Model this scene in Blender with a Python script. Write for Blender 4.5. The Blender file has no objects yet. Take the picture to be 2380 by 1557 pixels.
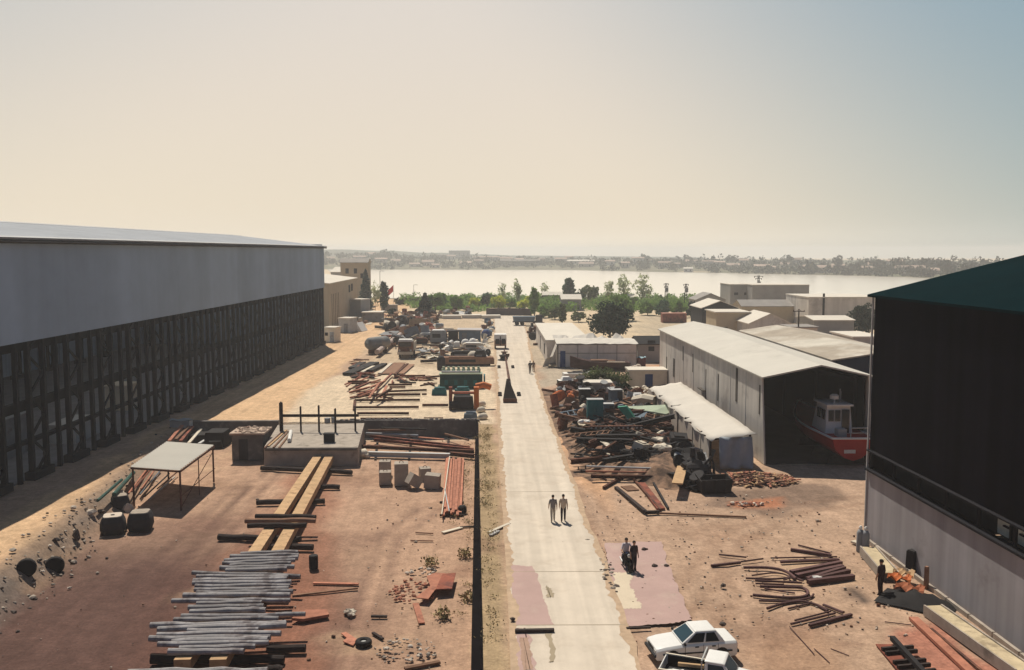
import bpy, bmesh, math, random
import numpy as np
from mathutils import Vector, Matrix, noise as mnoise
R = math.radians
scene = bpy.context.scene
COL = scene.collection

# ------------------------------------------------------------------ camera
CAM_Z, FPX, PCX, PCY = 17.0, 2100.0, 1190.0, 778.5     # measured on a 2380 x 1557 copy of the photograph
PITCH = math.atan(193.5 / FPX)
YAW = math.atan(50.0 / FPX * math.cos(PITCH))
cam_d = bpy.data.cameras.new("camera")
cam = bpy.data.objects.new("camera", cam_d)
COL.objects.link(cam)
cam.location = (0, 0, CAM_Z)
cam.rotation_euler = (math.pi / 2 - PITCH, 0, -YAW)
cam_d.sensor_width = 36.0
cam_d.lens = FPX / 2380.0 * 36.0
cam_d.clip_start = 0.1
cam_d.clip_end = 20000
scene.camera = cam

# ------------------------------------------------------------------ light
SUN_V = Vector((0.19, -0.60, -1.0)).normalized()        # the way sunlight travels
SUN_EL = math.asin(-SUN_V.z)
sun_d = bpy.data.lights.new("sun", 'SUN')
sun_d.energy = 5.0
sun_d.angle = R(0.5)
sun_d.color = (1.0, 0.92, 0.79)
sun = bpy.data.objects.new("sun", sun_d)
COL.objects.link(sun)
sun.rotation_euler = SUN_V.to_track_quat('-Z', 'Y').to_euler()

world = bpy.data.worlds.new("World")
scene.world = world
world.use_nodes = True
wt = world.node_tree
for n in list(wt.nodes):
    wt.nodes.remove(n)


def wn(t, **k):
    n = wt.nodes.new(t)
    for a, b in k.items():
        setattr(n, a, b)
    return n


def wmath(op, a, b=None, clamp=False):
    n = wn('ShaderNodeMath', operation=op, use_clamp=clamp)
    for i, s in enumerate((a, b)):
        if s is None:
            continue
        if isinstance(s, (int, float)):
            n.inputs[i].default_value = s
        else:
            wt.links.new(s, n.inputs[i])
    return n.outputs[0]


w_out = wn('ShaderNodeOutputWorld')
w_bg = wn('ShaderNodeBackground')
w_bg.inputs['Strength'].default_value = 0.1
w_sky = wn('ShaderNodeTexSky', sky_type='NISHITA', sun_disc=False)
w_sky.sun_elevation = SUN_EL
w_sky.sun_rotation = math.atan2(-SUN_V.x, -SUN_V.y)
w_sky.dust_density = 3.0
w_tc = wn('ShaderNodeTexCoord')
w_sep = wn('ShaderNodeSeparateXYZ')
wt.links.new(w_tc.outputs['Generated'], w_sep.inputs[0])
sx, sy, sz = w_sep.outputs
# the bright summer veil hangs round the horizon on the sun's side and thins towards the zenith and to the right
w_ramp = wn('ShaderNodeValToRGB')
cr = w_ramp.color_ramp
cr.elements[0].position = 0.0
cr.elements[0].color = (0.80, 0.70, 0.55, 1)
cr.elements[1].position = 1.0
cr.elements[1].color = (0.016, 0.028, 0.055, 1)
for p, c in ((0.05, (0.78, 0.68, 0.535)), (0.16, (0.74, 0.655, 0.55)), (0.28, (0.69, 0.635, 0.575)), (0.42, (0.10, 0.125, 0.16)), (0.6, (0.03, 0.05, 0.085))):
    e = cr.elements.new(p)
    e.color = (*c, 1)
wt.links.new(sz, w_ramp.inputs[0])
w_blue = wn('ShaderNodeMix', data_type='RGBA')
az = wmath('ADD', wmath('MAXIMUM', sx, wmath('SUBTRACT', wmath('MULTIPLY', sx, -0.65), 0.12)), wmath('MULTIPLY', sz, 0.95))
azf = wn('ShaderNodeMapRange', interpolation_type='SMOOTHSTEP')
wt.links.new(az, azf.inputs['Value'])
azf.inputs['From Min'].default_value = 0.17
azf.inputs['From Max'].default_value = 0.80
wt.links.new(azf.outputs[0], w_blue.inputs['Factor'])
wt.links.new(w_ramp.outputs[0], w_blue.inputs['A'])
w_dim = wn('ShaderNodeMix', data_type='RGBA', blend_type='MULTIPLY')
w_dim.inputs['Factor'].default_value = 1.0
wt.links.new(w_ramp.outputs[0], w_dim.inputs['A'])
w_dim.inputs['B'].default_value = (0.36, 0.56, 0.74, 1)
wt.links.new(w_dim.outputs['Result'], w_blue.inputs['B'])
w_back = wn('ShaderNodeMapRange', interpolation_type='SMOOTHSTEP')   # away from the sun the sky is a plain dim blue
wt.links.new(sy, w_back.inputs['Value'])
w_back.inputs['From Min'].default_value = -0.1
w_back.inputs['From Max'].default_value = 0.75
w_bm = wn('ShaderNodeMix', data_type='RGBA')
wt.links.new(w_back.outputs[0], w_bm.inputs['Factor'])
w_bm.inputs['A'].default_value = (0.06, 0.10, 0.175, 1)
wt.links.new(w_blue.outputs['Result'], w_bm.inputs['B'])
w_ten = wn('ShaderNodeVectorMath', operation='SCALE')
wt.links.new(w_bm.outputs['Result'], w_ten.inputs[0])
w_ten.inputs['Scale'].default_value = 10.8
w_mix = wn('ShaderNodeMix', data_type='RGBA')
w_mix.inputs['Factor'].default_value = 0.96
wt.links.new(w_sky.outputs[0], w_mix.inputs['A'])
wt.links.new(w_ten.outputs[0], w_mix.inputs['B'])
wt.links.new(w_mix.outputs['Result'], w_bg.inputs['Color'])
wt.links.new(w_bg.outputs[0], w_out.inputs[0])

scene.view_settings.view_transform = 'Standard'
scene.view_settings.look = 'None'
scene.view_settings.gamma = 1.0
scene.view_settings.exposure = 0.0
scene.cycles.max_bounces = 6
scene.cycles.diffuse_bounces = 3
scene.cycles.volume_bounces = 1
scene.cycles.use_denoising = True

# ------------------------------------------------------------------ measuring: a point of the photograph to a place on the ground
_f = Vector((math.sin(YAW) * math.cos(PITCH), math.cos(YAW) * math.cos(PITCH), -math.sin(PITCH)))
_r = Vector((math.cos(YAW), -math.sin(YAW), 0))
_u = _r.cross(_f)


def ray(x, y):
    return _r * ((x - PCX) / FPX) + _u * ((PCY - y) / FPX) + _f


def G(x, y, z=0.0):
    d = ray(x, y)
    t = (z - CAM_Z) / d.z
    return Vector((d.x * t, d.y * t, z))


def top_z(x, y1, P):
    d = ray(x, y1)
    return CAM_Z + d.z / math.hypot(d.x, d.y) * math.hypot(P.x, P.y)


def AY(x, y, Y):
    d = ray(x, y)
    t = Y / d.y
    return Vector((d.x * t, Y, CAM_Z + d.z * t))


def ppm(P):
    return FPX / math.hypot(P.x, P.y)


PIT = -1.6


def C(r, g, b, k=1.3):
    def l(v):
        v /= 255.0
        return (v / 12.92 if v <= 0.04045 else ((v + 0.055) / 1.055) ** 2.4) / k
    return (l(r), l(g), l(b))


# ------------------------------------------------------------------ materials
def mat(name, col, rough=0.85, var=0.18, scale=1.2, col2=None, thr=0.55, scale2=0.8, wave=None, streak=0.0, rand=0.0, bump=0.0, metal=0.0, spec=0.15, alpha=None, sscale=(1.1, 1.1, 0.06)):
    m = bpy.data.materials.new(name)
    m.use_nodes = True
    nt = m.node_tree
    bs = nt.nodes['Principled BSDF']
    N = nt.nodes.new
    L = nt.links.new
    tc = N('ShaderNodeTexCoord')
    co = tc.outputs['Object']
    n1 = N('ShaderNodeTexNoise')
    n1.inputs['Scale'].default_value = scale
    n1.inputs['Detail'].default_value = 6
    n1.inputs['Roughness'].default_value = 0.65
    L(co, n1.inputs['Vector'])
    mr = N('ShaderNodeMapRange')
    mr.inputs['From Min'].default_value = 0.3
    mr.inputs['From Max'].default_value = 0.7
    mr.inputs['To Min'].default_value = 1 - var
    mr.inputs['To Max'].default_value = 1 + var
    L(n1.outputs['Fac'], mr.inputs['Value'])
    val = mr.outputs[0]
    if streak:
        mp = N('ShaderNodeMapping')
        mp.inputs['Scale'].default_value = sscale
        L(co, mp.inputs[0])
        n3 = N('ShaderNodeTexNoise')
        n3.inputs['Scale'].default_value = 1.0
        n3.inputs['Detail'].default_value = 4
        L(mp.outputs[0], n3.inputs['Vector'])
        m3 = N('ShaderNodeMapRange')
        m3.inputs['From Min'].default_value = 0.3
        m3.inputs['From Max'].default_value = 0.7
        m3.inputs['To Min'].default_value = 1 - streak
        m3.inputs['To Max'].default_value = 1 + streak
        L(n3.outputs['Fac'], m3.inputs['Value'])
        mm = N('ShaderNodeMath')
        mm.operation = 'MULTIPLY'
        L(val, mm.inputs[0])
        L(m3.outputs[0], mm.inputs[1])
        val = mm.outputs[0]
    if rand:
        oi = N('ShaderNodeObjectInfo')
        m4 = N('ShaderNodeMapRange')
        m4.inputs['To Min'].default_value = 1 - rand
        m4.inputs['To Max'].default_value = 1 + rand
        L(oi.outputs['Random'], m4.inputs['Value'])
        mm = N('ShaderNodeMath')
        mm.operation = 'MULTIPLY'
        L(val, mm.inputs[0])
        L(m4.outputs[0], mm.inputs[1])
        val = mm.outputs[0]
    base = N('ShaderNodeMix')
    base.data_type = 'RGBA'
    base.inputs['A'].default_value = (*col, 1)
    base.inputs['B'].default_value = (*(col2 or col), 1)
    base.inputs['Factor'].default_value = 0
    if col2:
        n2 = N('ShaderNodeTexNoise')
        n2.inputs['Scale'].default_value = scale2
        n2.inputs['Detail'].default_value = 8
        n2.inputs['Roughness'].default_value = 0.7
        L(co, n2.inputs['Vector'])
        m2 = N('ShaderNodeMapRange')
        m2.inputs['From Min'].default_value = thr - 0.06
        m2.inputs['From Max'].default_value = thr + 0.06
        L(n2.outputs['Fac'], m2.inputs['Value'])
        L(m2.outputs[0], base.inputs['Factor'])
    sc = N('ShaderNodeVectorMath')
    sc.operation = 'SCALE'
    L(base.outputs['Result'], sc.inputs[0])
    L(val, sc.inputs['Scale'])
    L(sc.outputs[0], bs.inputs['Base Color'])
    bs.inputs['Roughness'].default_value = rough
    bs.inputs['Metallic'].default_value = metal
    bs.inputs['Specular IOR Level'].default_value = spec
    hs = None
    if wave:
        wv = N('ShaderNodeTexWave')
        wv.bands_direction = wave[0]
        wv.inputs['Scale'].default_value = wave[1]
        L(co, wv.inputs['Vector'])
        hs = wv.outputs['Fac']
        amt = wave[2]
    elif bump:
        hs = n1.outputs['Fac']
        amt = bump
    if hs:
        bp = N('ShaderNodeBump')
        bp.inputs['Strength'].default_value = amt
        bp.inputs['Distance'].default_value = 0.05
        L(hs, bp.inputs['Height'])
        L(bp.outputs[0], bs.inputs['Normal'])
    return m


# ------------------------------------------------------------------ mesh builder
class MB:
    def __init__(s):
        s.v, s.f, s.m = [], [], []

    def add(s, vs, fs, mi=0):
        b = len(s.v)
        s.v += [tuple(p) for p in vs]
        s.f += [tuple(b + i for i in f) for f in fs]
        s.m += [mi] * len(fs)
        return s

    def box(s, c, d, rz=0.0, mi=0, M=None, taper=1.0):
        x, y, z = d[0] / 2, d[1] / 2, d[2] / 2
        M = M or Matrix.Rotation(rz, 3, 'Z')
        vs = []
        for k in (-1, 1):
            t = taper if k > 0 else 1.0
            for i, j in ((-1, -1), (1, -1), (1, 1), (-1, 1)):
                vs.append(Vector(c) + M @ Vector((i * x * t, j * y * t, k * z)))
        return s.add(vs, [(3, 2, 1, 0), (4, 5, 6, 7), (0, 1, 5, 4), (1, 2, 6, 5), (2, 3, 7, 6), (3, 0, 4, 7)], mi)

    def frame(s, p0, p1, roll=0.0):
        p0, p1 = Vector(p0), Vector(p1)
        d = (p1 - p0).normalized()
        up = Vector((0, 0, 1)) if abs(d.z) < 0.95 else Vector((0, 1, 0))
        a = d.cross(up).normalized()
        b = a.cross(d).normalized()
        if roll:
            Q = Matrix.Rotation(roll, 3, d)
            a, b = Q @ a, Q @ b
        return p0, p1, a, b

    def sweep(s, p0, p1, prof, mi=0, roll=0.0):
        p0, p1, a, b = s.frame(p0, p1, roll)
        n = len(prof)
        vs = [p0 + a * u + b * w for u, w in prof] + [p1 + a * u + b * w for u, w in prof]
        fs = [(i, (i + 1) % n, n + (i + 1) % n, n + i) for i in range(n)] + [tuple(range(n))[::-1], tuple(range(n, 2 * n))]
        return s.add(vs, fs, mi)

    def beam(s, p0, p1, w, h, mi=0, roll=0.0):
        return s.sweep(p0, p1, [(-w / 2, -h / 2), (w / 2, -h / 2), (w / 2, h / 2), (-w / 2, h / 2)], mi, roll)

    def ibeam(s, p0, p1, w, h, mi=0, roll=0.0):
        t = min(w, h) * 0.16
        s.sweep(p0, p1, [(-w / 2, h / 2 - t), (w / 2, h / 2 - t), (w / 2, h / 2), (-w / 2, h / 2)], mi, roll)
        s.sweep(p0, p1, [(-w / 2, -h / 2), (w / 2, -h / 2), (w / 2, -h / 2 + t), (-w / 2, -h / 2 + t)], mi, roll)
        return s.sweep(p0, p1, [(-t / 2, -h / 2 + t), (t / 2, -h / 2 + t), (t / 2, h / 2 - t), (-t / 2, h / 2 - t)], mi, roll)

    def tube(s, pts, r, n=8, mi=0, cap=True):
        pts = [Vector(p) for p in pts]
        rs = r if isinstance(r, (list, tuple)) else [r] * len(pts)
        vs = []
        pa = None
        for i, p in enumerate(pts):
            d = (pts[min(i + 1, len(pts) - 1)] - pts[max(i - 1, 0)]).normalized()
            if pa is None:
                up = Vector((0, 0, 1)) if abs(d.z) < 0.9 else Vector((1, 0, 0))
                pa = d.cross(up).normalized()
            pa = (pa - d * pa.dot(d)).normalized()
            b = d.cross(pa)
            for k in range(n):
                t = 2 * math.pi * k / n
                vs.append(p + (pa * math.cos(t) + b * math.sin(t)) * rs[i])
        fs = []
        for i in range(len(pts) - 1):
            for k in range(n):
                k2 = (k + 1) % n
                fs.append((i * n + k, i * n + k2, (i + 1) * n + k2, (i + 1) * n + k))
        if cap:
            fs += [tuple(range(n))[::-1], tuple(range((len(pts) - 1) * n, len(pts) * n))]
        return s.add(vs, fs, mi)

    def prism(s, poly, z0, z1, mi=0, top=None):
        n = len(poly)
        vs = [(p[0], p[1], z0) for p in poly] + [(p[0], p[1], z1) for p in (top or poly)]
        fs = [(i, (i + 1) % n, n + (i + 1) % n, n + i) for i in range(n)] + [tuple(range(n))[::-1], tuple(range(n, 2 * n))]
        return s.add(vs, fs, mi)

    def extr(s, poly, vec, mi=0):
        n = len(poly)
        vec = Vector(vec)
        vs = [Vector(p) for p in poly] + [Vector(p) + vec for p in poly]
        fs = [(i, (i + 1) % n, n + (i + 1) % n, n + i) for i in range(n)] + [tuple(range(n))[::-1], tuple(range(n, 2 * n))]
        return s.add(vs, fs, mi)

    def loft(s, rings, mi=0, caps=True, closed=True):
        n = len(rings[0])
        vs = [p for r_ in rings for p in r_]
        fs = []
        for i in range(len(rings) - 1):
            for k in range(n if closed else n - 1):
                k2 = (k + 1) % n
                fs.append((i * n + k, i * n + k2, (i + 1) * n + k2, (i + 1) * n + k))
        if caps:
            fs += [tuple(range(n))[::-1], tuple(range((len(rings) - 1) * n, len(rings) * n))]
        return s.add(vs, fs, mi)

    def lathe(s, prof, c=(0, 0, 0), n=12, mi=0, axis='Z'):
        c = Vector(c)
        rings = []
        for r_, z in prof:
            ring = []
            for k in range(n):
                t = 2 * math.pi * k / n
                q = (r_ * math.cos(t), r_ * math.sin(t), z)
                if axis == 'X':
                    q = (z, q[0], q[1])
                elif axis == 'Y':
                    q = (q[1], z, q[0])
                ring.append(c + Vector(q))
            rings.append(ring)
        return s.loft(rings, mi)

    def rock(s, c, r, rng, mi=0, squash=0.7):
        t = 1.618
        b = [(-1, t, 0), (1, t, 0), (-1, -t, 0), (1, -t, 0), (0, -1, t), (0, 1, t), (0, -1, -t), (0, 1, -t), (t, 0, -1), (t, 0, 1), (-t, 0, -1), (-t, 0, 1)]
        fs = [(0, 11, 5), (0, 5, 1), (0, 1, 7), (0, 7, 10), (0, 10, 11), (1, 5, 9), (5, 11, 4), (11, 10, 2), (10, 7, 6), (7, 1, 8), (3, 9, 4), (3, 4, 2), (3, 2, 6), (3, 6, 8), (3, 8, 9), (4, 9, 5), (2, 4, 11), (6, 2, 10), (8, 6, 7), (9, 8, 1)]
        a = rng.uniform(0, 6.28)
        ca, sa = math.cos(a), math.sin(a)
        vs = []
        for x, y, z in b:
            k = r / 1.9 * rng.uniform(0.7, 1.25)
            vs.append((c[0] + k * (x * ca - y * sa), c[1] + k * (x * sa + y * ca) * 0.85, c[2] + k * z * squash))
        return s.add(vs, fs, mi)

    def leaf(s, p, size, rng, mi=0):
        a = Vector((rng.gauss(0, 1), rng.gauss(0, 1), rng.gauss(0, 1))).normalized()
        b = a.orthogonal().normalized()
        b = Matrix.Rotation(rng.uniform(0, 6.28), 3, a) @ b
        c2 = a.cross(b)
        u, w = b * size * rng.uniform(0.6, 1.2), c2 * size * rng.uniform(0.35, 0.7)
        p = Vector(p)
        return s.add([p - u, p + w, p + u, p - w], [(0, 1, 2, 3)], mi)

    def mesh(s, name, mats, smooth=False):
        me = bpy.data.meshes.new(name)
        me.from_pydata(s.v, [], s.f)
        for m_ in (mats if isinstance(mats, (list, tuple)) else [mats]):
            me.materials.append(m_)
        if any(s.m):
            me.polygons.foreach_set('material_index', s.m)
        if smooth:
            me.polygons.foreach_set('use_smooth', [True] * len(me.polygons))
        me.update()
        bm = bmesh.new()
        bm.from_mesh(me)
        bmesh.ops.recalc_face_normals(bm, faces=bm.faces)
        bm.to_mesh(me)
        bm.free()
        return me

    def build(s, name, mats, parent=None, loc=(0, 0, 0), rz=0.0, smooth=False):
        o = bpy.data.objects.new(name, s.mesh(name, mats, smooth))
        COL.objects.link(o)
        o.location = loc
        o.rotation_euler = (0, 0, rz)
        if parent:
            o.parent = parent
        return o


def tag(o, label=None, cat=None, group=None, kind=None):
    if label:
        o['label'] = label
    if cat:
        o['category'] = cat
    if group:
        o['group'] = group
    if kind:
        o['kind'] = kind
    return o


def thing(name, label, cat, loc=(0, 0, 0), rz=0.0, group=None):
    o = bpy.data.objects.new(name, None)
    COL.objects.link(o)
    o.location = loc
    o.rotation_euler = (0, 0, rz)
    o.empty_display_size = 0.5
    return tag(o, label, cat, group, 'thing')


def one(mb, name, mats, label, cat, loc=(0, 0, 0), rz=0.0, group=None, smooth=False):
    return tag(mb.build(name, mats, None, loc, rz, smooth), label, cat, group, 'thing')


def struct(mb, name, mats, smooth=False):
    return tag(mb.build(name, mats, None, smooth=smooth), kind='structure')


def dup(root, loc, rz=None, label=None, group=None, scale=None):
    r_ = root.copy()
    COL.objects.link(r_)
    r_.location = loc
    if rz is not None:
        r_.rotation_euler = (0, 0, rz)
    if scale is not None:
        r_.scale = scale if isinstance(scale, (tuple, list)) else (scale,) * 3
    if label:
        r_['label'] = label
    if group:
        r_['group'] = group
    for ch in list(root.children):
        c = ch.copy()
        COL.objects.link(c)
        c.parent = r_
        for g in ch.children:
            d = g.copy()
            COL.objects.link(d)
            d.parent = c
    return r_


ORD = 'first second third fourth fifth sixth seventh eighth ninth tenth eleventh twelfth thirteenth fourteenth fifteenth sixteenth seventeenth eighteenth nineteenth twentieth'.split()
TENS = {20: 'twenty', 30: 'thirty'}


def nth(i):
    i += 1
    if i <= 20:
        return ORD[i - 1]
    if i % 10 == 0:
        return TENS[i][:-1] + 'ieth'
    return TENS[i // 10 * 10] + '-' + ORD[i % 10 - 1]


# shared materials
M_RUST = mat('rusty_steel', (0.13, 0.055, 0.035), 0.9, 0.35, 2.0, (0.07, 0.035, 0.028), 0.5, rand=0.3)
M_RUSTRED = mat('red_oxide_steel', (0.26, 0.085, 0.055), 0.85, 0.3, 2.0, (0.13, 0.05, 0.04), 0.55, rand=0.25)
M_PINKWOOD = mat('red_primed_plank', (0.40, 0.17, 0.11), 0.85, 0.25, 2.0, (0.22, 0.09, 0.06), 0.6, rand=0.2)
M_DARK = mat('dark_steel', (0.030, 0.028, 0.030), 0.8, 0.3, 1.5, rand=0.3)
M_DARKWOOD = mat('tarred_timber', (0.035, 0.026, 0.024), 0.85, 0.35, 2.5, rand=0.25)
M_GREYWOOD = mat('weathered_grey_timber', (0.30, 0.285, 0.285), 0.9, 0.3, 1.6, (0.16, 0.14, 0.14), 0.56, 1.2, rand=0.2, bump=0.4)
M_TANWOOD = mat('tan_timber', (0.46, 0.30, 0.165), 0.85, 0.22, 1.5, (0.25, 0.15, 0.08), 0.62, 1.4, rand=0.1)
M_BROWNWOOD = mat('brown_timber', (0.23, 0.13, 0.085), 0.9, 0.3, 1.5, rand=0.3)
M_CONC = mat('weathered_concrete', (0.36, 0.31, 0.26), 0.9, 0.2, 1.2, (0.22, 0.19, 0.16), 0.6, 0.7, bump=0.3)
M_CONCDARK = mat('dark_patchy_concrete', (0.13, 0.12, 0.115), 0.9, 0.3, 0.8, (0.2, 0.18, 0.16), 0.6, bump=0.3)  # darker concrete with paler patches
M_WHITE = mat('white_paint', (0.72, 0.70, 0.66), 0.6, 0.08, 1.0, rand=0.05)
M_CREAM = mat('cream_paint', (0.62, 0.55, 0.44), 0.7, 0.12, 1.0, rand=0.1)
M_GREY = mat('grey_paint', (0.25, 0.26, 0.27), 0.7, 0.2, 1.0, (0.14, 0.11, 0.09), 0.62, rand=0.25)
M_LIGHTGREY = mat('light_grey_paint', (0.45, 0.45, 0.44), 0.7, 0.15, 1.0, rand=0.15)
M_BLUEGREY = mat('blue_grey_paint', (0.12, 0.16, 0.20), 0.7, 0.15, 1.0, rand=0.15)
M_TEAL = mat('teal_paint', (0.02, 0.14, 0.15), 0.6, 0.2, 1.0, rand=0.1)
M_GREEN = mat('machine_green_paint', (0.022, 0.075, 0.062), 0.65, 0.3, 1.2, (0.04, 0.05, 0.04), 0.6, rand=0.1)
M_PALEGREEN = mat('pale_green_paint', (0.40, 0.46, 0.34), 0.7, 0.15, 1.0, rand=0.1)
M_BLUE = mat('blue_paint', (0.02, 0.05, 0.16), 0.6, 0.15, 1.0, rand=0.1)
M_ORANGE = mat('orange_paint', (0.55, 0.16, 0.05), 0.7, 0.25, 1.0, (0.3, 0.1, 0.05), 0.6, rand=0.15)
M_RED = mat('red_paint', (0.42, 0.03, 0.025), 0.5, 0.12, 1.0)
M_GLASS = mat('dark_window_glass', (0.02, 0.025, 0.03), 0.12, 0.1, 1.0, spec=0.6)
M_RUBBER = mat('black_rubber', (0.018, 0.017, 0.018), 0.8, 0.2, 2.0)
M_CHROME = mat('dull_metal_trim', (0.45, 0.45, 0.45), 0.35, 0.1, 1.0, metal=0.8)
M_TRUNK = mat('tree_bark', (0.10, 0.075, 0.055), 0.9, 0.3, 3.0)


def leaf_mat(name, col, var, scale, trans=0.42, rand=0.0):
    """leaves let some of the sun through"""
    m = mat(name, col, .85, var, scale, rand=rand)
    nt = m.node_tree
    bs = nt.nodes['Principled BSDF']
    out = [n for n in nt.nodes if n.type == 'OUTPUT_MATERIAL'][0]
    tr = nt.nodes.new('ShaderNodeBsdfTranslucent')
    src = bs.inputs['Base Color'].links[0].from_socket
    nt.links.new(src, tr.inputs['Color'])
    mx = nt.nodes.new('ShaderNodeMixShader')
    mx.inputs[0].default_value = trans
    nt.links.new(bs.outputs[0], mx.inputs[1])
    nt.links.new(tr.outputs[0], mx.inputs[2])
    nt.links.new(mx.outputs[0], out.inputs['Surface'])
    return m

# ------------------------------------------------------------------ terrain
def smooth(t):
    t = np.clip(t, 0, 1)
    return t * t * (3 - 2 * t)


def x_left(Y):
    return -27.1 - 0.10 * (Y - 50)


def x_wall(Y):
    return -0.61 - 0.0152 * (Y - 36.7)


Y_WALL = 90.0


def zg_np(X, Y):
    s = smooth((X - x_left(Y)) / 2.4) * (X < x_wall(Y)) * (Y < Y_WALL)
    return PIT * s


def zg(x, y):
    return float(zg_np(np.array([x]), np.array([y]))[0])


def on_ground(x, y):
    """point of the photograph -> place on the ground, in the sunken yard or on the level"""
    lo, hi = PIT, 0.0
    for _ in range(14):
        z = (lo + hi) / 2
        P = G(x, y, z)
        if zg(P.x, P.y) < z:
            hi = z
        else:
            lo = z
    return G(x, y, PIT if hi < PIT + 0.04 else (0.0 if lo > -0.04 else (lo + hi) / 2))


_rs = np.random.RandomState(5)
_lat = _rs.rand(256, 256)


def vnoise(x, y, s, o=0):
    x = x / s + 37.3 + o * 11.1
    y = y / s + 91.7 + o * 7.7
    xi, yi = np.floor(x).astype(int), np.floor(y).astype(int)
    fx, fy = x - xi, y - yi
    fx, fy = fx * fx * (3 - 2 * fx), fy * fy * (3 - 2 * fy)
    g = lambda a, b: _lat[a % 256, b % 256]
    return (g(xi, yi) * (1 - fx) + g(xi + 1, yi) * fx) * (1 - fy) + (g(xi, yi + 1) * (1 - fx) + g(xi + 1, yi + 1) * fx) * fy


def sdist(X, Y, poly):
    d = np.full(X.shape, 1e9)
    ins = np.zeros(X.shape, bool)
    n = len(poly)
    for i in range(n):
        ax, ay = poly[i][:2]
        bx, by = poly[(i + 1) % n][:2]
        ex, ey = bx - ax, by - ay
        t = np.clip(((X - ax) * ex + (Y - ay) * ey) / (ex * ex + ey * ey + 1e-9), 0, 1)
        d = np.minimum(d, np.hypot(X - ax - t * ex, Y - ay - t * ey))
        c = ((ay > Y) != (by > Y)) & (X < (bx - ax) * (Y - ay) / (by - ay + 1e-12) + ax)
        ins ^= c
    return np.where(ins, d, -d)


def lines(*segs):
    out = []
    for a, b, st in segs:
        out += list(np.arange(a, b, st))
    return np.array(sorted(out))


gx = lines((-1750, -600, 230), (-600, -120, 60), (-120, -45, 5), (-45, -2.4, 0.6), (-2.4, 0.3, 0.12), (0.3, 32, 0.6), (32, 100, 4), (100, 600, 50), (600, 1800, 230))
gy = lines((-60, 26, 8), (26, 89.4, 0.55), (89.4, 90.6, 0.15), (90.6, 150, 0.8), (150, 330, 2.5), (330, 800, 40), (800, 2560, 220))
GX, GY = np.meshgrid(gx, gy)
GZ = zg_np(GX, GY)
near = (GX > -46) & (GX < 34) & (GY > 20) & (GY < 150)
GZ = GZ + near * (vnoise(GX, GY, 2.6) - 0.5) * 0.10 * np.where(GX < x_left(GY) + 3, 1.6, 1) - 0.05
# the concrete road strip stays flat under its slab
col = np.zeros(GX.shape + (3,))
col[:] = (0.42, 0.285, 0.20)


def paint(poly_px, c, soft=1.5, amp=2.0, z=0.0, ns=4.0, k=1.0):
    global col
    poly = [G(x, y, z) for x, y in poly_px]
    sd = sdist(GX, GY, poly) + (vnoise(GX, GY, ns, len(poly_px)) - 0.5) * 2 * amp
    m = smooth((sd + soft) / (2 * soft))[..., None] * k
    col = col * (1 - m) + np.array(c) * m


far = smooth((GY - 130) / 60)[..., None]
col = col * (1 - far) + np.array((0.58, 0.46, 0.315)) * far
pit = (smooth((GX - x_left(GY) + 0.4) / 1.2) * (GX < x_wall(GY) + 0.2) * (GY < Y_WALL))[..., None]
col = col * (1 - pit) + np.array((0.42, 0.27, 0.185)) * pit
# the red, ore-stained part of the sunken yard
redm = (smooth((66 - GY + (vnoise(GX, GY, 6) - 0.5) * 14) / 18) * smooth((-5 - GX + (vnoise(GX, GY, 5, 2) - 0.5) * 7) / 7))[..., None] * pit
col = col * (1 - redm) + np.array((0.135, 0.066, 0.051)) * redm
redl = (smooth((-13 - GX - (GY - 45) * 0.1) / 7) * smooth((64 - GY) / 12))[..., None] * pit
col = col * (1 - redl * 0.8) + np.array((0.105, 0.062, 0.052)) * redl * 0.8
paint([(-400, 1700), (-60, 1345), (200, 1152), (390, 1004), (650, 978), (730, 905), (860, 800), (965, 700), (880, 690), (740, 780), (470, 940), (380, 985), (0, 1220), (-400, 1480)], (0.58, 0.39, 0.235), 0.8, 0.8)
paint([(650, 985), (690, 930), (745, 888), (850, 848), (905, 790), (985, 735), (1150, 725), (1150, 985)], (0.60, 0.48, 0.345), 0.8, 0.8)
paint([(900, 790), (985, 735), (1130, 735), (1145, 850), (830, 850)], (0.40, 0.30, 0.20), 2, 3, 0, 5, 0.6)
emb = smooth(1 - np.abs(GX - x_left(GY) - 0.9) / 1.7)[..., None] * (GY < 92)[..., None]
col = col * (1 - emb * 0.85) + np.array((0.22, 0.18, 0.15)) * emb * 0.85
paint([(1110, 1600), (1112, 985), (1150, 985), (1195, 1600)], (0.36, 0.26, 0.155), 0.3, 0.35, 0, 1.5)
paint([(1217, 737), (1245, 870), (1252, 905), (1330, 885), (1420, 860), (1290, 800), (1260, 737)], (0.40, 0.33, 0.25), 1.0, 1.2)
paint([(1250, 905), (1300, 1040), (1330, 1110), (1420, 1190), (1420, 1130), (1330, 1060), (1300, 905)], (0.55, 0.335, 0.20), 0.8, 1.0)
paint([(1690, 1135), (1900, 1120), (1960, 1160), (1800, 1195), (1640, 1175)], (0.22, 0.15, 0.11), 0.6, 1.0, 0, 2)
paint([(1700, 1165), (1830, 1150), (1800, 1178), (1720, 1180)], (0.42, 0.17, 0.09), 0.3, 0.4, 0, 1.5, 0.8)
paint([(1940, 1352), (1985, 1362), (2035, 1400), (2010, 1412), (1965, 1385)], (0.05, 0.04, 0.038), 0.2, 0.25, 0, 1.0, 0.9)
paint([(2060, 1460), (2200, 1450), (2330, 1580), (2120, 1580)], (0.36, 0.13, 0.09), 0.5, 0.8, 0, 2, 0.75)
paint([(1700, 1500), (1900, 1450), (2050, 1600), (1700, 1600)], (0.36, 0.22, 0.14), 1.0, 1.5, 0, 3, 0.7)
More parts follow.
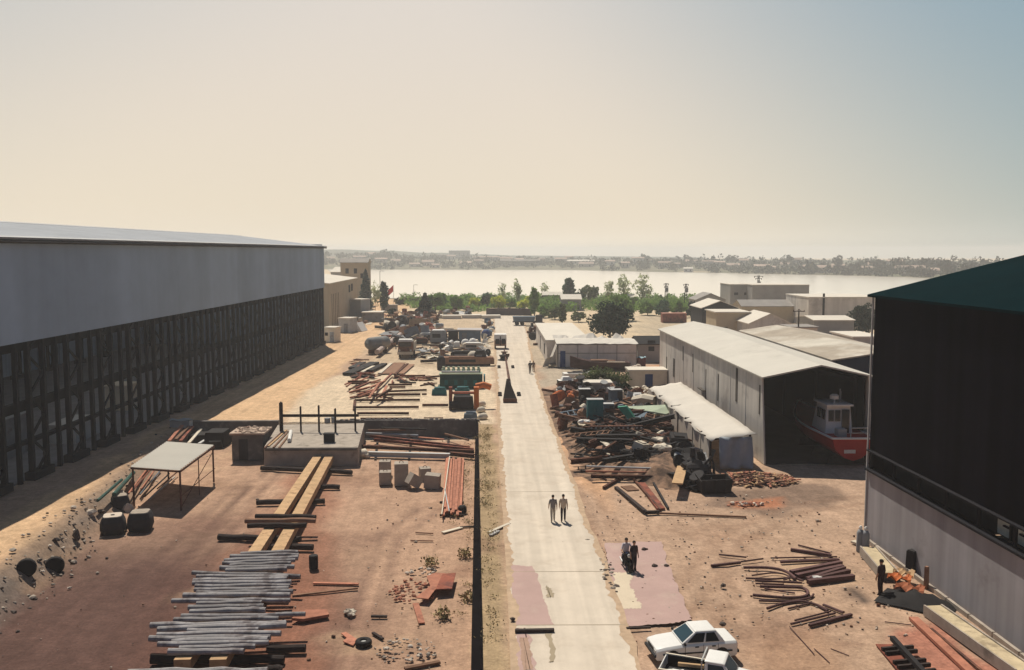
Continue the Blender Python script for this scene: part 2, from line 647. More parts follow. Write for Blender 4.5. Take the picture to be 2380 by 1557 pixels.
paint([(1780, 830), (1500, 850), (1500, 905), (1560, 905)], (0.55, 0.28, 0.15), 0.6, 1.0, 0, 3, 0.8)
paint([(1480, 735), (1600, 735), (1560, 800), (1480, 800)], (0.40, 0.33, 0.24), 2, 3, 0, 5, 0.8)
paint([(690, 1100), (560, 1275), (450, 1560), (760, 1560), (760, 1290), (800, 1100)], (0.27, 0.125, 0.08), 1.0, 1.2, PIT, 3, 0.75)
for k_ in range(26):                                   # mottling: damp, oily and chalky patches of the yard
    rx, ry = _rs.uniform(-26, 22), _rs.uniform(34, 88)
    rr = _rs.uniform(0.5, 2.4)
    m = smooth(1.4 - np.hypot((GX - rx) / 1.5, GY - ry) / rr + (vnoise(GX, GY, 1.1, k_) - 0.5) * 1.6)[..., None] * 0.45
    c_ = [(0.20, 0.11, 0.075), (0.52, 0.36, 0.23), (0.28, 0.17, 0.11)][k_ % 3]
    col = col * (1 - m) + np.array(c_) * m
def rut(px, w, c, z=0.0, k=0.5):
    """a pair of wheel ruts worn along a line"""
    global col, GZ
    P = [G(x, y, z) for x, y in px]
    for off in (-0.75, 0.75):
        d = np.full(GX.shape, 1e9)
        for a, b in zip(P, P[1:]):
            ex, ey = b.x - a.x, b.y - a.y
            L_ = math.hypot(ex, ey)
            ox, oy = -ey / L_ * off, ex / L_ * off
            t = np.clip(((GX - a.x - ox) * ex + (GY - a.y - oy) * ey) / (L_ * L_), 0, 1)
            d = np.minimum(d, np.hypot(GX - a.x - ox - t * ex, GY - a.y - oy - t * ey))
        m = smooth(1 - d / w) * (0.4 + 0.6 * vnoise(GX, GY, 1.5, 3))
        col = col * (1 - m[..., None] * k) + np.array(c) * m[..., None] * k
        GZ = GZ - m * 0.05


for px, z in (([(0, 1315), (200, 1140), (390, 1000), (640, 860), (800, 780), (930, 715)], 0), ([(30, 1320), (220, 1150), (420, 985), (700, 850), (860, 765)], 0), ([(60, 1557), (260, 1400), (420, 1270), (560, 1130)], PIT), ([(200, 1557), (330, 1420), (470, 1290), (600, 1120), (640, 1090)], PIT),
              ([(320, 1557), (430, 1400), (560, 1240)], PIT), ([(800, 1557), (860, 1400), (900, 1250), (1000, 1180)], PIT), ([(1480, 1500), (1600, 1380), (1700, 1250), (1850, 1180), (2000, 1160)], 0), ([(1500, 1430), (1700, 1420), (1780, 1500), (1900, 1557)], 0), ([(1640, 1557), (1750, 1400), (1700, 1260), (1560, 1220)], 0), ([(1440, 1300), (1380, 1180), (1320, 1060), (1275, 900)], 0)):
    rut(px, 0.62, (0.27, 0.165, 0.11) if z == 0 and px[0][0] > 1000 else ((0.36, 0.23, 0.14) if z == 0 else (0.10, 0.055, 0.045)), z, 0.55)
gv = np.stack([GX.ravel(), GY.ravel(), GZ.ravel()], 1)
ny, nx = GX.shape
ii = np.arange(nx * ny).reshape(ny, nx)
quads = np.stack([ii[:-1, :-1], ii[:-1, 1:], ii[1:, 1:], ii[1:, :-1]], -1).reshape(-1, 4)
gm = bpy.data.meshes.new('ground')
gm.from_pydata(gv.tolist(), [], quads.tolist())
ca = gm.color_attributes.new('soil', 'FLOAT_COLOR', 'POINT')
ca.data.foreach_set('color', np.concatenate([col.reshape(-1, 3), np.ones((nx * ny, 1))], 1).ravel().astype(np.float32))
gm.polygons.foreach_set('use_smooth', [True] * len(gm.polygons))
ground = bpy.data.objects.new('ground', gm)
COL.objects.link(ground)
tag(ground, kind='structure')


def ground_material():
    m = bpy.data.materials.new('bare_ground')
    m.use_nodes = True
    nt = m.node_tree
    N, L = nt.nodes.new, nt.links.new
    bs = nt.nodes['Principled BSDF']
    at = N('ShaderNodeAttribute')
    at.attribute_name = 'soil'
    tc = N('ShaderNodeTexCoord')
    val = None
    for sc, lo, hi, sxy in ((0.25, 0.84, 1.15, None), (1.3, 0.74, 1.24, None), (6.0, 0.74, 1.25, None), (1.0, 0.86, 1.12, (1.6, 0.10, 1))):
        n = N('ShaderNodeTexNoise')
        n.inputs['Scale'].default_value = sc
        n.inputs['Detail'].default_value = 7
        n.inputs['Roughness'].default_value = 0.68
        if sxy:
            mp = N('ShaderNodeMapping')
            mp.inputs['Rotation'].default_value = (0, 0, 0.25)
            mp.inputs['Scale'].default_value = sxy
            L(tc.outputs['Object'], mp.inputs[0])
            L(mp.outputs[0], n.inputs['Vector'])
        else:
            L(tc.outputs['Object'], n.inputs['Vector'])
        r_ = N('ShaderNodeMapRange')
        r_.inputs['From Min'].default_value = 0.28
        r_.inputs['From Max'].default_value = 0.72
        r_.inputs['To Min'].default_value = lo
        r_.inputs['To Max'].default_value = hi
        L(n.outputs['Fac'], r_.inputs['Value'])
        if val is None:
            val = r_.outputs[0]
        else:
            mm = N('ShaderNodeMath')
            mm.operation = 'MULTIPLY'
            L(val, mm.inputs[0])
            L(r_.outputs[0], mm.inputs[1])
            val = mm.outputs[0]
        last = n
    s = N('ShaderNodeVectorMath')
    s.operation = 'SCALE'
    L(at.outputs['Color'], s.inputs[0])
    L(val, s.inputs['Scale'])
    L(s.outputs[0], bs.inputs['Base Color'])
    bs.inputs['Roughness'].default_value = 0.95
    bs.inputs['Specular IOR Level'].default_value = 0.1
    bp = N('ShaderNodeBump')
    bp.inputs['Strength'].default_value = 0.5
    bp.inputs['Distance'].default_value = 0.12
    L(val, bp.inputs['Height'])
    L(bp.outputs[0], bs.inputs['Normal'])
    return m


gm.materials.append(ground_material())

# ------------------------------------------------------------------ concrete road and the slabs beside it
M_ROAD = mat('pale_concrete_road', (0.57, 0.495, 0.405), 0.9, 0.06, 0.9, (0.51, 0.435, 0.35), 0.56, 0.35, bump=0.3, streak=0.10, sscale=(1.6, 0.05, 1))
M_PINKSLAB = mat('pink_stained_concrete', (0.42, 0.29, 0.26), 0.9, 0.08, 0.7, (0.45, 0.33, 0.285), 0.6, 0.4)
M_CHALK = mat('spilled_pale_cement', (0.58, 0.49, 0.37), 0.95, 0.08, 1.0)
M_JOINT = mat('road_joint_dirt', (0.33, 0.27, 0.19), 0.95, 0.1, 1.0)
M_OLDSTAIN = mat('brown_stained_concrete', (0.36, 0.24, 0.18), 0.95, 0.15, 1.5)
road_l = [(1147, 734), (1150, 800), (1155, 900), (1160, 1000), (1168, 1140), (1180, 1300), (1195, 1557), (1203, 1700)]
road_r = [(1217, 734), (1230, 800), (1244, 866), (1268, 947), (1295, 1016), (1322, 1091), (1346, 1150), (1366, 1220), (1393, 1277), (1412, 1331), (1442, 1417), (1473, 1500), (1484, 1557), (1512, 1700)]


def resample(px, n, wob, seed):
    P = [G(x, y, 0) for x, y in px]
    ys = np.array([p.y for p in P])[::-1]
    xs = np.array([p.x for p in P])[::-1]
    t = np.geomspace(ys[0], ys[-1], n)
    rr = np.random.RandomState(seed)
    return [(float(np.interp(v, ys, xs) + rr.uniform(-wob, wob)), float(v)) for v in t]


rl, rr_ = resample(road_l, 70, 0.04, 1), resample(road_r, 70, 0.10, 2)
mb = MB()
for (a, b), (c, d) in zip(zip(rl, rr_), zip(rl[1:], rr_[1:])):
    mb.add([(a[0], a[1], 0.05), (b[0], b[1], 0.05), (d[0], d[1], 0.05), (c[0], c[1], 0.05)], [(0, 1, 2, 3)])
    mb.add([(b[0], b[1], 0.05), (b[0] + 0.02, b[1], -0.1), (d[0] + 0.02, d[1], -0.1), (d[0], d[1], 0.05)], [(0, 1, 2, 3)])
    mb.add([(a[0], a[1], 0.05), (a[0] - 0.02, a[1], -0.1), (c[0] - 0.02, c[1], -0.1), (c[0], c[1], 0.05)], [(3, 2, 1, 0)])
struct(mb, 'road', M_ROAD)


mb = MB()
_er = random.Random(77)
for pts, sgn in ((rl, 1), (rr_, -1)):
    prev = None
    for i in range(len(pts) - 1):
        for k in range(5):
            t = k / 5
            x = pts[i][0] * (1 - t) + pts[i + 1][0] * t
            y = pts[i][1] * (1 - t) + pts[i + 1][1] * t
            w = max(0.03, 0.30 * mnoise.noise((y * .35, sgn * 9.0, 0)) + 0.22 * mnoise.noise((y * 1.7, sgn * 5.0, 1)) + 0.22 + _er.uniform(-.05, .05))
            cur = ((x - sgn * 0.12, y, 0.057), (x + sgn * w, y, 0.056))
            if prev:
                mb.add([prev[0], prev[1], cur[1], cur[0]], [(0, 1, 2, 3)])
            prev = cur
struct(mb, 'road_edge_dirt', mat('drifted_sand', (0.43, 0.31, 0.21), .95, .2, 1.5))


def sheet(px, z, name, m, wob=0.0, seed=3, n=16):
    rr = random.Random(seed)
    pts = []
    P = [G(x, y, z) for x, y in px]
    for a, b in zip(P, P[1:] + P[:1]):
        for k in range(n):
            q = a.lerp(b, k / n)
            q = q + Vector((mnoise.noise((q.x * 1.4, q.y * .9, seed)), mnoise.noise((q.x * 1.4, q.y * .9, seed + 7)), 0)) * wob * 2.5
            pts.append((q.x + rr.uniform(-wob, wob), q.y + rr.uniform(-wob, wob), z))
    mb = MB()
    mb.add(pts, [tuple(range(len(pts)))])
    return struct(mb, name, m)


# slab joints across the road, as narrow dirt-filled strips
mb = MB()
for y in (812, 868, 985, 1142, 1328, 1452):
    a, b = G(np.interp(y, [p[1] for p in road_l], [p[0] for p in road_l]) + 1, y + 1, 0.058), G(np.interp(y, [p[1] for p in road_r], [p[0] for p in road_r]) - 2, y, 0.058)
    mb.add([a, b, b + Vector((0, 0.05, 0)), a + Vector((0, 0.05, 0))], [(0, 1, 2, 3)])
struct(mb, 'road_joints', M_JOINT)
sheet([(1185, 1312), (1240, 1316), (1262, 1390), (1287, 1452), (1194, 1453)], 0.056, 'road_pink_patch', M_PINKSLAB, 0.05)
sheet([(1196, 1462), (1220, 1462), (1247, 1557), (1204, 1557)], 0.056, 'road_pale_patch', M_PINKSLAB, 0.08, 5)
sheet([(1204, 1482), (1227, 1482), (1238, 1557), (1218, 1557)], 0.062, 'road_brown_stain', M_OLDSTAIN, 0.05, 6)
sheet([(1270, 1464), (1284, 1464), (1290, 1540), (1279, 1541)], 0.057, 'road_grey_stain', M_JOINT, 0.05, 7)
sheet([(1268, 1360), (1282, 1368), (1289, 1387), (1272, 1388)], 0.057, 'road_oil_stain', M_JOINT, 0.06, 8)
sheet([(1406, 1262), (1537, 1258), (1566, 1340), (1608, 1441), (1555, 1449), (1456, 1455), (1420, 1345)], 0.03, 'pink_pavement', M_PINKSLAB, 0.05, 9)
sheet([(1424, 1330), (1470, 1330), (1472, 1345), (1465, 1360), (1476, 1385), (1492, 1402), (1484, 1416), (1447, 1416), (1434, 1385)], 0.035, 'cement_spill', M_CHALK, 0.07, 10)

# ------------------------------------------------------------------ water and the far shore
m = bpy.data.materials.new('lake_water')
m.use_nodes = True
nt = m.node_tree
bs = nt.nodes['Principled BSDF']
bs.inputs['Base Color'].default_value = (0.80, 0.73, 0.61, 1)  # pale base colour stands in for sun glitter on the water
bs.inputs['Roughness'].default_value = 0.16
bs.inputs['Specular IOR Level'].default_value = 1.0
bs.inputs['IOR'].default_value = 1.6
tc = nt.nodes.new('ShaderNodeTexCoord')
mp = nt.nodes.new('ShaderNodeMapping')
mp.inputs['Scale'].default_value = (0.12, 0.4, 1)
nz = nt.nodes.new('ShaderNodeTexNoise')
nz.inputs['Scale'].default_value = 1.0
nz.inputs['Detail'].default_value = 4
bp = nt.nodes.new('ShaderNodeBump')
bp.inputs['Strength'].default_value = 0.12
bp.inputs['Distance'].default_value = 0.3
nt.links.new(tc.outputs['Object'], mp.inputs[0])
nt.links.new(mp.outputs[0], nz.inputs['Vector'])
nt.links.new(nz.outputs['Fac'], bp.inputs['Height'])
nt.links.new(bp.outputs[0], bs.inputs['Normal'])
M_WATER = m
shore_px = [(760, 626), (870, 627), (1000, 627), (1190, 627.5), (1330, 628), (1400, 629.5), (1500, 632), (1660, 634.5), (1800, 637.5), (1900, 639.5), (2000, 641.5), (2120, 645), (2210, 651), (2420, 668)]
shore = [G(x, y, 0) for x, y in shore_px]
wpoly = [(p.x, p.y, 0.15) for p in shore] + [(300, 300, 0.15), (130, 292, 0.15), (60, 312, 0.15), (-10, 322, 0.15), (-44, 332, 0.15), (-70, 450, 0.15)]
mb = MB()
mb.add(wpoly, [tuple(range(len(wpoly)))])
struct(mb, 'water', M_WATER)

M_FARLAND = mat('far_shore_land', (0.15, 0.135, 0.085), 0.95, 0.3, 0.02, (0.10, 0.105, 0.06), 0.5, 0.012)
M_FARTREE = mat('far_trees', (0.032, 0.045, 0.024), 0.9, 0.35, 0.05)
M_FARTREE2 = mat('far_hill_trees', (0.05, 0.06, 0.035), 0.9, 0.35, 0.05)


def far_h(px, back):
    """height of the opposite bank: low meadows by the water, a rise behind that is higher on the left"""
    lift = np.interp(px, [700, 900, 1000, 1300, 2400], [11, 10, 7, 4.5, 3])
    return 0.16 + lift * smooth(np.array((back - 10) / 260.0))


mb = MB()
nU, backs = 64, [0, 12, 40, 90, 160, 260, 420, 900]
rows = []
for b in backs:
    row = []
    for i in range(nU):
        px = 700 + (2420 - 700) * i / (nU - 1)
        y0 = np.interp(px, [p[0] for p in shore_px], [p[1] for p in shore_px])
        P = G(px, y0, 0)
        d = Vector((P.x, P.y, 0)).normalized()
        q = P + d * b
        row.append((q.x, q.y, float(far_h(px, b)) + (mnoise.noise((q.x * 0.02, q.y * 0.02, 0)) * 0.8 if b > 20 else 0) + (0.0 if b else -0.2)))
    rows.append(row)
mb.loft(rows, 0, False, False)
struct(mb, 'hills', M_FARLAND, True)
# a farther, higher ridge that shows as the pale skyline on the left
mb = MB()
rows = []
for b, hs in ((1500, 0), (1560, 0.55), (1700, 1.0), (2300, 0.8)):
    row = []
    for i in range(50):
        px = 640 + 1000 * i / 49
        d = ray(px, 585)
        d = Vector((d.x, d.y, 0)).normalized()
        h = np.interp(px, [640, 760, 900, 1000, 1200, 1640], [22, 21, 19.5, 15, 10, 4]) + mnoise.noise((px * 0.012, 3, 0)) * 2.5
        row.append((d.x * b, d.y * b, max(0.2, h * hs)))
    rows.append(row)
mb.loft(rows, 0, False, False)
struct(mb, 'ridge_hills', M_FARTREE2, True)

rng = random.Random(11)


def clump(mb, c, rx, ry, rz, n, size, rng, mi=0):
    for _ in range(n):
        d = Vector((rng.gauss(0, 1), rng.gauss(0, 1), rng.gauss(0, 1))).normalized()
        t = rng.uniform(0.45, 1.0) ** 0.6
        p = (c[0] + d.x * rx * t, c[1] + d.y * ry * t, c[2] + d.z * rz * t)
        mb.leaf(p, size * rng.uniform(0.7, 1.4), rng, mi)


mb = MB()
for i in range(820):
    px = rng.uniform(740, 2400)
    y0 = np.interp(px, [p[0] for p in shore_px], [p[1] for p in shore_px])
    P = G(px, y0, 0)
    d = Vector((P.x, P.y, 0)).normalized()
    right = max(0, (px - 1300) / 900)
    b = rng.choice([rng.uniform(4, 40) if px > 1650 or rng.random() < 0.12 else rng.uniform(120, 330), rng.uniform(60, 160), rng.uniform(140, 420), rng.uniform(200, 430)])
    q = P + d * b
    gh = float(far_h(px, b))
    h = rng.uniform(3.0, 6.5) + 2.2 * right * rng.random() + (4 if rng.random() < 0.06 else 0)
    w = rng.uniform(2.2, 5.5)
    clump(mb, (q.x, q.y, gh + h * 0.5), w, w, h * 0.55, 26, 1.5, rng)
tag(mb.build('treeline', M_FARTREE), 'hazy band of trees along the opposite shore behind the water', 'trees', kind='stuff')

# ------------------------------------------------------------------ haze
mh = bpy.data.materials.new('summer_haze')
mh.use_nodes = True
for n in list(mh.node_tree.nodes):
    if n.type == 'BSDF_PRINCIPLED':
        mh.node_tree.nodes.remove(n)
pv = mh.node_tree.nodes.new('ShaderNodeVolumePrincipled')
pv.inputs['Color'].default_value = (0.93, 0.95, 0.97, 1)
pv.inputs['Density'].default_value = 0.00048
pv.inputs['Anisotropy'].default_value = 0.35
mh.node_tree.links.new(pv.outputs[0], [n for n in mh.node_tree.nodes if n.type == 'OUTPUT_MATERIAL'][0].inputs['Volume'])
mb = MB()
mb.box((0, 1250, 13), (3600, 2640, 32))
tag(mb.build('haze', mh), 'pale summer haze lying over the yard and the water', 'haze', kind='stuff')

# ------------------------------------------------------------------ the long steel shed on the west side
M_CLAD = mat('blue_grey_cladding', (0.29, 0.365, 0.455), 0.75, 0.07, 0.3, wave=('X', 5.0, 0.2), streak=0.13, sscale=(0.22, 1, 0.02))
M_SHEDROOF = mat('pale_metal_roofing', (0.42, 0.42, 0.42), 0.6, 0.1, 0.3, wave=('Y', 6.0, 0.25), streak=0.1)
M_STEELWORK = mat('dark_blue_steelwork', (0.014, 0.018, 0.024), 0.8, 0.25, 1.0)
M_BACKWALL = mat('grey_sheet_back_wall', (0.27, 0.33, 0.41), 0.85, 0.12, 0.3, streak=0.2)
M_SHADEFLOOR = mat('shaded_concrete_floor', (0.17, 0.175, 0.19), 0.9, 0.2, 0.6)  # blue-grey floor tone painted in for the shade under the roof

farP = G(757, 799)
zt_far, zb_far = top_z(757, 573, farP), top_z(757, 668, farP)
nearP = G(0, 805, zb_far)
u = Vector((nearP.x - farP.x, nearP.y - farP.y, 0)).normalized()       # towards the camera along the wall
L_SHED = 140.0
shed = thing('steel_shed', 'very long steel shed with blue grey upper cladding over open lattice columns', 'shed', (farP.x, farP.y, 0), math.atan2(u.y, u.x))
# local frame: +x runs along the wall towards the camera, -y (right of +x as seen from above) goes inwards, away from the yard
W_IN = -34.0
zt, zb = zt_far, zb_far
inw = -1 if Vector((-u.y, u.x)).x > 0 else 1          # sign of local y that points away from the yard
def Yi(d):
    return inw * d


mb = MB()
mb.box((L_SHED / 2, Yi(0.1), (zt + zb) / 2), (L_SHED, 0.16, zt - zb))
mb.build('upper_cladding', M_CLAD, shed)
mb = MB()
mb.box((0.12, Yi(17.3), (zt + 0.4) / 2), (0.2, 34.0, zt + 0.4))
mb.build('end_wall', M_CLAD, shed)
mb = MB()
zr = zt + 2.2
for a, b, za, zb_ in ((-0.5, 17, zt + 0.08, zr), (17, 34.5, zr, zt + 0.08)):
    mb.extr([(-0.4, Yi(a), za), (L_SHED, Yi(a), za), (L_SHED, Yi(a + (b - a) * .06 if a < 5 else b), za + (zb_ - za) * (.06 if a < 5 else 1)), (-0.4, Yi(a + (b - a) * .06 if a < 5 else b), za + (zb_ - za) * (.06 if a < 5 else 1))], (0, 0, -.12))
    if a < 5:
        mb.extr([(-0.4, Yi(a + (b - a) * .9), za + (zb_ - za) * .9), (L_SHED, Yi(a + (b - a) * .9), za + (zb_ - za) * .9), (L_SHED, Yi(b), zb_), (-0.4, Yi(b), zb_)], (0, 0, -.12))
        sky_ = MB()
        sky_.add([(-0.4, Yi(a + (b - a) * .06), za + (zb_ - za) * .06 - .03), (L_SHED, Yi(a + (b - a) * .06), za + (zb_ - za) * .06 - .03), (L_SHED, Yi(a + (b - a) * .9), za + (zb_ - za) * .9 - .03), (-0.4, Yi(a + (b - a) * .9), za + (zb_ - za) * .9 - .03)], [(0, 1, 2, 3)])
        sky_.build('added_light_panel', leaf_mat('added_translucent_sheet', (.55, .58, .62), .1, .3, .4), shed)  # translucent panel added to the roof to brighten the shed's inside
mb.add([(-0.4, Yi(-0.5), zt - 0.04), (L_SHED, Yi(-0.5), zt - 0.04), (L_SHED, Yi(-0.5), zt + 0.08), (-0.4, Yi(-0.5), zt + 0.08)], [(0, 1, 2, 3)])
mb.build('roof', M_SHEDROOF, shed)
mb = MB()
mb.tube([(0, Yi(-0.42), zt - 0.22), (L_SHED, Yi(-0.42), zt - 0.22)], 0.16, 6)
mb.build('gutter', M_DARK, shed)
mb = MB()
mb.box((L_SHED / 2, Yi(33.8), zt / 2), (L_SHED, 0.2, zt))
for k in range(0, 24):
    mb.box((k * 6.0 + 1, Yi(33.6), zt / 2), (0.5, 0.2, zt))
mb.build('back_wall', M_BACKWALL, shed)
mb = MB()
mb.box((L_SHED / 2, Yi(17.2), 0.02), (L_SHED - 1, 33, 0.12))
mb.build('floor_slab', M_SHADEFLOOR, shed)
mb = MB()
for z, d, h in ((zb - 0.35, 1.2, 0.9), (zb * 0.52, 1.3, 0.7), (2.6, 1.4, 0.28)):
    mb.box((L_SHED / 2, Yi(d), z), (L_SHED, 0.45, h))
for z, d, h in ((zb - 0.3, 32.6, 1.0), (zb * 0.5, 32.9, 0.7)):
    mb.box((L_SHED / 2, Yi(d), z), (L_SHED, 0.4, h))
mb.build('crane_girder', M_STEELWORK, shed)


def lattice_col(w, d0, h, solid):
    mb = MB()
    for x in (-w / 2, w / 2):
        mb.box((x, Yi(d0), h / 2), (0.34, 0.36, h))
    n = int(h / 1.5)
    for k in range(n):
        z0, z1 = k * h / n, (k + 1) * h / n
        a, b = (-w / 2, w / 2) if k % 2 else (w / 2, -w / 2)
        mb.beam((a, Yi(d0), z0), (b, Yi(d0), z1), 0.13, 0.16)
    if solid:
        mb.box((w / 2 + 1.5, Yi(d0 + 0.1), h / 2), (0.3, 0.3, h))
    mb.box((0, Yi(d0), 0.3), (w + 0.8, 0.8, 0.6))
    return mb


cmesh = lattice_col(2.1, 0.35, zb + 0.6, True).mesh('lattice_column', M_STEELWORK)
for k in range(24):
    o = bpy.data.objects.new('lattice_column', cmesh)
    COL.objects.link(o)
    o.parent = shed
    o.location = (1.4 + k * 5.75, 0, 0)
cmesh2 = lattice_col(1.4, 31.2, zb + 0.6, False).mesh('rear_column', M_STEELWORK)
for k in range(16):
    o = bpy.data.objects.new('rear_column', cmesh2)
    COL.objects.link(o)
    o.parent = shed
    o.location = (4 + k * 8.6, 0, 0)
# things that stand inside it, seen through the columns
rng = random.Random(3)
Ms = Matrix.Translation(shed.location) @ Matrix.Rotation(math.atan2(u.y, u.x), 4, 'Z')
for i, (px, py, w, h, mt, lab) in enumerate(((105, 1060, 4.2, 3.2, M_GREY, 'grey steel cabin standing inside the long shed, nearest the canopy end'),
                                            (265, 1020, 5.0, 1.6, M_LIGHTGREY, 'light grey rectangular tank on the floor inside the long shed'),
                                            (360, 950, 3.0, 2.6, M_CREAM, 'cream panel box inside the long shed behind its columns'))):
    P = G(px, py)
    q = P + Vector((-3.5, 0, 0))
    mb = MB()
    mb.box((0, 0, h / 2), (w, 2.4, h), 0, 0, None, 0.97)
    mb.box((0, 0, h + 0.06), (w + 0.2, 2.6, 0.12))
    t_ = thing('steel_cabin' if i != 1 else 'steel_tank', lab, 'cabin' if i != 1 else 'tank', (q.x, q.y, 0.08), math.pi / 2)
    mb.build('body', mt, t_)
    for k in range(4):
        mb = MB()
        mb.box((-w / 2 + (k + 0.5) * w / 4, -1.23 if inw > 0 else 1.23, h / 2), (0.12, 0.08, h))
        mb.build('stiffener', M_STEELWORK, t_)

# ------------------------------------------------------------------ the dark workshop on the east side
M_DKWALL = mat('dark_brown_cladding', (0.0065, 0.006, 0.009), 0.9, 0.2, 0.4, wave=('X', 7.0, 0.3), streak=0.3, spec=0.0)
M_WTWALL = mat('pale_corrugated_cladding', (0.36, 0.345, 0.365), 0.8, 0.08, 0.3, (0.27, 0.25, 0.26), 0.66, 0.25, wave=('X', 7.0, 0.6), streak=0.16, sscale=(1.2, 1, 0.05))
M_TEALROOF = mat('dark_teal_roofing', (0.0025, 0.014, 0.017), 0.95, 0.15, 0.3, wave=('X', 6.0, 0.3), spec=0.0)
M_PANE = mat('daylight_pane', (0.55, 0.55, 0.46), 0.35, 0.3, 0.8, spec=0.4)  # pale tone stands in for daylight showing through the window openings
cP = G(2014, 1246)
nP = G(2380, 1516)
v = Vector((nP.x - cP.x, nP.y - cP.y, 0)).normalized()
Lw = 48.0
work = thing('workshop_hall', 'tall dark brown workshop hall with teal roof and pale corrugated lower wall', 'building', (cP.x, cP.y, 0), math.atan2(v.y, v.x))
iw = -1 if Vector((-v.y, v.x)).x < 0 else 1            # local y sign pointing into the hall (east)
def Yw(d):
    return iw * d


z_e = top_z(2027, 687, cP)
z_w = top_z(2019, 1091, cP)
z_b = top_z(2018, 1043, cP)
Wd = 22.0
rise = 0.25 * Wd / 2
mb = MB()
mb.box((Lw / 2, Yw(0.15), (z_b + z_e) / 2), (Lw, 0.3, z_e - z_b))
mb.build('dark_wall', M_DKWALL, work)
mb = MB()
mb.box((Lw / 2, Yw(0.05), z_w / 2), (Lw, 0.3, z_w))
mb.build('pale_wall', M_WTWALL, work)
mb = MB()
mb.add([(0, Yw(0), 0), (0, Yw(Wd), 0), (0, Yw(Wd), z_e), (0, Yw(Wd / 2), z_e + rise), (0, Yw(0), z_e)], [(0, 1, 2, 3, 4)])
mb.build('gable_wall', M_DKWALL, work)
mb = MB()
for a, b, za, zb_ in ((-0.35, Wd / 2, z_e - 0.08, z_e + rise), (Wd / 2, Wd + 0.35, z_e + rise, z_e - 0.08)):
    P4 = [(-0.3, Yw(a), za), (Lw, Yw(a), za), (Lw, Yw(b), zb_), (-0.3, Yw(b), zb_)]
    mb.extr(P4, (0, 0, 0.14))
mb.build('roof', M_TEALROOF, work)
mb = MB()
mb.box((Lw / 2, Yw(0.9), (z_w + z_b) / 2), (Lw, 0.1, z_b - z_w + 0.2))
mb.build('gallery_back', M_DARK, work)
mb = MB()
mb.box((Lw / 2, Yw(-0.02), z_w + 0.06), (Lw, 0.5, 0.12))
mb.box((Lw / 2, Yw(-0.02), z_b - 0.05), (Lw, 0.4, 0.08))
for k in range(17):
    mb.box((0.2 + k * 2.9, Yw(0.05), (z_w + z_b) / 2), (0.16, 0.12, z_b - z_w - 0.2))
mb.build('gallery_rail', mat('dark_gallery_steel', (.02, .02, .024), .9, .2, 1.0, spec=.05), work)
mb = MB()
mb.box((0, Yw(-0.12), z_e / 2), (0.09, 0.09, z_e - 0.1))
mb.build('corner_trim', M_LIGHTGREY, work)
x0 = (G(2288, 1240, z_w) - cP).length
for k in range(5):
    wnd = MB()
    w0 = x0 + k * 1.25
    wnd.box((w0 + 0.55, Yw(0.55), (z_w + z_b) / 2), (0.08, 0.1, z_b - z_w - 0.2))
    wnd.box((w0 + 0.27, Yw(0.55), (z_w + z_b) / 2 - 0.05), (0.55, 0.1, 0.07))
    f_ = wnd.build('window', M_DARK, work)
    pn = MB()
    pn.box((w0 - 0.05, Yw(0.62), (z_w + z_b) / 2), (1.05, 0.03, z_b - z_w - 0.16))
    pn.build('pane', M_PANE, f_)

# ------------------------------------------------------------------ the pale boat barn
M_BARNWALL = mat('pale_grey_sheeting', (0.58, 0.54, 0.49), 0.8, 0.10, 0.3, (0.40, 0.36, 0.33), 0.60, 0.22, wave=('Y', 5.0, 0.2), streak=0.14)
M_BARNROOF = mat('whitewashed_roofing', (0.54, 0.51, 0.45), 0.7, 0.06, 0.3, (0.47, 0.44, 0.385), 0.6, 0.2, wave=('Y', 4.0, 0.15))
M_INSIDE = mat('dark_interior_shade', (0.007, 0.007, 0.009), 0.9, 0.2, 0.5, spec=0.0)  # near-black lining colour paints in the shade of the open barn
M_GAP = mat('rusty_gap_in_sheeting', (0.09, 0.08, 0.07), 0.9, 0.3, 1.0)
BX0, BX1, BY0, BY1 = 21.9, 30.7, 70.7, 116.0
EH, RH = 6.96, 7.92
barn = thing('boat_barn', 'long pale barn with whitewashed gable roof and dark open front sheltering a boat', 'barn', ((BX0 + BX1) / 2, BY0, 0))
hw = (BX1 - BX0) / 2
Ln = BY1 - BY0
rake = 1.2
mb = MB()
for s_ in (-1, 1):
    mb.extr([(s_ * hw, 0, 0), (s_ * hw, rake, EH), (s_ * hw, Ln, EH), (s_ * hw, Ln, 0)], (-0.12 * s_, 0, 0))
mb.extr([(-hw, Ln - 0.1, 0), (hw, Ln - 0.1, 0), (hw, Ln - 0.1, EH), (0, Ln - 0.1, RH - 0.05), (-hw, Ln - 0.1, EH)], (0, 0.1, 0))
mb.build('wall', M_BARNWALL, barn)
mb = MB()
for s_ in (-1, 1):
    mb.extr([(s_ * (hw + 0.25), 0.2, EH - 0.04), (s_ * (hw + 0.25), Ln + 0.3, EH - 0.04), (0, Ln + 0.3, RH), (0, 0.0, RH)], (0, 0, 0.12))
mb.build('roof', M_BARNROOF, barn)
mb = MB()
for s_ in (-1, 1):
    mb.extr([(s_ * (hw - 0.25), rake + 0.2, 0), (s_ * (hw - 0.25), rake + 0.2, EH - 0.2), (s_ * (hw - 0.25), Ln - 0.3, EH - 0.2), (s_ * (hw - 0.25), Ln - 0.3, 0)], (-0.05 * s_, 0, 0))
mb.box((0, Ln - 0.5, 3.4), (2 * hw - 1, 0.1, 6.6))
mb.add([(-hw + 0.2, 1, EH - 0.25), (0, 1, RH - 0.2), (0, Ln - 1, RH - 0.2), (-hw + 0.2, Ln - 1, EH - 0.25)], [(0, 1, 2, 3)])
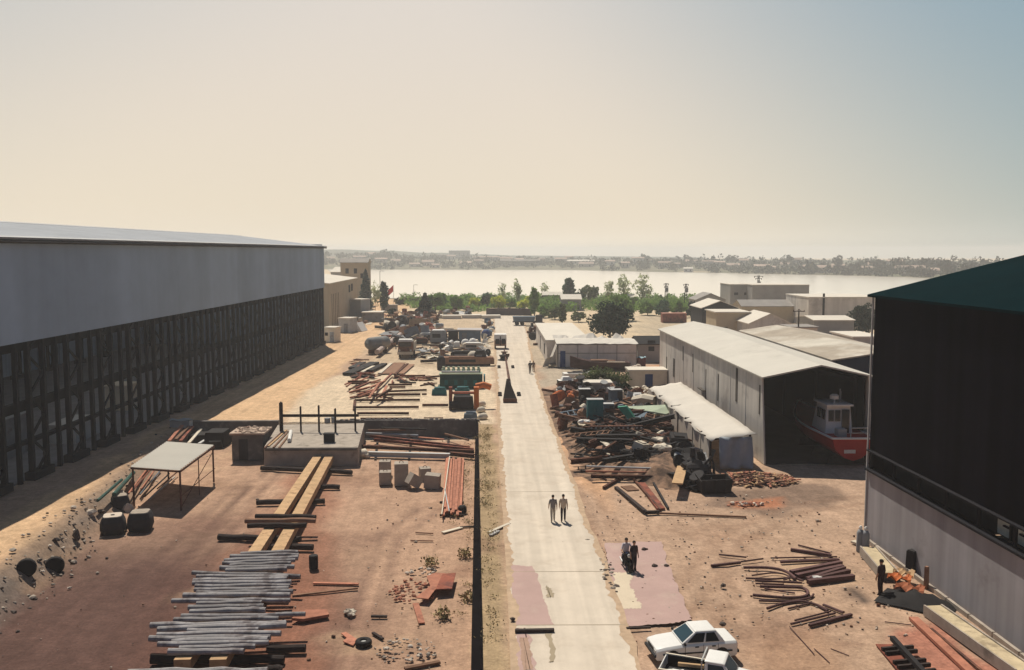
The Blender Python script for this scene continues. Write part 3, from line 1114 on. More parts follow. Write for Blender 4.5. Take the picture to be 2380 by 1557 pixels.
mb.add([(hw - 0.2, 1, EH - 0.25), (0, 1, RH - 0.2), (0, Ln - 1, RH - 0.2), (hw - 0.2, Ln - 1, EH - 0.25)], [(0, 1, 2, 3)])
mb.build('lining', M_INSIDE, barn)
mb = MB()
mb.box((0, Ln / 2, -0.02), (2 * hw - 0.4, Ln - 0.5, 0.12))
mb.build('floor_slab', mat('barn_floor_shade', (.05, .045, .04), .95, .3, .5), barn)  # floor colour darkened to keep the barn's inside in shade
for y in (3, 12, 21, 30, 39):
    mb = MB()
    mb.ibeam((-hw + 0.5, y, EH - 0.6), (0, y, RH - 0.5), 0.2, 0.3)
    mb.ibeam((hw - 0.5, y, EH - 0.6), (0, y, RH - 0.5), 0.2, 0.3)
    mb.box((-hw + 0.4, y, EH / 2), (0.25, 0.25, EH - 0.4))
    mb.box((hw - 0.4, y, EH / 2), (0.25, 0.25, EH - 0.4))
    mb.build('roof_truss', M_STEELWORK, barn)
for y, z, w, h in ((8.5, 5.2, 0.55, 3.0), (15.0, 4.0, 0.28, 2.6), (26, 5.0, 0.2, 2.0), (31, 5.5, 0.2, 1.6), (36, 3.2, 0.9, 2.2), (40.5, 3.0, 0.5, 2.0), (1.6, 5.0, 0.25, 2.4), (20, 3.6, 0.15, 3.0)):
    mb = MB()
    mb.box((-hw - 0.01, y, z), (0.06, w, h))
    mb.build('wall_gap', M_GAP, barn)
mb = MB()
mb.box((-hw - 0.2, 21, 2.9), (0.35, 2.2, 0.1))
mb.build('bracket_shelf', M_GAP, barn)
mb = MB()
for k in range(1, 9):
    mb.box((-hw - 0.01, k * 5.0 + 0.6, EH / 2), (0.04, 0.07, EH - 0.2))
mb.build('wall_batten', M_LIGHTGREY, barn)

# the flat-roofed shed beside it
M_FLATROOF = mat('patched_felt_roofing', (0.36, 0.31, 0.25), 0.9, 0.15, 0.3, (0.52, 0.48, 0.41), 0.53, 0.12)
M_GABLEBLUE = mat('dark_blue_gable_sheeting', (0.02, 0.03, 0.055), 0.8, 0.15, 0.5)
annex = thing('storage_shed', 'low wide shed with patched grey felt roof and dark blue gable beside the boat barn', 'shed', (38.0, 86.0, 0))
mb = MB()
for s_ in (-1, 1):
    mb.extr([(s_ * 5.0, 0.1, 6.45), (s_ * 5.0, 33, 6.45), (0, 33, 7.2), (0, 0.1, 7.2)], (0, 0, 0.12))
mb.build('roof', M_FLATROOF, annex)
mb = MB()
mb.extr([(-4.8, 0.3, 0), (4.8, 0.3, 0), (4.8, 0.3, 6.4), (0, 0.3, 7.12), (-4.8, 0.3, 6.4)], (0, 0.1, 0))
mb.build('gable', M_GABLEBLUE, annex)
mb = MB()
mb.box((-4.75, 16.6, 3.2), (0.1, 32.3, 6.4))
mb.box((4.75, 16.6, 3.2), (0.1, 32.3, 6.4))
mb.box((0, 32.7, 3.2), (9.4, 0.1, 6.4))
mb.build('wall', M_BARNWALL, annex)

# lean-to along the barn
M_TARP = mat('creased_white_tarpaulin', (0.56, 0.52, 0.46), 0.65, 0.06, 0.6, bump=0.5)
M_PANELBROWN = mat('patched_brown_boarding', (0.58, 0.50, 0.42), 0.9, 0.15, 0.5, (0.44, 0.36, 0.30), 0.58, 0.5)
lean = thing('lean_to_store', 'low lean-to store with a sagging white tarpaulin roof along the barn wall', 'lean-to', (19.0, 69.5, 0))
mb = MB()
rng = random.Random(8)
rows = []
for j in range(28):
    y = j * 1.03
    row = []
    for i in range(7):
        t = i / 6
        x = -1.75 + t * 3.5
        if j == 0:
            x += rng.uniform(-0.1, 0.1)
        z = 2.3 + t * 0.55 + rng.uniform(-0.07, 0.07) + (0.12 * math.sin(y * 1.1) * (1 - t))
        yy = y + (rng.uniform(-0.5, 0.4) if j == 0 else rng.uniform(-0.1, 0.1))
        if i == 0:
            x += rng.uniform(-0.15, 0.12)
            z -= 0.12
        row.append((x, yy, z))
    rows.append(row)
mb.loft(rows, 0, False, False)
tp = mb.build('tarpaulin_roof', M_TARP, lean, smooth=True)
sol = tp.modifiers.new('thickness', 'SOLIDIFY')
sol.thickness = 0.03
for k in range(9):
    y = 0.6 + k * 3.1
    mb = MB()
    mb.box((-1.66 + .04 * (k % 2), y + 1.5, 1.05 + 0.1 * (k % 2)), (0.08, 3.0, 2.1), 0.02 * (k % 3 - 1))
    mb.build('side_boarding', M_PANELBROWN, lean)
for k in range(10):
    mb = MB()
    mb.box((-1.62, 0.5 + k * 3.1, 1.13), (0.14, 0.14, 2.3))
    mb.box((1.5, 0.5 + k * 3.1, 1.35), (0.14, 0.14, 2.7))
    mb.beam((-1.6, 0.5 + k * 3.1, 2.18), (1.6, 0.5 + k * 3.1, 2.66), 0.1, 0.12)
    mb.build('post_frame', M_DARKWOOD, lean)
rows = []
for j in range(8):
    z = 2.55 * (1 - j / 7)
    rows.append([(-1.1 + i * 2.6 / 9, -0.15 + 0.18 * math.sin(i * 1.7 + j * 0.5) - 0.06 * j, max(0.12, z + 0.15 * math.sin(i * 1.3) * (j > 0))) for i in range(10)])
mb = MB()
mb.loft(rows, 0, False, False)
ts = mb.build('hanging_sheet', mat('blue_grey_plastic_sheet', (0.36, 0.40, 0.43), 0.6, 0.15, 0.8), lean, smooth=True)
sol = ts.modifiers.new('thickness', 'SOLIDIFY')
sol.thickness = 0.02

# ------------------------------------------------------------------ sunken yard: walls, platform, hut
mb = MB()
for k in range(12):
    y0, y1 = 22 + k * 5.67, 22 + (k + 1) * 5.67
    w0, w1 = 0.24, 0.24 - 0.0
    wa, wb = np.interp(y0, [36, 82], [0.24, 0.14]), np.interp(y1, [36, 82], [0.24, 0.14])
    mb.prism([(x_wall(y0) - wa, y0), (x_wall(y0) + wa, y0), (x_wall(y1) + wb, y1), (x_wall(y1) - wb, y1)], PIT - 0.2, 0.16)
one(mb, 'retaining_wall', mat('bitumen_coated_wall', (0.009, 0.008, 0.009), 0.95, 0.35, 1.0, spec=0.0), 'long narrow black retaining wall running beside the concrete road', 'wall')
mb = MB()
mb.prism([(-15.5, 89.75), (-1.15, 89.75), (-1.15, 90.25), (-15.5, 90.25)], PIT - 0.2, 0.16)
rng = random.Random(4)
for k in range(26):
    mb.box((-15 + k * 0.53, 90.05 + rng.uniform(-0.2, 0.2), 0.2), (rng.uniform(0.2, 0.6), 0.3, 0.1), rng.uniform(-0.3, 0.3))
one(mb, 'retaining_wall', M_CONCDARK, 'dark concrete retaining wall behind the bundle of long steel beams', 'wall')
mb = MB()
mb.prism([(-31.5, 89.75), (-21.3, 89.75), (-21.3, 90.3), (-31.5, 90.3)], PIT - 0.2, 0.14)
one(mb, 'retaining_wall', M_CONCDARK, 'dark concrete retaining wall between the flat-roofed hut and the dirt track', 'wall')

pf = thing('concrete_platform', 'raised grey concrete platform at the head of the timber slipway', 'platform', (0, 0, PIT))
a, b, c_, d = G(613, 1041.5), G(832, 1040.5), G(847, 984), G(646, 988)
mb = MB()
mb.prism([(p.x, p.y) for p in (a, b, c_, d)], 0, -PIT + 0.03)
mb.build('slab', M_CONC, pf)
mb = MB()
mb.beam(a + Vector((0.1, -0.05, -PIT - 0.12)), b + Vector((-0.1, -0.05, -PIT - 0.12)), 0.12, 0.2)
mb.build('edge_beam', M_CONCDARK, pf)
P = G(574, 1006.5, 0.9)
hut = thing('concrete_hut', 'small dark concrete hut with rubble piled on its flat roof', 'hut', (P.x, P.y + 1.1, PIT))
hh = 2.35
mb = MB()
mb.box((0, 0, hh / 2), (2.75, 2.2, hh))
mb.build('wall', M_CONCDARK, hut)
mb = MB()
mb.box((0, 0.25, hh + 0.08), (3.1, 3.0, 0.16))
rng = random.Random(2)
for k in range(44):
    mb.rock((rng.uniform(-1.4, 1.4), rng.uniform(-1.1, 1.6), hh + 0.2), rng.uniform(0.08, 0.3), rng, 0, 0.5)
mb.build('roof', mat('broken_render', (0.44, 0.34, 0.27), 0.95, 0.3, 1.5, (0.26, 0.17, 0.13), 0.58), hut)
mb = MB()
mb.box((-0.35, -1.11, 1.0), (0.8, 0.05, 1.9))
mb.build('doorway', M_DARK, hut)

# timber posts with a rail, standing on the platform
fence = thing('post_and_rail', 'row of five dark timber posts with one long rail on the platform', 'fence', (0, 0, 0.03))
zx = lambda x: 499.7 + .28884 * x
zy = lambda y: 821 + .28884 * y
posts = [(535, 625, 402, 0.30), (692, 632, 432, 0.15), (838, 634, 424, 0.16), (970, 638, 450, 0.17), (1130, 628, 445, 0.16)]
for x, yb, yt, w in posts:
    P = G(zx(x), zy(yb))
    h = top_z(zx(x), zy(yt), P)
    mb = MB()
    mb.box((P.x, P.y, h / 2), (w, w, h))
    mb.add([(P.x - w / 2, P.y - w / 2, h), (P.x + w / 2, P.y - w / 2, h), (P.x + w / 2, P.y + w / 2, h), (P.x - w / 2, P.y + w / 2, h), (P.x, P.y, h + w * 0.5)], [(0, 1, 4), (1, 2, 4), (2, 3, 4), (3, 0, 4)])
    mb.build('post', M_DARKWOOD, fence)
P0, P1 = G(zx(535), zy(626)), G(zx(1160), zy(630))
mb = MB()
za, zb_ = top_z(zx(535), zy(502), P0), top_z(zx(1160), zy(500), P1)
mb.beam(P0 + Vector((0, -0.15, za)), P1 + Vector((0, -0.15, zb_)), 0.10, 0.26)
mb.build('rail', M_DARKWOOD, fence)

# corrugated canopy in the sunken yard
zc = PIT + 3.0
c1, c2, c3, c4 = G(388, 1027, zc), G(498, 1035, zc), G(418.5, 1093, zc), G(304, 1085, zc)
can = thing('corrugated_canopy', 'open canopy with pale corrugated roof over stacked pipes', 'canopy', (0, 0, 0))
mb = MB()
ribs = 18
rows = []
for j in range(ribs * 2 + 1):
    t = j / (ribs * 2)
    p, q = c4.lerp(c1, t), c3.lerp(c2, t)
    dz = Vector((0, 0, 0.10 if j % 2 else 0.0))
    rows.append([p + dz, q + dz])
mb.loft(rows, 0, False, False)
cr_ = mb.build('roof', M_BARNROOF, can)
s_ = cr_.modifiers.new('thickness', 'SOLIDIFY')
s_.thickness = 0.02
fr = [c1, c2, c3, c4]
for i, p in enumerate(fr):
    mb = MB()
    q = (c1 + c2 + c3 + c4) / 4
    b_ = p.lerp(q, 0.04)
    mb.box((b_.x, b_.y, (PIT + zc) / 2), (0.11, 0.11, zc - PIT))
    mb.build('post', M_RUST, can)
mb = MB()
for p, q in ((c1, c2), (c2, c3), (c3, c4), (c4, c1)):
    mb.beam(p - Vector((0, 0, 0.1)), q - Vector((0, 0, 0.1)), 0.08, 0.12)
mb.beam(Vector((c3.x, c3.y, PIT + 0.3)), Vector((c2.x, c2.y, zc - 0.3)), 0.04, 0.04)
mb.beam(Vector((c3.x, c3.y, PIT + 1.1)), Vector((c2.x, c2.y, PIT + 1.1)), 0.04, 0.04)
m_ = (c2 + c3) / 2
mb.box((m_.x, m_.y, (PIT + zc) / 2), (0.06, 0.06, zc - PIT - 0.1))
mb.build('frame', M_RUST, can)

# ------------------------------------------------------------------ things lying in the yard
def zz(fx, x0, y0):
    return lambda x, y: (x0 + fx * x, y0 + fx * y)


Z2 = zz(.28884, 499.7, 821.0)       # enlargements of the photograph that were measured
Z4 = zz(.38993, 285.5, 1177.9)
ZA = zz(.18344, 821.0, 713.9)
Z1 = zz(.2521, 0.0, 892.3)
Z3 = zz(.29995, 1142.2, 821.0)
Z6 = zz(.32135, 1641.9, 1056.5)
ZC = zz(.27617 / 1.4008, 1270.7, 892.3)
ZB = zz(.13752, 1213.6, 713.9)
ZR = zz(.30898 / 1.4008, 1984.6, 1213.6)


def lay(kind, name, p, q, w, h, m, label, cat, group=None, lift=0.0, taper=1.0, seed=0):
    """a long thing lying on the ground between two points of the photograph"""
    A = on_ground((p[0] + q[0]) / 2, (p[1] + q[1]) / 2)
    zb = A.z
    P, Q = G(*p, zb + lift + h), G(*q, zb + lift + h)
    cen = (P + Q) / 2
    o = Vector((cen.x, cen.y, zb + lift))
    a, b = P - o, Q - o
    a.z = b.z = h / 2
    mb = MB()
    if kind == 'beam':
        mb.beam(a, b, w, h)
    elif kind == 'ibeam':
        mb.ibeam(a, b, w, h)
    elif kind == 'tube':
        mb.tube([a, b], h / 2, 10)
    elif kind == 'log':
        rr = random.Random(seed)
        pts, rs = [], []
        for k in range(7):
            t = k / 6
            pt = a.lerp(b, t)
            pts.append(pt + Vector((rr.uniform(-.03, .03), rr.uniform(-.05, .05), rr.uniform(-.03, .03))))
            rs.append(h / 2 * (1 - (1 - taper) * t) * rr.uniform(0.92, 1.06))
        mb.tube(pts, rs, 9)
    return one(mb, name, m, label, cat, o, 0, group)


# slipway rails and sleepers
for i, (p, q) in enumerate((((741, 1055), (423, 1533)), ((766, 1057), (506, 1533)))):
    lay('beam', 'slipway_rail', p, q, 0.72, 0.5, M_TANWOOD, ('long tan timber slipway rail, the one nearer the dirt track' if i == 0 else 'long tan timber slipway rail, the one nearer the concrete blocks'), 'slipway rail', 'twin timber slipway rails', 0.42)
SL = [((606, 1082), (818, 1092), 'below the platform face'), ((700, 1127), (790, 1125), 'first beyond the one at the platform face'), ((595, 1161), (755, 1158), 'half way along the bare rails'),
      ((508, 1240), (700, 1246), 'just in front of the three crossing timbers'), ((590, 1264), (727, 1264), 'touching the far end of the grey log row'),
      ((350, 1523), (660, 1521), 'under the near end of the grey log row'), ((620, 1498), (711, 1498), 'jutting out beside the near grey logs'), ((620, 1544), (655, 1546), 'jutting out at the near end of the rails')]
for i, (p, q, w) in enumerate(SL):
    lay('log', 'sleeper', p, q, 0.4, 0.42, M_DARKWOOD, 'dark sleeper under the slipway rails, ' + w, 'sleeper', 'dark sleepers under the slipway rails', 0, 0.95, i)
for i, (p, q, w) in enumerate((((593, 1194), (734, 1196), 'farthest of the three'), ((570, 1205), (734, 1203), 'middle one of the three, longest'), ((574, 1215), (712, 1214), 'nearest of the three'))):
    lay('log', 'crossing_timber', p, q, 0.4, 0.36, M_DARKWOOD if i != 1 else M_BROWNWOOD, 'dark timber lying across both slipway rails, ' + w, 'timber', 'three dark timbers across the rails', 0.92, 0.95, i)
LOGS = [(700, 268, 1045, 258), (640, 284, 1050, 272), (600, 306, 1045, 290), (595, 322, 1030, 305), (640, 336, 1000, 324), (575, 352, 1022, 338), (610, 366, 980, 358), (415, 378, 1060, 398), (440, 402, 990, 404),
        (420, 424, 980, 414), (415, 440, 1000, 436), (430, 462, 1000, 452), (425, 482, 990, 474), (440, 498, 1010, 488), (362, 514, 1000, 508), (290, 545, 1000, 540), (440, 562, 830, 556), (388, 588, 836, 574), (400, 610, 852, 598), (345, 638, 1090, 626),
        (300, 662, 930, 650), (165, 690, 975, 674), (205, 710, 970, 692), (380, 726, 805, 716), (200, 748, 940, 736), (155, 770, 880, 758), (290, 786, 862, 774), (205, 806, 870, 792), (340, 826, 790, 816), (270, 844, 720, 840), (30, 964, 860, 960), (60, 985, 800, 984)]
for i, (a, b, c, d) in enumerate(LOGS):
    lay('log', 'grey_log', Z4(a, b), Z4(c, d), 0.3, 0.25 + 0.05 * ((i * 7) % 4) / 3, M_GREYWOOD, 'weathered grey log, %s from the far end of the row across the slipway rails' % nth(i), 'log', 'weathered grey logs across the slipway rails', 0.92, 0.88 if i % 2 else 1.1, i)

# near the middle of the sunken yard
mb = MB()
mb.lathe([(0.0, 0), (0.27, 0), (0.27, 0.3), (0.29, 0.32), (0.27, 0.34), (0.27, 0.75), (0.24, 0.78), (0, 0.78)])
P = on_ground(729, 1320)
one(mb, 'oil_drum', M_DARK, 'small black drum standing alone beside the far grey logs', 'drum', P)
for p, q, w, h, m, lab in ((Z4(1135, 450), Z4(1405, 456), .2, .08, M_PINKWOOD, 'reddish plank lying level on the yard beside the grey logs'),
                           (Z4(1010, 525), Z4(1400, 480), .14, .08, M_BROWNWOOD, 'thin brown batten sticking out from the grey logs at a slant'),
                           (Z4(1480, 646), Z4(1575, 648), .16, .1, M_DARKWOOD, 'short dark stick lying alone between tyre and red sheets'),
                           (Z4(1490, 745), Z4(1550, 782), .14, .1, M_DARKWOOD, 'short dark stick lying beside the worn tyre'),
                           (Z4(1680, 958), Z4(1890, 918), .22, .1, M_BROWNWOOD, 'brown board lying at the near edge of the sunken yard'),
                           (Z4(1745, 572), Z4(1782, 690), .32, .06, M_PINKWOOD, 'reddish board pointing away below the heap of red sheets'),
                           (Z4(1745, 150), Z4(1850, 156), .1, .06, M_BROWNWOOD, 'thin brown lath near the red planks, farther of two'),
                           (Z4(1715, 197), Z4(1850, 200), .1, .06, M_BROWNWOOD, 'thin brown lath near the red planks, nearer of two'),
                           (Z4(1905, 150), Z4(2020, 120), .3, .06, M_CREAM, 'pale board between the red planks and the black wall'),
                           (Z4(2010, 118), Z4(2095, 112), .12, .08, M_DARK, 'short dark bar leaning towards the black wall'),
                           (Z4(2180, 150), Z4(2305, 95), .22, .08, M_CREAM, 'pale board lying across the dirt strip onto the road'),
                           (Z4(2190, 165), Z4(2240, 140), .2, .08, M_LIGHTGREY, 'short grey board beside the black wall on the dirt strip')):
    lay('beam', 'plank', p, q, w, h, m, lab, 'plank')


def plate(poly_px, t, m, name, label, cat, lift=0.02, tilt=0.0):
    A = on_ground(sum(p[0] for p in poly_px) / len(poly_px), sum(p[1] for p in poly_px) / len(poly_px))
    pts = [G(x, y, A.z + lift + t) for x, y in poly_px]
    c = sum((p for p in pts), Vector()) / len(pts)
    mb = MB()
    mb.prism([(p.x - c.x, p.y - c.y) for p in pts], 0, t)
    if tilt:
        mb.v = [(x, y, z + tilt * (y + 1) * 0.5 + abs(tilt)) for x, y, z in mb.v]
    return one(mb, name, m, label, cat, (c.x, c.y, A.z + lift))


plate([Z4(*p) for p in ((1005, 662), (1090, 612), (1215, 610), (1230, 640), (1075, 668))], 0.14, M_PINKWOOD, 'wooden_board', 'reddish wooden panel lying against the side of the grey logs', 'panel', 0.1)
plate([Z4(*p) for p in ((1745, 540), (1832, 470), (1812, 412), (1862, 392), (1925, 395), (1900, 488), (1862, 492), (1820, 548))], 0.05, M_PINKWOOD, 'steel_sheet', 'large torn red sheet lying flat beside red rubble', 'sheet', 0.25)
plate([Z4(*p) for p in ((1905, 400), (1985, 392), (1962, 486), (1865, 490))], 0.05, M_RUSTRED, 'steel_sheet', 'darker red sheet overlapping the large torn red sheet', 'sheet', 0.36)
plate([Z4(*p) for p in ((1300, 752), (1330, 745), (1400, 790), (1372, 826), (1312, 800), (1335, 780))], 0.05, M_PINKWOOD, 'steel_sheet', 'notched pink sheet lying right beside the worn tyre', 'sheet')
P = on_ground(*Z4(1435, 822))
mb = MB()
mb.lathe([(0.16, 0.0), (0.36, 0.0), (0.40, 0.06), (0.40, 0.18), (0.36, 0.24), (0.18, 0.24), (0.15, 0.18), (0.15, 0.06)], n=18)
tyre = thing('tyre', 'worn tyre lying flat on the red soil beside a pink sheet', 'tyre', P)
mb.build('casing', M_RUBBER, tyre, smooth=True)
mb = MB()
mb.lathe([(0.04, 0.06), (0.2, 0.06), (0.2, 0.16), (0.04, 0.16)], n=14)
mb.build('rim', M_LIGHTGREY, tyre)


def rubble(name, px, rx, ry, n, s0, s1, m, label, seed=1, zc=0.0):
    A = on_ground(*px)
    rr = random.Random(seed)
    mb = MB()
    for _ in range(n):
        t = rr.random() ** 0.6
        a = rr.uniform(0, 6.283)
        x, y = rx * t * math.cos(a), ry * t * math.sin(a)
        s = rr.uniform(s0, s1)
        mb.rock((x, y, zg(A.x + x, A.y + y) - A.z + s * 0.3 + zc * (1 - t)), s, rr, rr.randrange(len(m)), 0.6)
    o = mb.build(name, m, None, A)
    return tag(o, label, 'rubble', kind='stuff')


M_STONE = mat('grey_rubble_stone', (0.34, 0.29, 0.24), 0.95, 0.3, 2.0)
M_STONE2 = mat('pale_rubble_stone', (0.55, 0.47, 0.39), 0.95, 0.2, 2.0)
M_STONE3 = mat('dark_rubble_stone', (0.10, 0.08, 0.07), 0.95, 0.3, 2.0)
M_BRICKRED = mat('brick_rubble', (0.42, 0.18, 0.12), 0.95, 0.3, 2.0)
rubble('rubble', Z4(1740, 500), 1.4, 1.8, 60, .05, .17, [M_BRICKRED, M_PINKWOOD], 'spread of red broken brick beside the torn red sheets', 2, 0.06)
rubble('rubble', Z4(1780, 395), 0.9, 0.7, 22, .05, .17, [M_STONE2, M_STONE3], 'pale and dark broken stones behind the torn red sheets', 3, 0.3)
rubble('rubble', Z4(1690, 858), 1.5, 1.4, 70, .04, .13, [M_STONE2, M_STONE, M_STONE3], 'low spread of grey broken stones near the worn tyre', 4, 0.2)
rubble('rubble', Z4(1360, 640), 0.35, 0.35, 9, .1, .22, [M_STONE, M_CREAM], 'tiny pale stone pile on the red soil', 5, 0.1)
# scree on the bank between the track and the sunken yard
mb = MB()
rr = random.Random(21)
for _ in range(300):
    y = rr.uniform(40, 90) if rr.random() < 0.5 else rr.uniform(44, 62)
    x = x_left(y) + rr.gauss(1.3, 0.95)
    s = rr.uniform(0.04, 0.15) * (1.9 if rr.random() < 0.05 else 1)
    mb.rock((x, y, zg(x, y) + s * 0.2), s, rr, rr.choice((0, 0, 1, 2, 2)), 0.6)
tag(mb.build('rubble', [M_STONE, M_STONE2, M_STONE3]), 'broken stones strewn down the bank beside the dirt track', 'rubble', kind='stuff')
# scattered clods and litter on both yards
mb = MB()
for _ in range(1000):
    if rr.random() < 0.5:
        y = rr.uniform(38, 88)
        x = rr.uniform(x_left(y) + 3, x_wall(y) - 0.4)
        if x < -8 and rr.random() < 0.75:
            continue
    else:
        y = rr.uniform(38, 62)
        x = rr.uniform(3.5 + (62 - y) * 0.06, 22)
    s = rr.uniform(0.025, 0.085) * (1.8 if rr.random() < 0.04 else 1)
    mb.rock((x, y, zg(x, y) + s * 0.1), s, rr, rr.choice((0, 1, 0, 2, 3, 4)), 0.6)
tag(mb.build('gravel', [M_STONE, M_STONE2, M_STONE3, M_RUST, M_BROWNWOOD]), 'loose stones and clods scattered over the bare yards', 'gravel', kind='stuff')

# weeds along the dirt strip and the black wall
M_WEED = mat('dry_green_weeds', (0.20, 0.18, 0.085), 0.9, 0.35, 1.5, (0.36, 0.27, 0.13), 0.46, 0.6)
mb = MB()
for _ in range(150):
    y = rr.choice((rr.uniform(38, 90), rr.uniform(60, 86)))
    x = x_wall(y) + (rr.gauss(0.7, 0.3) if rr.random() < 0.62 else rr.gauss(-0.9, 0.6))
    z = zg(x, y) + (0.0 if x > x_wall(y) else 0)
    for _k in range(30):
        r_ = rr.uniform(0, 0.45)
        a = rr.uniform(0, 6.28)
        mb.leaf((x + r_ * math.cos(a), y + r_ * math.sin(a), z + rr.uniform(0.02, 0.24)), 0.055, rr)
for px in (Z4(1910, 662), Z4(2040, 300), Z4(2060, 560), Z4(1835, 350)):
    P = on_ground(*px)
    for _k in range(150):
        mb.leaf((P.x + rr.gauss(0, 0.22), P.y + rr.gauss(0, 0.22), P.z + rr.uniform(0, 0.5)), 0.10, rr)
tag(mb.build('weeds', M_WEED), 'dry weeds growing along the black wall and the dirt strip', 'weeds', kind='stuff')

# concrete blocks
for px, w, d, h, rz, tilt, lab in (((895, 1127), 0.95, 0.95, 1.0, 0.06, 0, 'low pale concrete block at the end of the cluster nearest the slipway'),
                                   ((894, 1108), 0.95, 0.9, 1.25, 0.02, 0, 'concrete block with a hole in its top, tucked behind the low one'),
                                   ((933, 1129), 1.12, 1.1, 1.75, 0.08, 0, 'tallest concrete block of the cluster'),
                                   ((968, 1137), 1.0, 0.9, 0.9, 0.5, 0.6, 'concrete block tipped over on its edge'),
                                   ((1003, 1137), 1.2, 1.1, 1.05, -0.1, 0.08, 'wide concrete block beside the red planks'),
                                   ((990, 1116), 0.9, 0.9, 0.95, 0.25, 0, 'concrete block half hidden behind the tipped one')):
    P = on_ground(*px)
    t_ = thing('concrete_block', lab, 'block', P, rz, 'concrete mooring blocks in a cluster')
    mb = MB()
    M3 = Matrix.Rotation(tilt, 3, 'Y')
    mb.box((0, d / 2, h / 2 + abs(tilt) * 0.28), (w, d, h), 0, 0, M3, 0.97)
    mb.build('body', M_CONC, t_)
    if tilt == 0:
        mb = MB()
        pts = [(0.16 * math.cos(a) * 1.0, d / 2, h + 0.16 * math.sin(a)) for a in [math.pi * k / 8 for k in range(9)]]
        mb.tube(pts, 0.025, 6)
        mb.build('lifting_eye', M_RUST, t_)

# red planks pointing away from the camera
for i in range(12):
    k, lay_ = i % 7, i // 7
    x0 = 1040 + k * 6.2 + (3 if lay_ else 0)
    x1 = 1030 + k * 6.6 + (3 if lay_ else 0)
    lay('beam', 'red_plank', (x1, 1196 - (i * 37 % 5) * 3 - lay_ * 6), (x0 + (i % 3 - 1) * 1.2, 1062 + (i * 53 % 7)), 0.20, 0.11, M_PINKWOOD, ('red primed plank in the lower layer beside the black wall, %s from the blocks' if lay_ == 0 else 'red primed plank in the top layer beside the black wall, %s from the blocks') % nth(k), 'plank', 'red primed planks in a bundle', 0.14 + lay_ * 0.12)
lay('tube', 'pole', Z2(1825, 1290), Z2(1888, 825), 0.1, 0.09, M_CREAM, 'pale slender pole lying over the edge of the red planks', 'pole', None, 0.42)
lay('tube', 'pole', Z2(1885, 1265), Z2(1848, 1085), 0.1, 0.09, M_LIGHTGREY, 'short pale pole lying aslant on the red planks', 'pole', None, 0.42)
for i, yy in enumerate((1165, 1195)):
    lay('beam', 'bearer', (1022, yy), (1078, yy), 0.16, 0.13, M_DARKWOOD, 'dark bearer under the near ends of the red planks, ' + ('farther one' if i == 0 else 'nearer one'), 'bearer')
P = on_ground(*Z2(1990, 1285))
mb = MB()
mb.lathe([(0, 0), (0.3, 0), (0.33, 0.15), (0.3, 0.45), (0.2, 0.55), (0, 0.55)], n=10)
one(mb, 'oil_can', M_DARK, 'dark stubby can standing at the near end of the red planks', 'can', P)

# bundle of long beams before the retaining wall
for kind, p, q, w, h, m, lab, lf in (('tube', Z2(1230, 612), Z2(1535, 606), .22, .22, M_BROWNWOOD, 'brown pipe at the back of the beam bundle below the wall', 0.5),
                                     ('tube', Z2(1340, 592), Z2(1700, 604), .2, .2, M_DARK, 'dark pipe lying closest to the retaining wall', 0.5),
                                     ('tube', Z2(1215, 634), Z2(1635, 652), .3, .28, M_GREY, 'grey pipe with pale ends in the beam bundle', 0.45),
                                     ('ibeam', Z2(1250, 654), Z2(2050, 748), .25, .25, M_RUSTRED, 'long red beam slanting across the bundle, farther one', 0.32),
                                     ('ibeam', Z2(1280, 684), Z2(2080, 764), .25, .25, M_RUSTRED, 'long red beam slanting across the bundle, nearer one', 0.3),
                                     ('beam', Z2(1640, 672), Z2(1840, 690), .4, .1, M_PINKWOOD, 'short pink board on top of the beam bundle', 0.6),
                                     ('ibeam', Z2(1170, 738), Z2(2085, 778), .3, .3, M_RUST, 'longest rusty beam of the bundle, beside the pale one', 0.25),
                                     ('ibeam', Z2(1235, 790), Z2(1890, 806), .42, .45, M_LIGHTGREY, 'thick pale steel beam at the front of the bundle', 0.12),
                                     ('ibeam', Z2(1890, 792), Z2(2085, 812), .35, .35, M_RUST, 'short rusty beam butting against the thick pale beam', 0.12),
                                     ('tube', Z2(1850, 640), Z2(2040, 690), .2, .2, M_BROWNWOOD, 'brown pole at the wall end of the beam bundle', 0.4)):
    lay(kind, 'steel_beam' if kind == 'ibeam' else ('steel_pipe' if kind == 'tube' else 'plank'), p, q, w, h, m, lab, 'beam' if kind == 'ibeam' else ('pipe' if kind == 'tube' else 'plank'), 'long beams and pipes below the retaining wall', lf)
for i, x in enumerate((1290, 1560, 1860)):
    lay('beam', 'bearer', Z2(x, 850), Z2(x + 25, 640), 0.2, 0.12, M_DARKWOOD, 'dark bearer under the beam bundle, %s from the platform' % nth(i), 'bearer')
P = on_ground(*Z2(1190, 838))
mb = MB()
mb.rock((0, 0, 0.35), 0.6, rr, 0, 0.8)
mb.rock((0.4, -0.2, 0.2), 0.4, rr, 0, 0.8)
one(mb, 'white_sack', M_CREAM, 'pale full sack slumped at the corner of the platform', 'sack', P, 0, None, True)
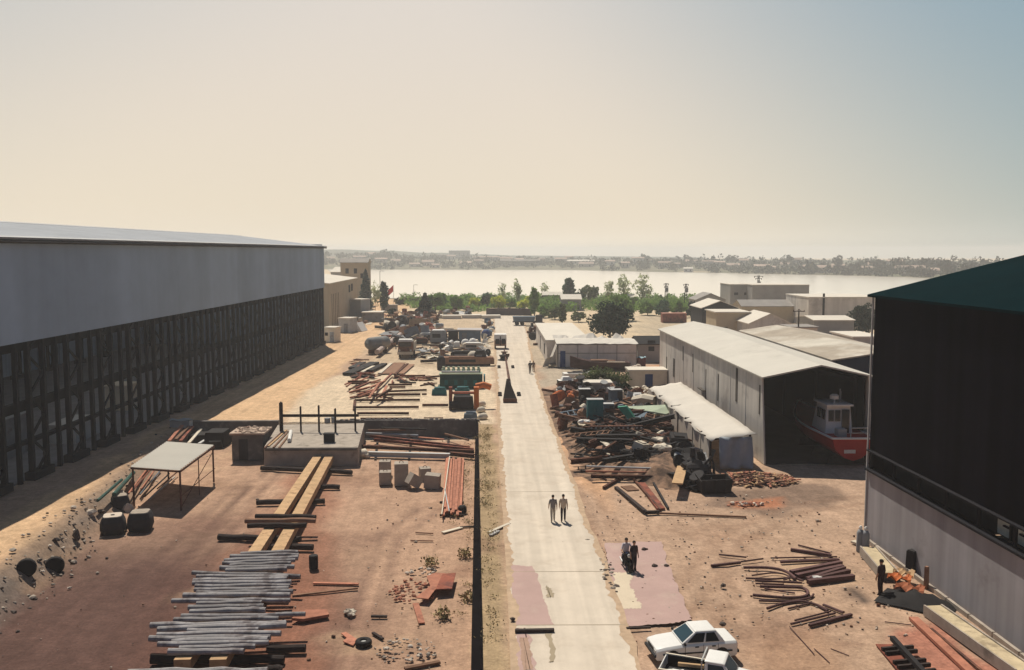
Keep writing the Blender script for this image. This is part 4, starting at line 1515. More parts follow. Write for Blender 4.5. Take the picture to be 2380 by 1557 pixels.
# on the platform
for i, (p, q, w, m, lab) in enumerate(((Z2(430, 745), Z2(575, 615), .16, M_TANWOOD, 'tan batten on the platform, nearest its edge'), (Z2(470, 755), Z2(590, 625), .16, M_BROWNWOOD, 'brown batten on the platform beside the tan one'),
                                       (Z2(515, 758), Z2(600, 650), .14, M_BROWNWOOD, 'short brown batten on the platform under the white pipe'), (Z2(400, 760), Z2(540, 630), .14, M_RUST, 'rusty bar on the outer edge of the platform'))):
    P, Q = G(*p, 0.12), G(*q, 0.12)
    c = (P + Q) / 2
    mb = MB()
    mb.beam(P - c, Q - c, w, 0.09)
    one(mb, 'batten', m, lab, 'batten', (c.x, c.y, 0.09))
P, Q = G(*Z2(597, 700), 0.25), G(*Z2(610, 628), 0.25)
mb = MB()
mb.tube([(0, 0, 0), Q - P], 0.17, 10)
one(mb, 'cement_pipe', M_WHITE, 'short white pipe lying beside the platform posts', 'pipe', P)
P = G(*Z2(920, 715), 0.03)
mb = MB()
mb.prism([(-.45, -.3), (.45, -.3), (.45, .3), (-.45, .3)], 0, 0.75)
mb.box((0, 0, 0.79), (0.98, 0.68, 0.06))
mb.box((0, -.32, .4), (.7, .06, .08))
one(mb, 'iron_box', M_DARK, 'black iron box standing on the middle of the platform', 'box', P)
rubble('rubble', Z2(1055, 675), .5, .4, 16, .08, .2, [M_BRICKRED, M_STONE3], 'small heap of reddish rubble on the platform', 8, 0.1)
P = G(*Z2(905, 560), 0.05)
mb = MB()
mb.lathe([(0, 0), (0.3, 0), (0.3, 0.5), (0, 0.5)], n=10)
mb.box((0.6, 0, 0.3), (0.4, 0.4, 0.6), 0.3)
one(mb, 'winch', M_GREY, 'small grey winch behind the platform posts', 'winch', P)

# pipes below the canopy and behind it, and the black blocks near it
for i, (p, q, d, m, lab) in enumerate(((Z1(1185, 1000), Z1(1360, 770), .14, M_PINKWOOD, 'long pink pipe under the canopy, outermost'), (Z1(1215, 985), Z1(1400, 770), .12, M_RUSTRED, 'red pipe under the canopy next to the outermost'),
                                       (Z1(1300, 960), Z1(1430, 780), .12, M_PINKWOOD, 'short pink pipe under the canopy'), (Z1(1290, 1010), Z1(1480, 790), .12, M_BLUEGREY, 'blue grey pipe under the canopy'),
                                       (Z1(1370, 1060), Z1(1610, 850), .12, M_LIGHTGREY, 'pale pipe sticking out farthest from under the canopy'), (Z1(1335, 1030), Z1(1560, 820), .12, M_DARK, 'dark pipe under the canopy beside the pale one'),
                                       (Z1(1050, 1000), Z1(1230, 800), .3, M_GREEN, 'dark green pipe beside the bank edge at the canopy'), (Z1(900, 1060), Z1(1120, 870), .22, M_GREEN, 'green hose-like pipe lying along the bank near the canopy'),
                                       (Z1(1450, 960), Z1(1640, 800), .1, M_RUST, 'rusty rod under the canopy beside its front post'))):
    lay('tube', 'steel_pipe', p, q, d, d, m, lab, 'pipe', 'pipes stacked under the canopy', 0.1 + 0.12 * (i % 3))
for i, (p, q, m, lab) in enumerate(((Z1(1560, 520), Z1(1680, 375), M_PINKWOOD, 'pink plank leaning behind the canopy, outermost'), (Z1(1620, 505), Z1(1740, 385), M_BROWNWOOD, 'brown plank in the bundle behind the canopy'),
                                    (Z1(1665, 520), Z1(1775, 385), M_RUSTRED, 'red plank in the bundle behind the canopy'), (Z1(1740, 540), Z1(1862, 402), M_CREAM, 'pale plank in the bundle behind the canopy'), (Z1(1835, 545), Z1(1890, 512), M_LIGHTGREY, 'short grey plank behind the canopy corner'))):
    lay('beam', 'plank', p, q, .28, .12, m, lab, 'plank', 'planks bundled behind the canopy', 0.5)
P = on_ground(*Z1(1670, 400))
mb = MB()
rows = [[(-1.0 + i * .5, -0.5 + j * .4, 0.75 + 0.1 * math.sin(i * 2 + j)) for i in range(5)] for j in range(4)]
mb.loft(rows, 0, False, False)
mb.box((0, 0.1, 0.35), (1.9, 1.0, 0.7))
one(mb, 'covered_stack', M_LIGHTGREY, 'stack under a pale grey sheet behind the bundled planks', 'stack', P)
P = on_ground(*Z1(2010, 560))
mb = MB()
mb.box((0, 0, 0.7), (2.0, 2.6, 1.4), 0, 0, None, 0.85)
mb.box((-2.0, 0.6, 0.5), (1.8, 2.2, 1.0), 0.1, 0, None, 0.85)
mb.box((0.2, -1.5, 0.35), (1.4, 0.8, 0.7), 0.2, 0, None, 0.8)
one(mb, 'covered_stack', M_RUBBER, 'group of black boxy lumps between canopy and concrete hut', 'stack', P)  # three plain black tapered boxes filling a dark area
M_BLACKCONC = mat('near_black_concrete', (0.045, 0.042, 0.045), .9, .3, 1.0)  # near-black block sides; the caps on top are paler
for px, w, h, m, rz, lab in ((Z1(1035, 1400), 1.5, 1.15, M_BLACKCONC, 0.3, 'squat dark mooring block with a hole in its pale top'), (Z1(1275, 1370), 1.5, 1.2, M_BLACKCONC, 0.15, 'dark mooring block with a plain grey top, nearest the canopy shadow'), (Z1(1120, 1170), 1.2, 1.0, M_BLACKCONC, 0.5, 'smaller dark mooring block behind the two large ones')):
    P = on_ground(*px)
    t_ = thing('mooring_block', lab, 'block', P, rz, 'dark mooring blocks beside the canopy')
    mb = MB()
    k8 = [(math.copysign(abs(math.cos(a)) ** .45, math.cos(a)), math.copysign(abs(math.sin(a)) ** .45, math.sin(a))) for a in [2 * math.pi * (q + .5) / 16 for q in range(16)]]
    mb.loft([[(x * w * s_ * .5, w / 2 + y * w * s_ * .5, z) for x, y in k8] for s_, z in ((.9, 0), (1.06, h * .3), (1.02, h * .7), (.84, h))])
    mb.build('body', m, t_)
    mb = MB()
    mb.prism([(x * w * .38, w / 2 + y * w * .38) for x, y in k8], h - .01, h + .05)
    mb.build('cap', M_STONE2 if 'hole' in lab else M_STONE, t_)
    if 'hole' in lab:
        mb = MB()
        mb.lathe([(0, 0.05), (0.13, 0.05), (0.13, 0.06), (0, 0.06)], (0, w / 2, h + 0.01), 12)
        mb.build('eye_hole', M_DARK, t_)
for px, w, h, lab in ((Z1(1180, 1175), .8, .7, 'pale rock on the block cluster beside the canopy'), (Z1(840, 1200), .7, .4, 'pale flat stone at the foot of the bank'), (Z1(710, 1440), .5, .75, 'dark upright stump at the foot of the bank'), (Z1(1155, 1345), .35, .5, 'small pale stone between the two dark mooring blocks'), (Z1(1090, 1030), .9, .5, 'flat grey slab before the canopy pipes')):
    P = on_ground(*px)
    mb = MB()
    mb.rock((0, 0, h * 0.4), w * 0.6, random.Random(len(lab)), 0, h / w)
    one(mb, 'boulder', M_STONE3 if 'dark' in lab else M_STONE2, lab, 'rock', P)
for px, lab in (((62, 1328), 'large dark tyre half buried at the foot of the bank'), ((128, 1322), 'smaller dark tyre beside the large half buried one')):
    P = on_ground(*px)
    t_ = thing('tyre', lab, 'tyre', P, 0.4)
    r_ = 0.52 if 'large' in lab else 0.30
    mb = MB()
    mb.lathe([(r_ * .5, -.16), (r_ * .92, -.2), (r_, -.1), (r_, .1), (r_ * .92, .2), (r_ * .5, .16)], (0, 0, r_ * .4), 20, axis='Y')
    mb.build('casing', M_RUBBER, t_, smooth=True)
    mb = MB()
    mb.lathe([(0.05, -.1), (r_ * .52, -.1), (r_ * .52, .1), (0.05, .1)], (0, 0, r_ * .4), 14, axis='Y')
    mb.build('rim', M_DARK, t_)

# ------------------------------------------------------------------ the concrete yard beyond the wall
for i, (a, b, c, d, w, lab) in enumerate(((20, 1165, 845, 1160, .22, 'fourth from the wall'), (0, 1255, 830, 1250, .22, 'third row from the wall'), (50, 1330, 705, 1330, .22, 'second row from the wall'), (90, 1400, 735, 1398, .2, 'row nearest the retaining wall'),
                                          (875, 1225, 1205, 1225, .24, 'alone beside the rust-red press'), (440, 970, 745, 966, .24, 'farthest, touching the red tangle'), (460, 1000, 660, 998, .22, 'short, against the red tangle'), (430, 1055, 930, 1036, .22, 'slanting towards the green engine'),
                                          (280, 1095, 850, 1090, .26, 'running into the red tangle'), (870, 1092, 930, 1090, .2, 'tiny end piece before the teal machine'), (890, 962, 1062, 956, .12, 'thin, pointing at the green engine'), (895, 1396, 1140, 1396, .1, 'thin bar at the wall before the press'))):
    lay('ibeam', 'steel_beam', ZA(a, b), ZA(c, d), w, w, M_RUST, 'rusty beam laid out on the concrete yard, ' + lab, 'beam', 'rusty beams laid out in rows', 0.05)
for i, (a, b, c, d, lab) in enumerate(((10, 1290, 22, 1170, 'dark slanting rail at the end of the rusty beam rows'), (205, 1140, 322, 960, 'pale red slotted rail across the red tangle, longer one'), (350, 1140, 425, 990, 'pale red slotted rail across the beam ends, shorter one'))):
    t_ = None
    lay('beam', 'slotted_rail', ZA(a, b), ZA(c, d), .3, .1, M_PINKWOOD if i else M_RUST, lab, 'rail', None, 0.55 if i else 0.05)
rr = random.Random(31)
for i in range(26):
    cx_, cy_ = rr.uniform(-10, 400), rr.uniform(900, 1130)
    a = rr.uniform(-0.8, 0.2)
    l_ = rr.uniform(40, 140)
    m = (M_RUSTRED, M_RUST, M_PINKWOOD)[i % 3]
    lay('ibeam' if i % 2 else 'tube', 'scrap_bar', ZA(cx_ - l_ * math.cos(a), cy_ - l_ * math.sin(a)), ZA(cx_ + l_ * math.cos(a), cy_ + l_ * math.sin(a)), .22, .2, m, ('red bar' if i % 3 == 0 else 'rusty bar' if i % 3 == 1 else 'pink bar') + ' in the red tangle behind the platform posts', 'bar', ('red bars' if i % 3 == 0 else 'rusty bars' if i % 3 == 1 else 'pink bars') + ' in the red tangle', rr.uniform(0, 0.7))
for i, (a, b, c, d, w, h, m, lab) in enumerate(((-70, 830, 270, 690, 1.5, .35, M_DARK, 'dark stack of steel plates on the pale yard, biggest'), (-20, 760, 120, 690, 1.0, .3, M_DARK, 'dark plate stack behind the biggest one'), (205, 795, 395, 706, .9, .3, M_DARK, 'dark narrow plate stack next to the biggest'),
                                                (110, 815, 260, 740, .5, .2, M_CREAM, 'pale plank between the two dark plate stacks'), (335, 830, 480, 706, .5, .2, M_CREAM, 'pale plank beside the narrow plate stack'), (440, 840, 590, 700, 1.8, .06, M_BROWNWOOD, 'flat brown sheet between pale plank and brown rail'),
                                                (528, 845, 688, 708, .35, .22, M_RUST, 'brown rail slanting over the flat sheets'), (600, 840, 740, 720, .9, .06, M_BROWNWOOD, 'flat brown sheet outside the brown rail'), (855, 668, 1010, 662, .5, .4, M_DARKWOOD, 'dark heavy baulk lying before the lorry'))):
    lay('beam', 'steel_plate' if 'plate' in lab else 'plank', ZA(a, b), ZA(c, d), w, h, m, lab, 'plate stack' if 'stack' in lab[:25] else 'plank', None, 0.04 + (0.012 * i))

# green marine engine
P = G(*ZA(1362, 1030))
eng = thing('marine_engine', 'huge dark green marine engine with a row of cylinder heads', 'engine', (P.x, P.y, 0))
mb = MB()
mb.loft([[(x, -0.1, .15), (x, 2.2, .15), (x, 2.2, 0.9), (x, 1.9, 1.7), (x, 0.2, 1.7), (x, -0.1, 1.2)] for x in (-2.6, 2.7)])
mb.box((0, 1.0, 0.1), (5.8, 2.6, 0.2))
mb.build('engine_block', M_GREEN, eng)
mb = MB()
mb.box((0, 1.05, 1.78), (5.4, 1.9, 0.12))
mb.build('deck', M_PALEGREEN, eng)
for k in range(8):
    mb = MB()
    mb.lathe([(0.26, 1.84), (0.26, 2.3), (0.16, 2.36), (0.16, 2.6), (0, 2.6)], (-2.2 + k * 0.63, 1.4, 0), 10)
    mb.build('cylinder_head', M_PALEGREEN, eng)
for k in range(9):
    mb = MB()
    mb.box((-2.4 + k * 0.6, -0.12, 0.75), (0.42, 0.08, 0.6))
    mb.build('inspection_cover', M_TEAL if k % 2 else M_GREEN, eng)
mb = MB()
mb.lathe([(0.2, -.1), (0.75, -.1), (0.75, .1), (0.2, .1)], (2.95, 1.0, 0.95), 18, axis='X')
mb.build('flywheel', M_TEAL, eng)
mb = MB()
mb.tube([(-2.4, 0.35, 2.05), (2.3, 0.35, 2.05)], 0.14, 8)
mb.build('exhaust_pipe', M_LIGHTGREY, eng)
P = G(*ZA(1115, 790))
mb = MB()
mb.lathe([(0, 0), (0.6, 0), (0.62, .7), (0.6, 1.6), (0.3, 2.0), (0, 2.0)], n=14)
one(mb, 'black_tank', M_DARK, 'black upright tank standing at the end of the green engine', 'tank', P, 0, None, True)
# rust-red press
P = G(*ZA(1390, 1300))
pr = thing('scrap_press', 'rust-red machine frame with two uprights and dark machinery inside', 'machine', (P.x, P.y, 0))
for x in (-1.35, 1.45):
    mb = MB()
    mb.box((x, 0.7, 1.2), (0.35 if x < 0 else 0.55, 0.9, 2.4))
    mb.build('upright', M_ORANGE if x > 0 else M_RUSTRED, pr)
mb = MB()
mb.box((0, 0.7, 1.75), (2.5, 0.6, 0.22))
mb.build('crossbar', M_RUSTRED, pr)
mb = MB()
mb.box((0, 0.9, 0.7), (2.3, 1.5, 1.2), 0, 0, None, 0.9)
mb.lathe([(0, -.5), (.4, -.5), (.4, .5), (0, .5)], (-1.0, 0.2, 0.5), 12, axis='X')
mb.build('machinery', M_DARK, pr)
mb = MB()
mb.tube([(1.4, 1.6, 2.3), (2.2, 1.6, 2.5), (3.0, 1.7, 2.2)], 0.35, 8)
mb.build('duct', M_ORANGE, pr)
for (x, y, w, d, h, m, nm, lab, cat) in ((1090, 1105, 1.8, .8, .9, M_TEAL, 'pump_set', 'teal pump set between green engine and rust-red press', 'pump'), (1380, 1108, 1.9, .8, 1.0, M_TEAL, 'pump_set', 'teal machine behind the crossbar of the rust-red press', 'pump'),
                                         (1485, 1395, 1.4, 1.0, .6, M_BLUEGREY, 'covered_stack', 'small stack under blue grey sheet at the wall corner', 'stack')):
    P = G(*ZA(x, y))
    mb = MB()
    mb.box((0, 0, h * .35), (w, d, h * .7), 0, 0, None, .9)
    mb.lathe([(0, -.35 * w), (.3 * h, -.3 * w), (.3 * h, .2 * w), (0, .25 * w)], (0, 0, h * .75), 10, axis='X')
    mb.box((w * .3, -.1, h * .8), (w * .2, d * .5, h * .4))
    one(mb, nm, m, lab, cat, P)
for x, y, s, lab in ((1630, 1250, .5, 'pale sack against the press'), (1620, 1330, .55, 'pale sack nearer the wall corner'), (1640, 1420, .6, 'pale sack at the end of the wall')):
    P = G(*ZA(x, y))
    mb = MB()
    mb.lathe([(0, 0), (s * .75, 0.05), (s * .9, s * .4), (s * .6, s * .95), (s * .15, s * 1.1), (0, s * 1.1)], n=9)
    mb.v = [(a + 0.08 * math.sin(7 * b + c), b + 0.07 * math.sin(5 * a), c) for a, b, c in mb.v]
    one(mb, 'pale_sack', M_CREAM, 'big ' + lab + ' on the concrete yard', 'sack', P, 0, 'big pale sacks by the dirt strip', True)

# ------------------------------------------------------------------ assorted scrap: prototypes and scatter
def scrap_mesh(kind, m, v):
    mb = MB()
    rr = random.Random(v * 17 + len(kind))
    if kind == 'beam':
        mb.ibeam((-1.1, 0, 0.12), (1.1, 0, 0.12), .2, .22)
    elif kind == 'pipe':
        mb.tube([(-1.1, 0, .12), (0.2, .02, .12), (1.1, .12 * v, .14)], .11, 8)
    elif kind == 'plate':
        mb.extr([(-.6, -.4, .05), (.5, -.45, .08), (.65, .35, .3), (.1, .5, .25), (-.55, .4, .12)], (0, 0, .05))
    elif kind == 'drum':
        if v % 2:
            mb.lathe([(0, -.45), (.29, -.45), (.29, -.15), (.31, -.13), (.29, -.11), (.29, .2), (.31, .22), (.29, .24), (.29, .45), (0, .45)], (0, 0, .3), 12, axis='X')
        else:
            mb.lathe([(0, 0), (.29, 0), (.29, .3), (.31, .32), (.29, .34), (.29, .6), (.31, .62), (.29, .64), (.29, .9), (0, .88)], n=12)
    elif kind == 'case':
        mb.box((0, 0, .35), (.9, .7, .7), 0, 0, None, .94)
        mb.box((.1, -.36, .4), (.4, .06, .3))
        mb.box((0, 0, .73), (.5, .4, .08))
    elif kind == 'tyre':
        mb.lathe([(.2, -.1), (.42, -.12), (.46, 0), (.42, .12), (.2, .1)], (0, 0, .2), 14, axis='Z' if v % 2 else 'Y')
        if v % 2 == 0:
            mb.v = [(a, b, c + .24) for a, b, c in mb.v]
    elif kind == 'lattice':
        for y in (-.3, .3):
            mb.beam((-1.4, y, .1), (1.4, y, .1), .08, .08)
        for k in range(7):
            mb.beam((-1.3 + k * .43, -.3, .1), (-1.3 + k * .43 + .2, .3, .1), .06, .06)
    elif kind == 'casting':
        mb.lathe([(0, 0), (.5, 0), (.5, .15), (.25, .22), (.22, .6), (.38, .66), (.38, .75), (0, .75)], n=10)
        mb.box((.3, 0, .3), (.5, .2, .3), .4)
    elif kind == 'sheet':
        rows = [[(-.8 + i * .4, -.6 + j * .3, .1 + .12 * math.sin(i * 1.7 + j + v)) for i in range(5)] for j in range(5)]
        mb.loft(rows, 0, False, False)
        mb.loft([[(a, b, c - .03) for a, b, c in r_] for r_ in rows][::-1], 0, False, False)
    return mb.mesh('scrap_' + kind, m)


SCRAP_CACHE = {}
SWORD = {'beam': 'steel beam', 'pipe': 'pipe', 'plate': 'bent plate', 'drum': 'drum', 'case': 'machine case', 'tyre': 'tyre', 'lattice': 'lattice frame', 'casting': 'casting', 'sheet': 'crumpled sheet'}
SMATS = {'rusty': M_RUST, 'red': M_RUSTRED, 'dark': M_DARK, 'grey': M_GREY, 'pale': M_LIGHTGREY, 'cream': M_CREAM, 'brown': M_BROWNWOOD, 'black': M_RUBBER, 'blue grey': M_BLUEGREY, 'teal': M_TEAL, 'orange': M_ORANGE, 'white': M_WHITE}


def scatter(poly, n, place, kinds, cols, hfun, seed, smin=.7, smax=1.5, tilt=.35, flat=None):
    rr = random.Random(seed)
    W = [G(x, y) for x, y in poly]
    x0, x1 = min(p.x for p in W), max(p.x for p in W)
    y0, y1 = min(p.y for p in W), max(p.y for p in W)
    pts = []
    while len(pts) < n:
        x, y = rr.uniform(x0, x1), rr.uniform(y0, y1)
        if sdist(np.array([x]), np.array([y]), W)[0] > 0.2:
            pts.append((x, y))
    for x, y in pts:
        k, c, v = rr.choice(kinds), rr.choice(cols), rr.randrange(3)
        if k == 'tyre':
            c = 'black'
        key = (k, c, v)
        if key not in SCRAP_CACHE:
            SCRAP_CACHE[key] = scrap_mesh(k, SMATS[c], v)
        o = bpy.data.objects.new('tyre' if k == 'tyre' else 'scrap_' + k, SCRAP_CACHE[key])
        COL.objects.link(o)
        o.location = (x, y, hfun(x, y) - 0.03)
        t = tilt
        o.rotation_euler = (rr.uniform(-t, t), rr.uniform(-t, t), rr.uniform(0, 6.28) if flat is None else rr.gauss(flat, .5))
        s = rr.uniform(smin, smax)
        o.scale = (s * rr.uniform(.8, 1.3), s, s)
        tag(o, '%s %s %s' % (c, SWORD[k], place), SWORD[k].split()[-1], '%s %ss %s' % (c, SWORD[k], place), 'thing')


HEAP = [(1285, 900), (1283, 985), (1315, 1050), (1365, 1090), (1450, 1118), (1560, 1140), (1650, 1125), (1610, 1055), (1560, 1000), (1510, 945), (1470, 915), (1400, 905)]
HEAPW = [G(x, y) for x, y in HEAP]


def heap_h(x, y):
    d = sdist(np.array([x]), np.array([y]), HEAPW)[0]
    return max(0.0, float(smooth(np.array(d / 2.6)))) * (1.0 + 0.6 * mnoise.noise((x * .6, y * .45, 0)))


mb = MB()
xs = np.arange(min(p.x for p in HEAPW) - .5, max(p.x for p in HEAPW) + .5, .45)
ys = np.arange(min(p.y for p in HEAPW) - .5, max(p.y for p in HEAPW) + .5, .6)
rows = [[(x, y, heap_h(x, y) - 0.06 + 0.0) for x in xs] for y in ys]
mb.loft(rows, 0, False, False)
tag(mb.build('debris', mat('scrap_dirt', (0.24, 0.15, 0.10), .95, .4, 1.2, (0.09, 0.06, 0.045), .52), smooth=True), 'dark trodden dirt and filings under the scrap heap', 'debris', kind='stuff')
ALLK = ['beam', 'pipe', 'plate', 'plate', 'drum', 'case', 'lattice', 'casting', 'sheet', 'tyre', 'beam', 'pipe']
scatter([(1285, 905), (1290, 1000), (1340, 1010), (1345, 915)], 34, 'on the road side of the scrap heap', ['plate', 'casting', 'case', 'sheet', 'drum', 'pipe'], ['rusty', 'orange', 'brown', 'rusty', 'grey', 'red', 'pale'], heap_h, 41)
scatter([(1345, 915), (1340, 1005), (1500, 1000), (1540, 985), (1490, 915)], 110, 'in the far part of the scrap heap', ALLK, ['dark', 'grey', 'rusty', 'cream', 'dark', 'pale', 'brown', 'blue grey', 'dark'], heap_h, 42, .8, 1.6, .5)
scatter([(1330, 1005), (1375, 1085), (1450, 1100), (1590, 1080), (1570, 1010), (1500, 1000)], 150, 'in the near part of the scrap heap', ['beam', 'pipe', 'lattice', 'plate', 'beam', 'sheet', 'pipe', 'case'], ['dark', 'rusty', 'dark', 'brown', 'dark', 'cream', 'black', 'rusty', 'rusty'], heap_h, 43, .6, 1.35, .4, 0.1)
scatter([(1560, 1050), (1590, 1140), (1660, 1135), (1620, 1060)], 46, 'at the canopy end of the scrap heap', ['plate', 'sheet', 'case', 'casting', 'tyre'], ['dark', 'black', 'grey', 'rusty', 'dark'], lambda x, y: heap_h(x, y) * 1.2 + .1, 44, .8, 1.7, .6)
YARD2 = [ZA(350, 330), ZA(460, 190), ZA(640, 100), ZA(1040, 130), ZA(1050, 200), ZA(960, 290), ZA(1130, 330), ZA(1200, 440), ZA(800, 470), ZA(540, 540), ZA(400, 540)]
flat0 = lambda x, y: 0.0
scatter(YARD2, 150, 'in the scrap yard behind the lorry', ALLK, ['rusty', 'brown', 'rusty', 'dark', 'red', 'grey', 'cream'], lambda x, y: 0.25 * (1 + mnoise.noise((x * .4, y * .3, 2))), 51, 1.3, 2.6)
scatter([ZA(640, 110), ZA(1040, 140), ZA(1210, 440), ZA(780, 470)], 44, 'between the lorry and the steel container', ALLK, ['rusty', 'brown', 'dark', 'grey', 'brown', 'red', 'cream'], flat0, 58, 1.3, 2.4)
scatter([ZA(740, 480), ZA(760, 640), ZA(1060, 700), ZA(1080, 460)], 34, 'strewn between the lorry and the long brown crate', ['plate', 'beam', 'pipe', 'sheet', 'lattice'], ['rusty', 'brown', 'dark', 'grey', 'cream'], flat0, 59, .7, 1.5, .1)
scatter([ZA(430, 880), ZA(460, 960), ZA(1040, 1020), ZA(1050, 850)], 26, 'strewn beside the green engine', ['plate', 'beam', 'pipe', 'sheet'], ['rusty', 'brown', 'dark', 'red'], flat0, 60, .6, 1.2, .08)
scatter([ZA(1080, 430), ZA(1090, 640), ZA(1250, 730), ZA(1720, 730), ZA(1740, 420), ZA(1620, 470)], 90, 'among the junk between the blue grey hut and the green engine', ALLK, ['rusty', 'brown', 'cream', 'pale', 'dark', 'grey', 'white'], flat0, 52, .7, 1.4)
scatter([ZA(1640, 160), ZA(1640, 440), ZA(1740, 430), ZA(1790, 200)], 22, 'beside the blue grey hut', ['case', 'drum', 'plate', 'sheet', 'beam'], ['rusty', 'brown', 'cream', 'blue grey'], flat0, 53, .9, 1.6)
scatter([ZA(1040, 20), ZA(1040, 80), ZA(1500, 150), ZA(1480, 40)], 20, 'at the foot of the waterfront bushes', ['case', 'drum', 'plate', 'tyre', 'casting'], ['white', 'dark', 'brown', 'rusty', 'grey'], flat0, 54, 1.2, 2.4)
scatter([ZA(0, 150), ZA(20, 250), ZA(280, 220), ZA(300, 130), ZA(420, 100), ZA(460, 130)], 26, 'beside the small white sheds', ['plate', 'sheet', 'case', 'pipe'], ['cream', 'pale', 'brown', 'red'], flat0, 55, .8, 1.4)
scatter([ZA(0, 640), ZA(0, 900), ZA(330, 900), ZA(300, 840), ZA(130, 640)], 26, 'between the dirt track and the plate stacks', ['beam', 'pipe', 'plate', 'lattice'], ['rusty', 'brown', 'dark', 'red'], flat0, 57, .8, 1.5, .1)
scatter([(1226, 768), (1232, 800), (1290, 810), (1270, 765), (1250, 745)], 26, 'in front of the sheeted workshop', ALLK, ['grey', 'pale', 'dark', 'blue grey', 'rusty', 'white'], flat0, 56, .9, 1.8)

scatter([(1335, 1000), (1370, 1090), (1450, 1105), (1590, 1090), (1575, 1000), (1450, 960)], 46, 'lying long across the scrap heap', ['beam', 'pipe', 'lattice', 'beam'], ['rusty', 'dark', 'brown', 'dark'], lambda x, y: heap_h(x, y) + .12, 45, 1.2, 1.9, .18, .05)
# pieces of the heap that stand out
def hz(px, dz=0.0):
    P = G(*px)
    return Vector((P.x, P.y, heap_h(P.x, P.y) + dz))


def cabinet(px, w, d, h, m, label, rz=0.0, name='steel_cabinet'):
    t_ = thing(name, label, 'cabinet', hz(px, -0.1), rz)
    mb = MB()
    mb.box((0, 0, h / 2), (w, d, h))
    mb.build('body', m, t_)
    mb = MB()
    mb.box((0, 0, h + .02), (w * 1.04, d * 1.04, .05))
    mb.build('lid', M_LIGHTGREY, t_)
    mb = MB()
    mb.box((w * .25, -d / 2 - .02, h * .5), (w * .4, .03, h * .8))
    mb.build('door', M_TEAL if m == M_TEAL else M_DARK, t_)


cabinet(Z3(800, 615), 1.5, .9, 2.1, M_TEAL, 'tall teal cabinet standing upright in the scrap heap')
cabinet(Z3(905, 570), 1.0, .8, 1.5, M_BLUEGREY, 'blue grey cabinet beside the teal one in the scrap heap')
cabinet(Z3(720, 440), 1.2, .9, 1.4, M_DARK, 'dark cabinet with a light lid behind the teal one')
cabinet(Z3(960, 450), 1.3, .9, 1.3, M_BLUEGREY, 'dark blue cabinet at the far side of the scrap heap', .2)
mb = MB()
mb.extr([(-.6, -.2, 1.5), (0.2, -.3, 1.6), (1.0, -.5, .5), (.9, -.6, .05), (.3, -.5, .5)], (0.15, .25, .05))
one(mb, 'green_sheet', mat('bright_green_paint', (.06, .30, .19), .6, .1, 1.0), 'bent bright green sheet leaning beside the cabinets', 'sheet', hz(Z3(1020, 620)))
mb = MB()
mb.extr([(-2.6, .5, .75), (2.4, .8, .9), (3.0, .2, .5), (1.6, -.9, .25), (.2, -.9, .5)], (0, 0, .12))
one(mb, 'boat_deck_panel', M_PALEGREEN, 'broad pale green deck panel lying on the scrap heap', 'panel', hz(Z3(1210, 560)))
mb = MB()
mb.tube([(-2.0, 0, 0.3), (2.6, 0.15, 0.45)], .1, 8)
one(mb, 'steel_pipe', M_PALEGREEN, 'long pale green pole sticking out of the scrap heap to the lean-to', 'pole', hz(Z3(1250, 548)))
mb = MB()
rows = [[(x, -.9, 1.55 - .0 * x), (x, -.45, 1.85), (x, .45, 1.85), (x, .9, 1.5), (x, .4, .25), (x, -.4, .25)] for x in (-1.2, 1.2)]
mb.loft([[(a, b * s, c * k) for a, b, c in r_] for r_, s, k in ((rows[0], .7, .8), ([(0, b, c) for a, b, c in rows[0]], 1, 1), (rows[1], .8, .9))])
one(mb, 'tank_shell', M_CREAM, 'cream tank shell lying behind the green deck panel', 'tank', hz(Z3(1180, 470), -.2), -.5)
lay('beam', 'plank', Z3(1440, 1005), Z3(1490, 835), .75, .1, M_TANWOOD, 'broad tan board sloping down the end of the scrap heap', 'board', None, .95)
mb = MB()
rr = random.Random(19)
mb.lathe([(0, -.9), (.45, -.9), (.62, -.6), (.62, .7), (.3, .9), (0, .9)], (.1, -.2, 1.1), 14, axis='X')
mb.lathe([(.55, 0), (.6, .9), (.42, 1.5), (.2, 1.7), (.18, 2.4), (0, 2.4)], (-.2, .4, .2), 12)
for k in range(9):
    mb.box((rr.uniform(-.9, .9), rr.uniform(-.8, .6), rr.uniform(.3, 1.7)), (rr.uniform(.3, .8), rr.uniform(.2, .6), rr.uniform(.2, .9)), 0, 0, Matrix.Rotation(rr.uniform(-.6, .6), 3, 'X') @ Matrix.Rotation(rr.uniform(-1, 1), 3, 'Z'))
mb.tube([(.5, -.5, 1.6), (.9, -.6, 2.1), (1.2, -.3, 1.6), (1.3, -.2, .1)], .1, 7)
one(mb, 'old_boiler', M_DARK, 'black bulky boiler at the end of the scrap heap', 'boiler', G(*Z3(1585, 1010)))
t_ = thing('scrap_bin', 'large black open bin standing by the wood chips', 'bin', G(*Z3(1735, 1085)), .05)
mb = MB()
for x in (-1.0, 1.0):
    mb.extr([(x, -.1, 0), (x, 1.3, 0), (x * 1.12, 1.4, 1.15), (x * 1.12, -.3, .95)], (.07, 0, 0))
for y in (-.1, 1.3):
    mb.extr([(-1.0, y, 0), (1.05, y, 0), (1.15, y * 1.08 - .12, 1.05), (-1.1, y * 1.08 - .12, 1.0)], (0, .07, 0))
mb.box((0, .6, .05), (2.0, 1.3, .08))
mb.build('body', M_DARK, t_)
for k in (-.7, 0, .7):
    mb = MB()
    mb.beam((k, -.14, .05), (k * 1.05, -.28, .98), .1, .05)
    mb.build('rib', M_DARK, t_)
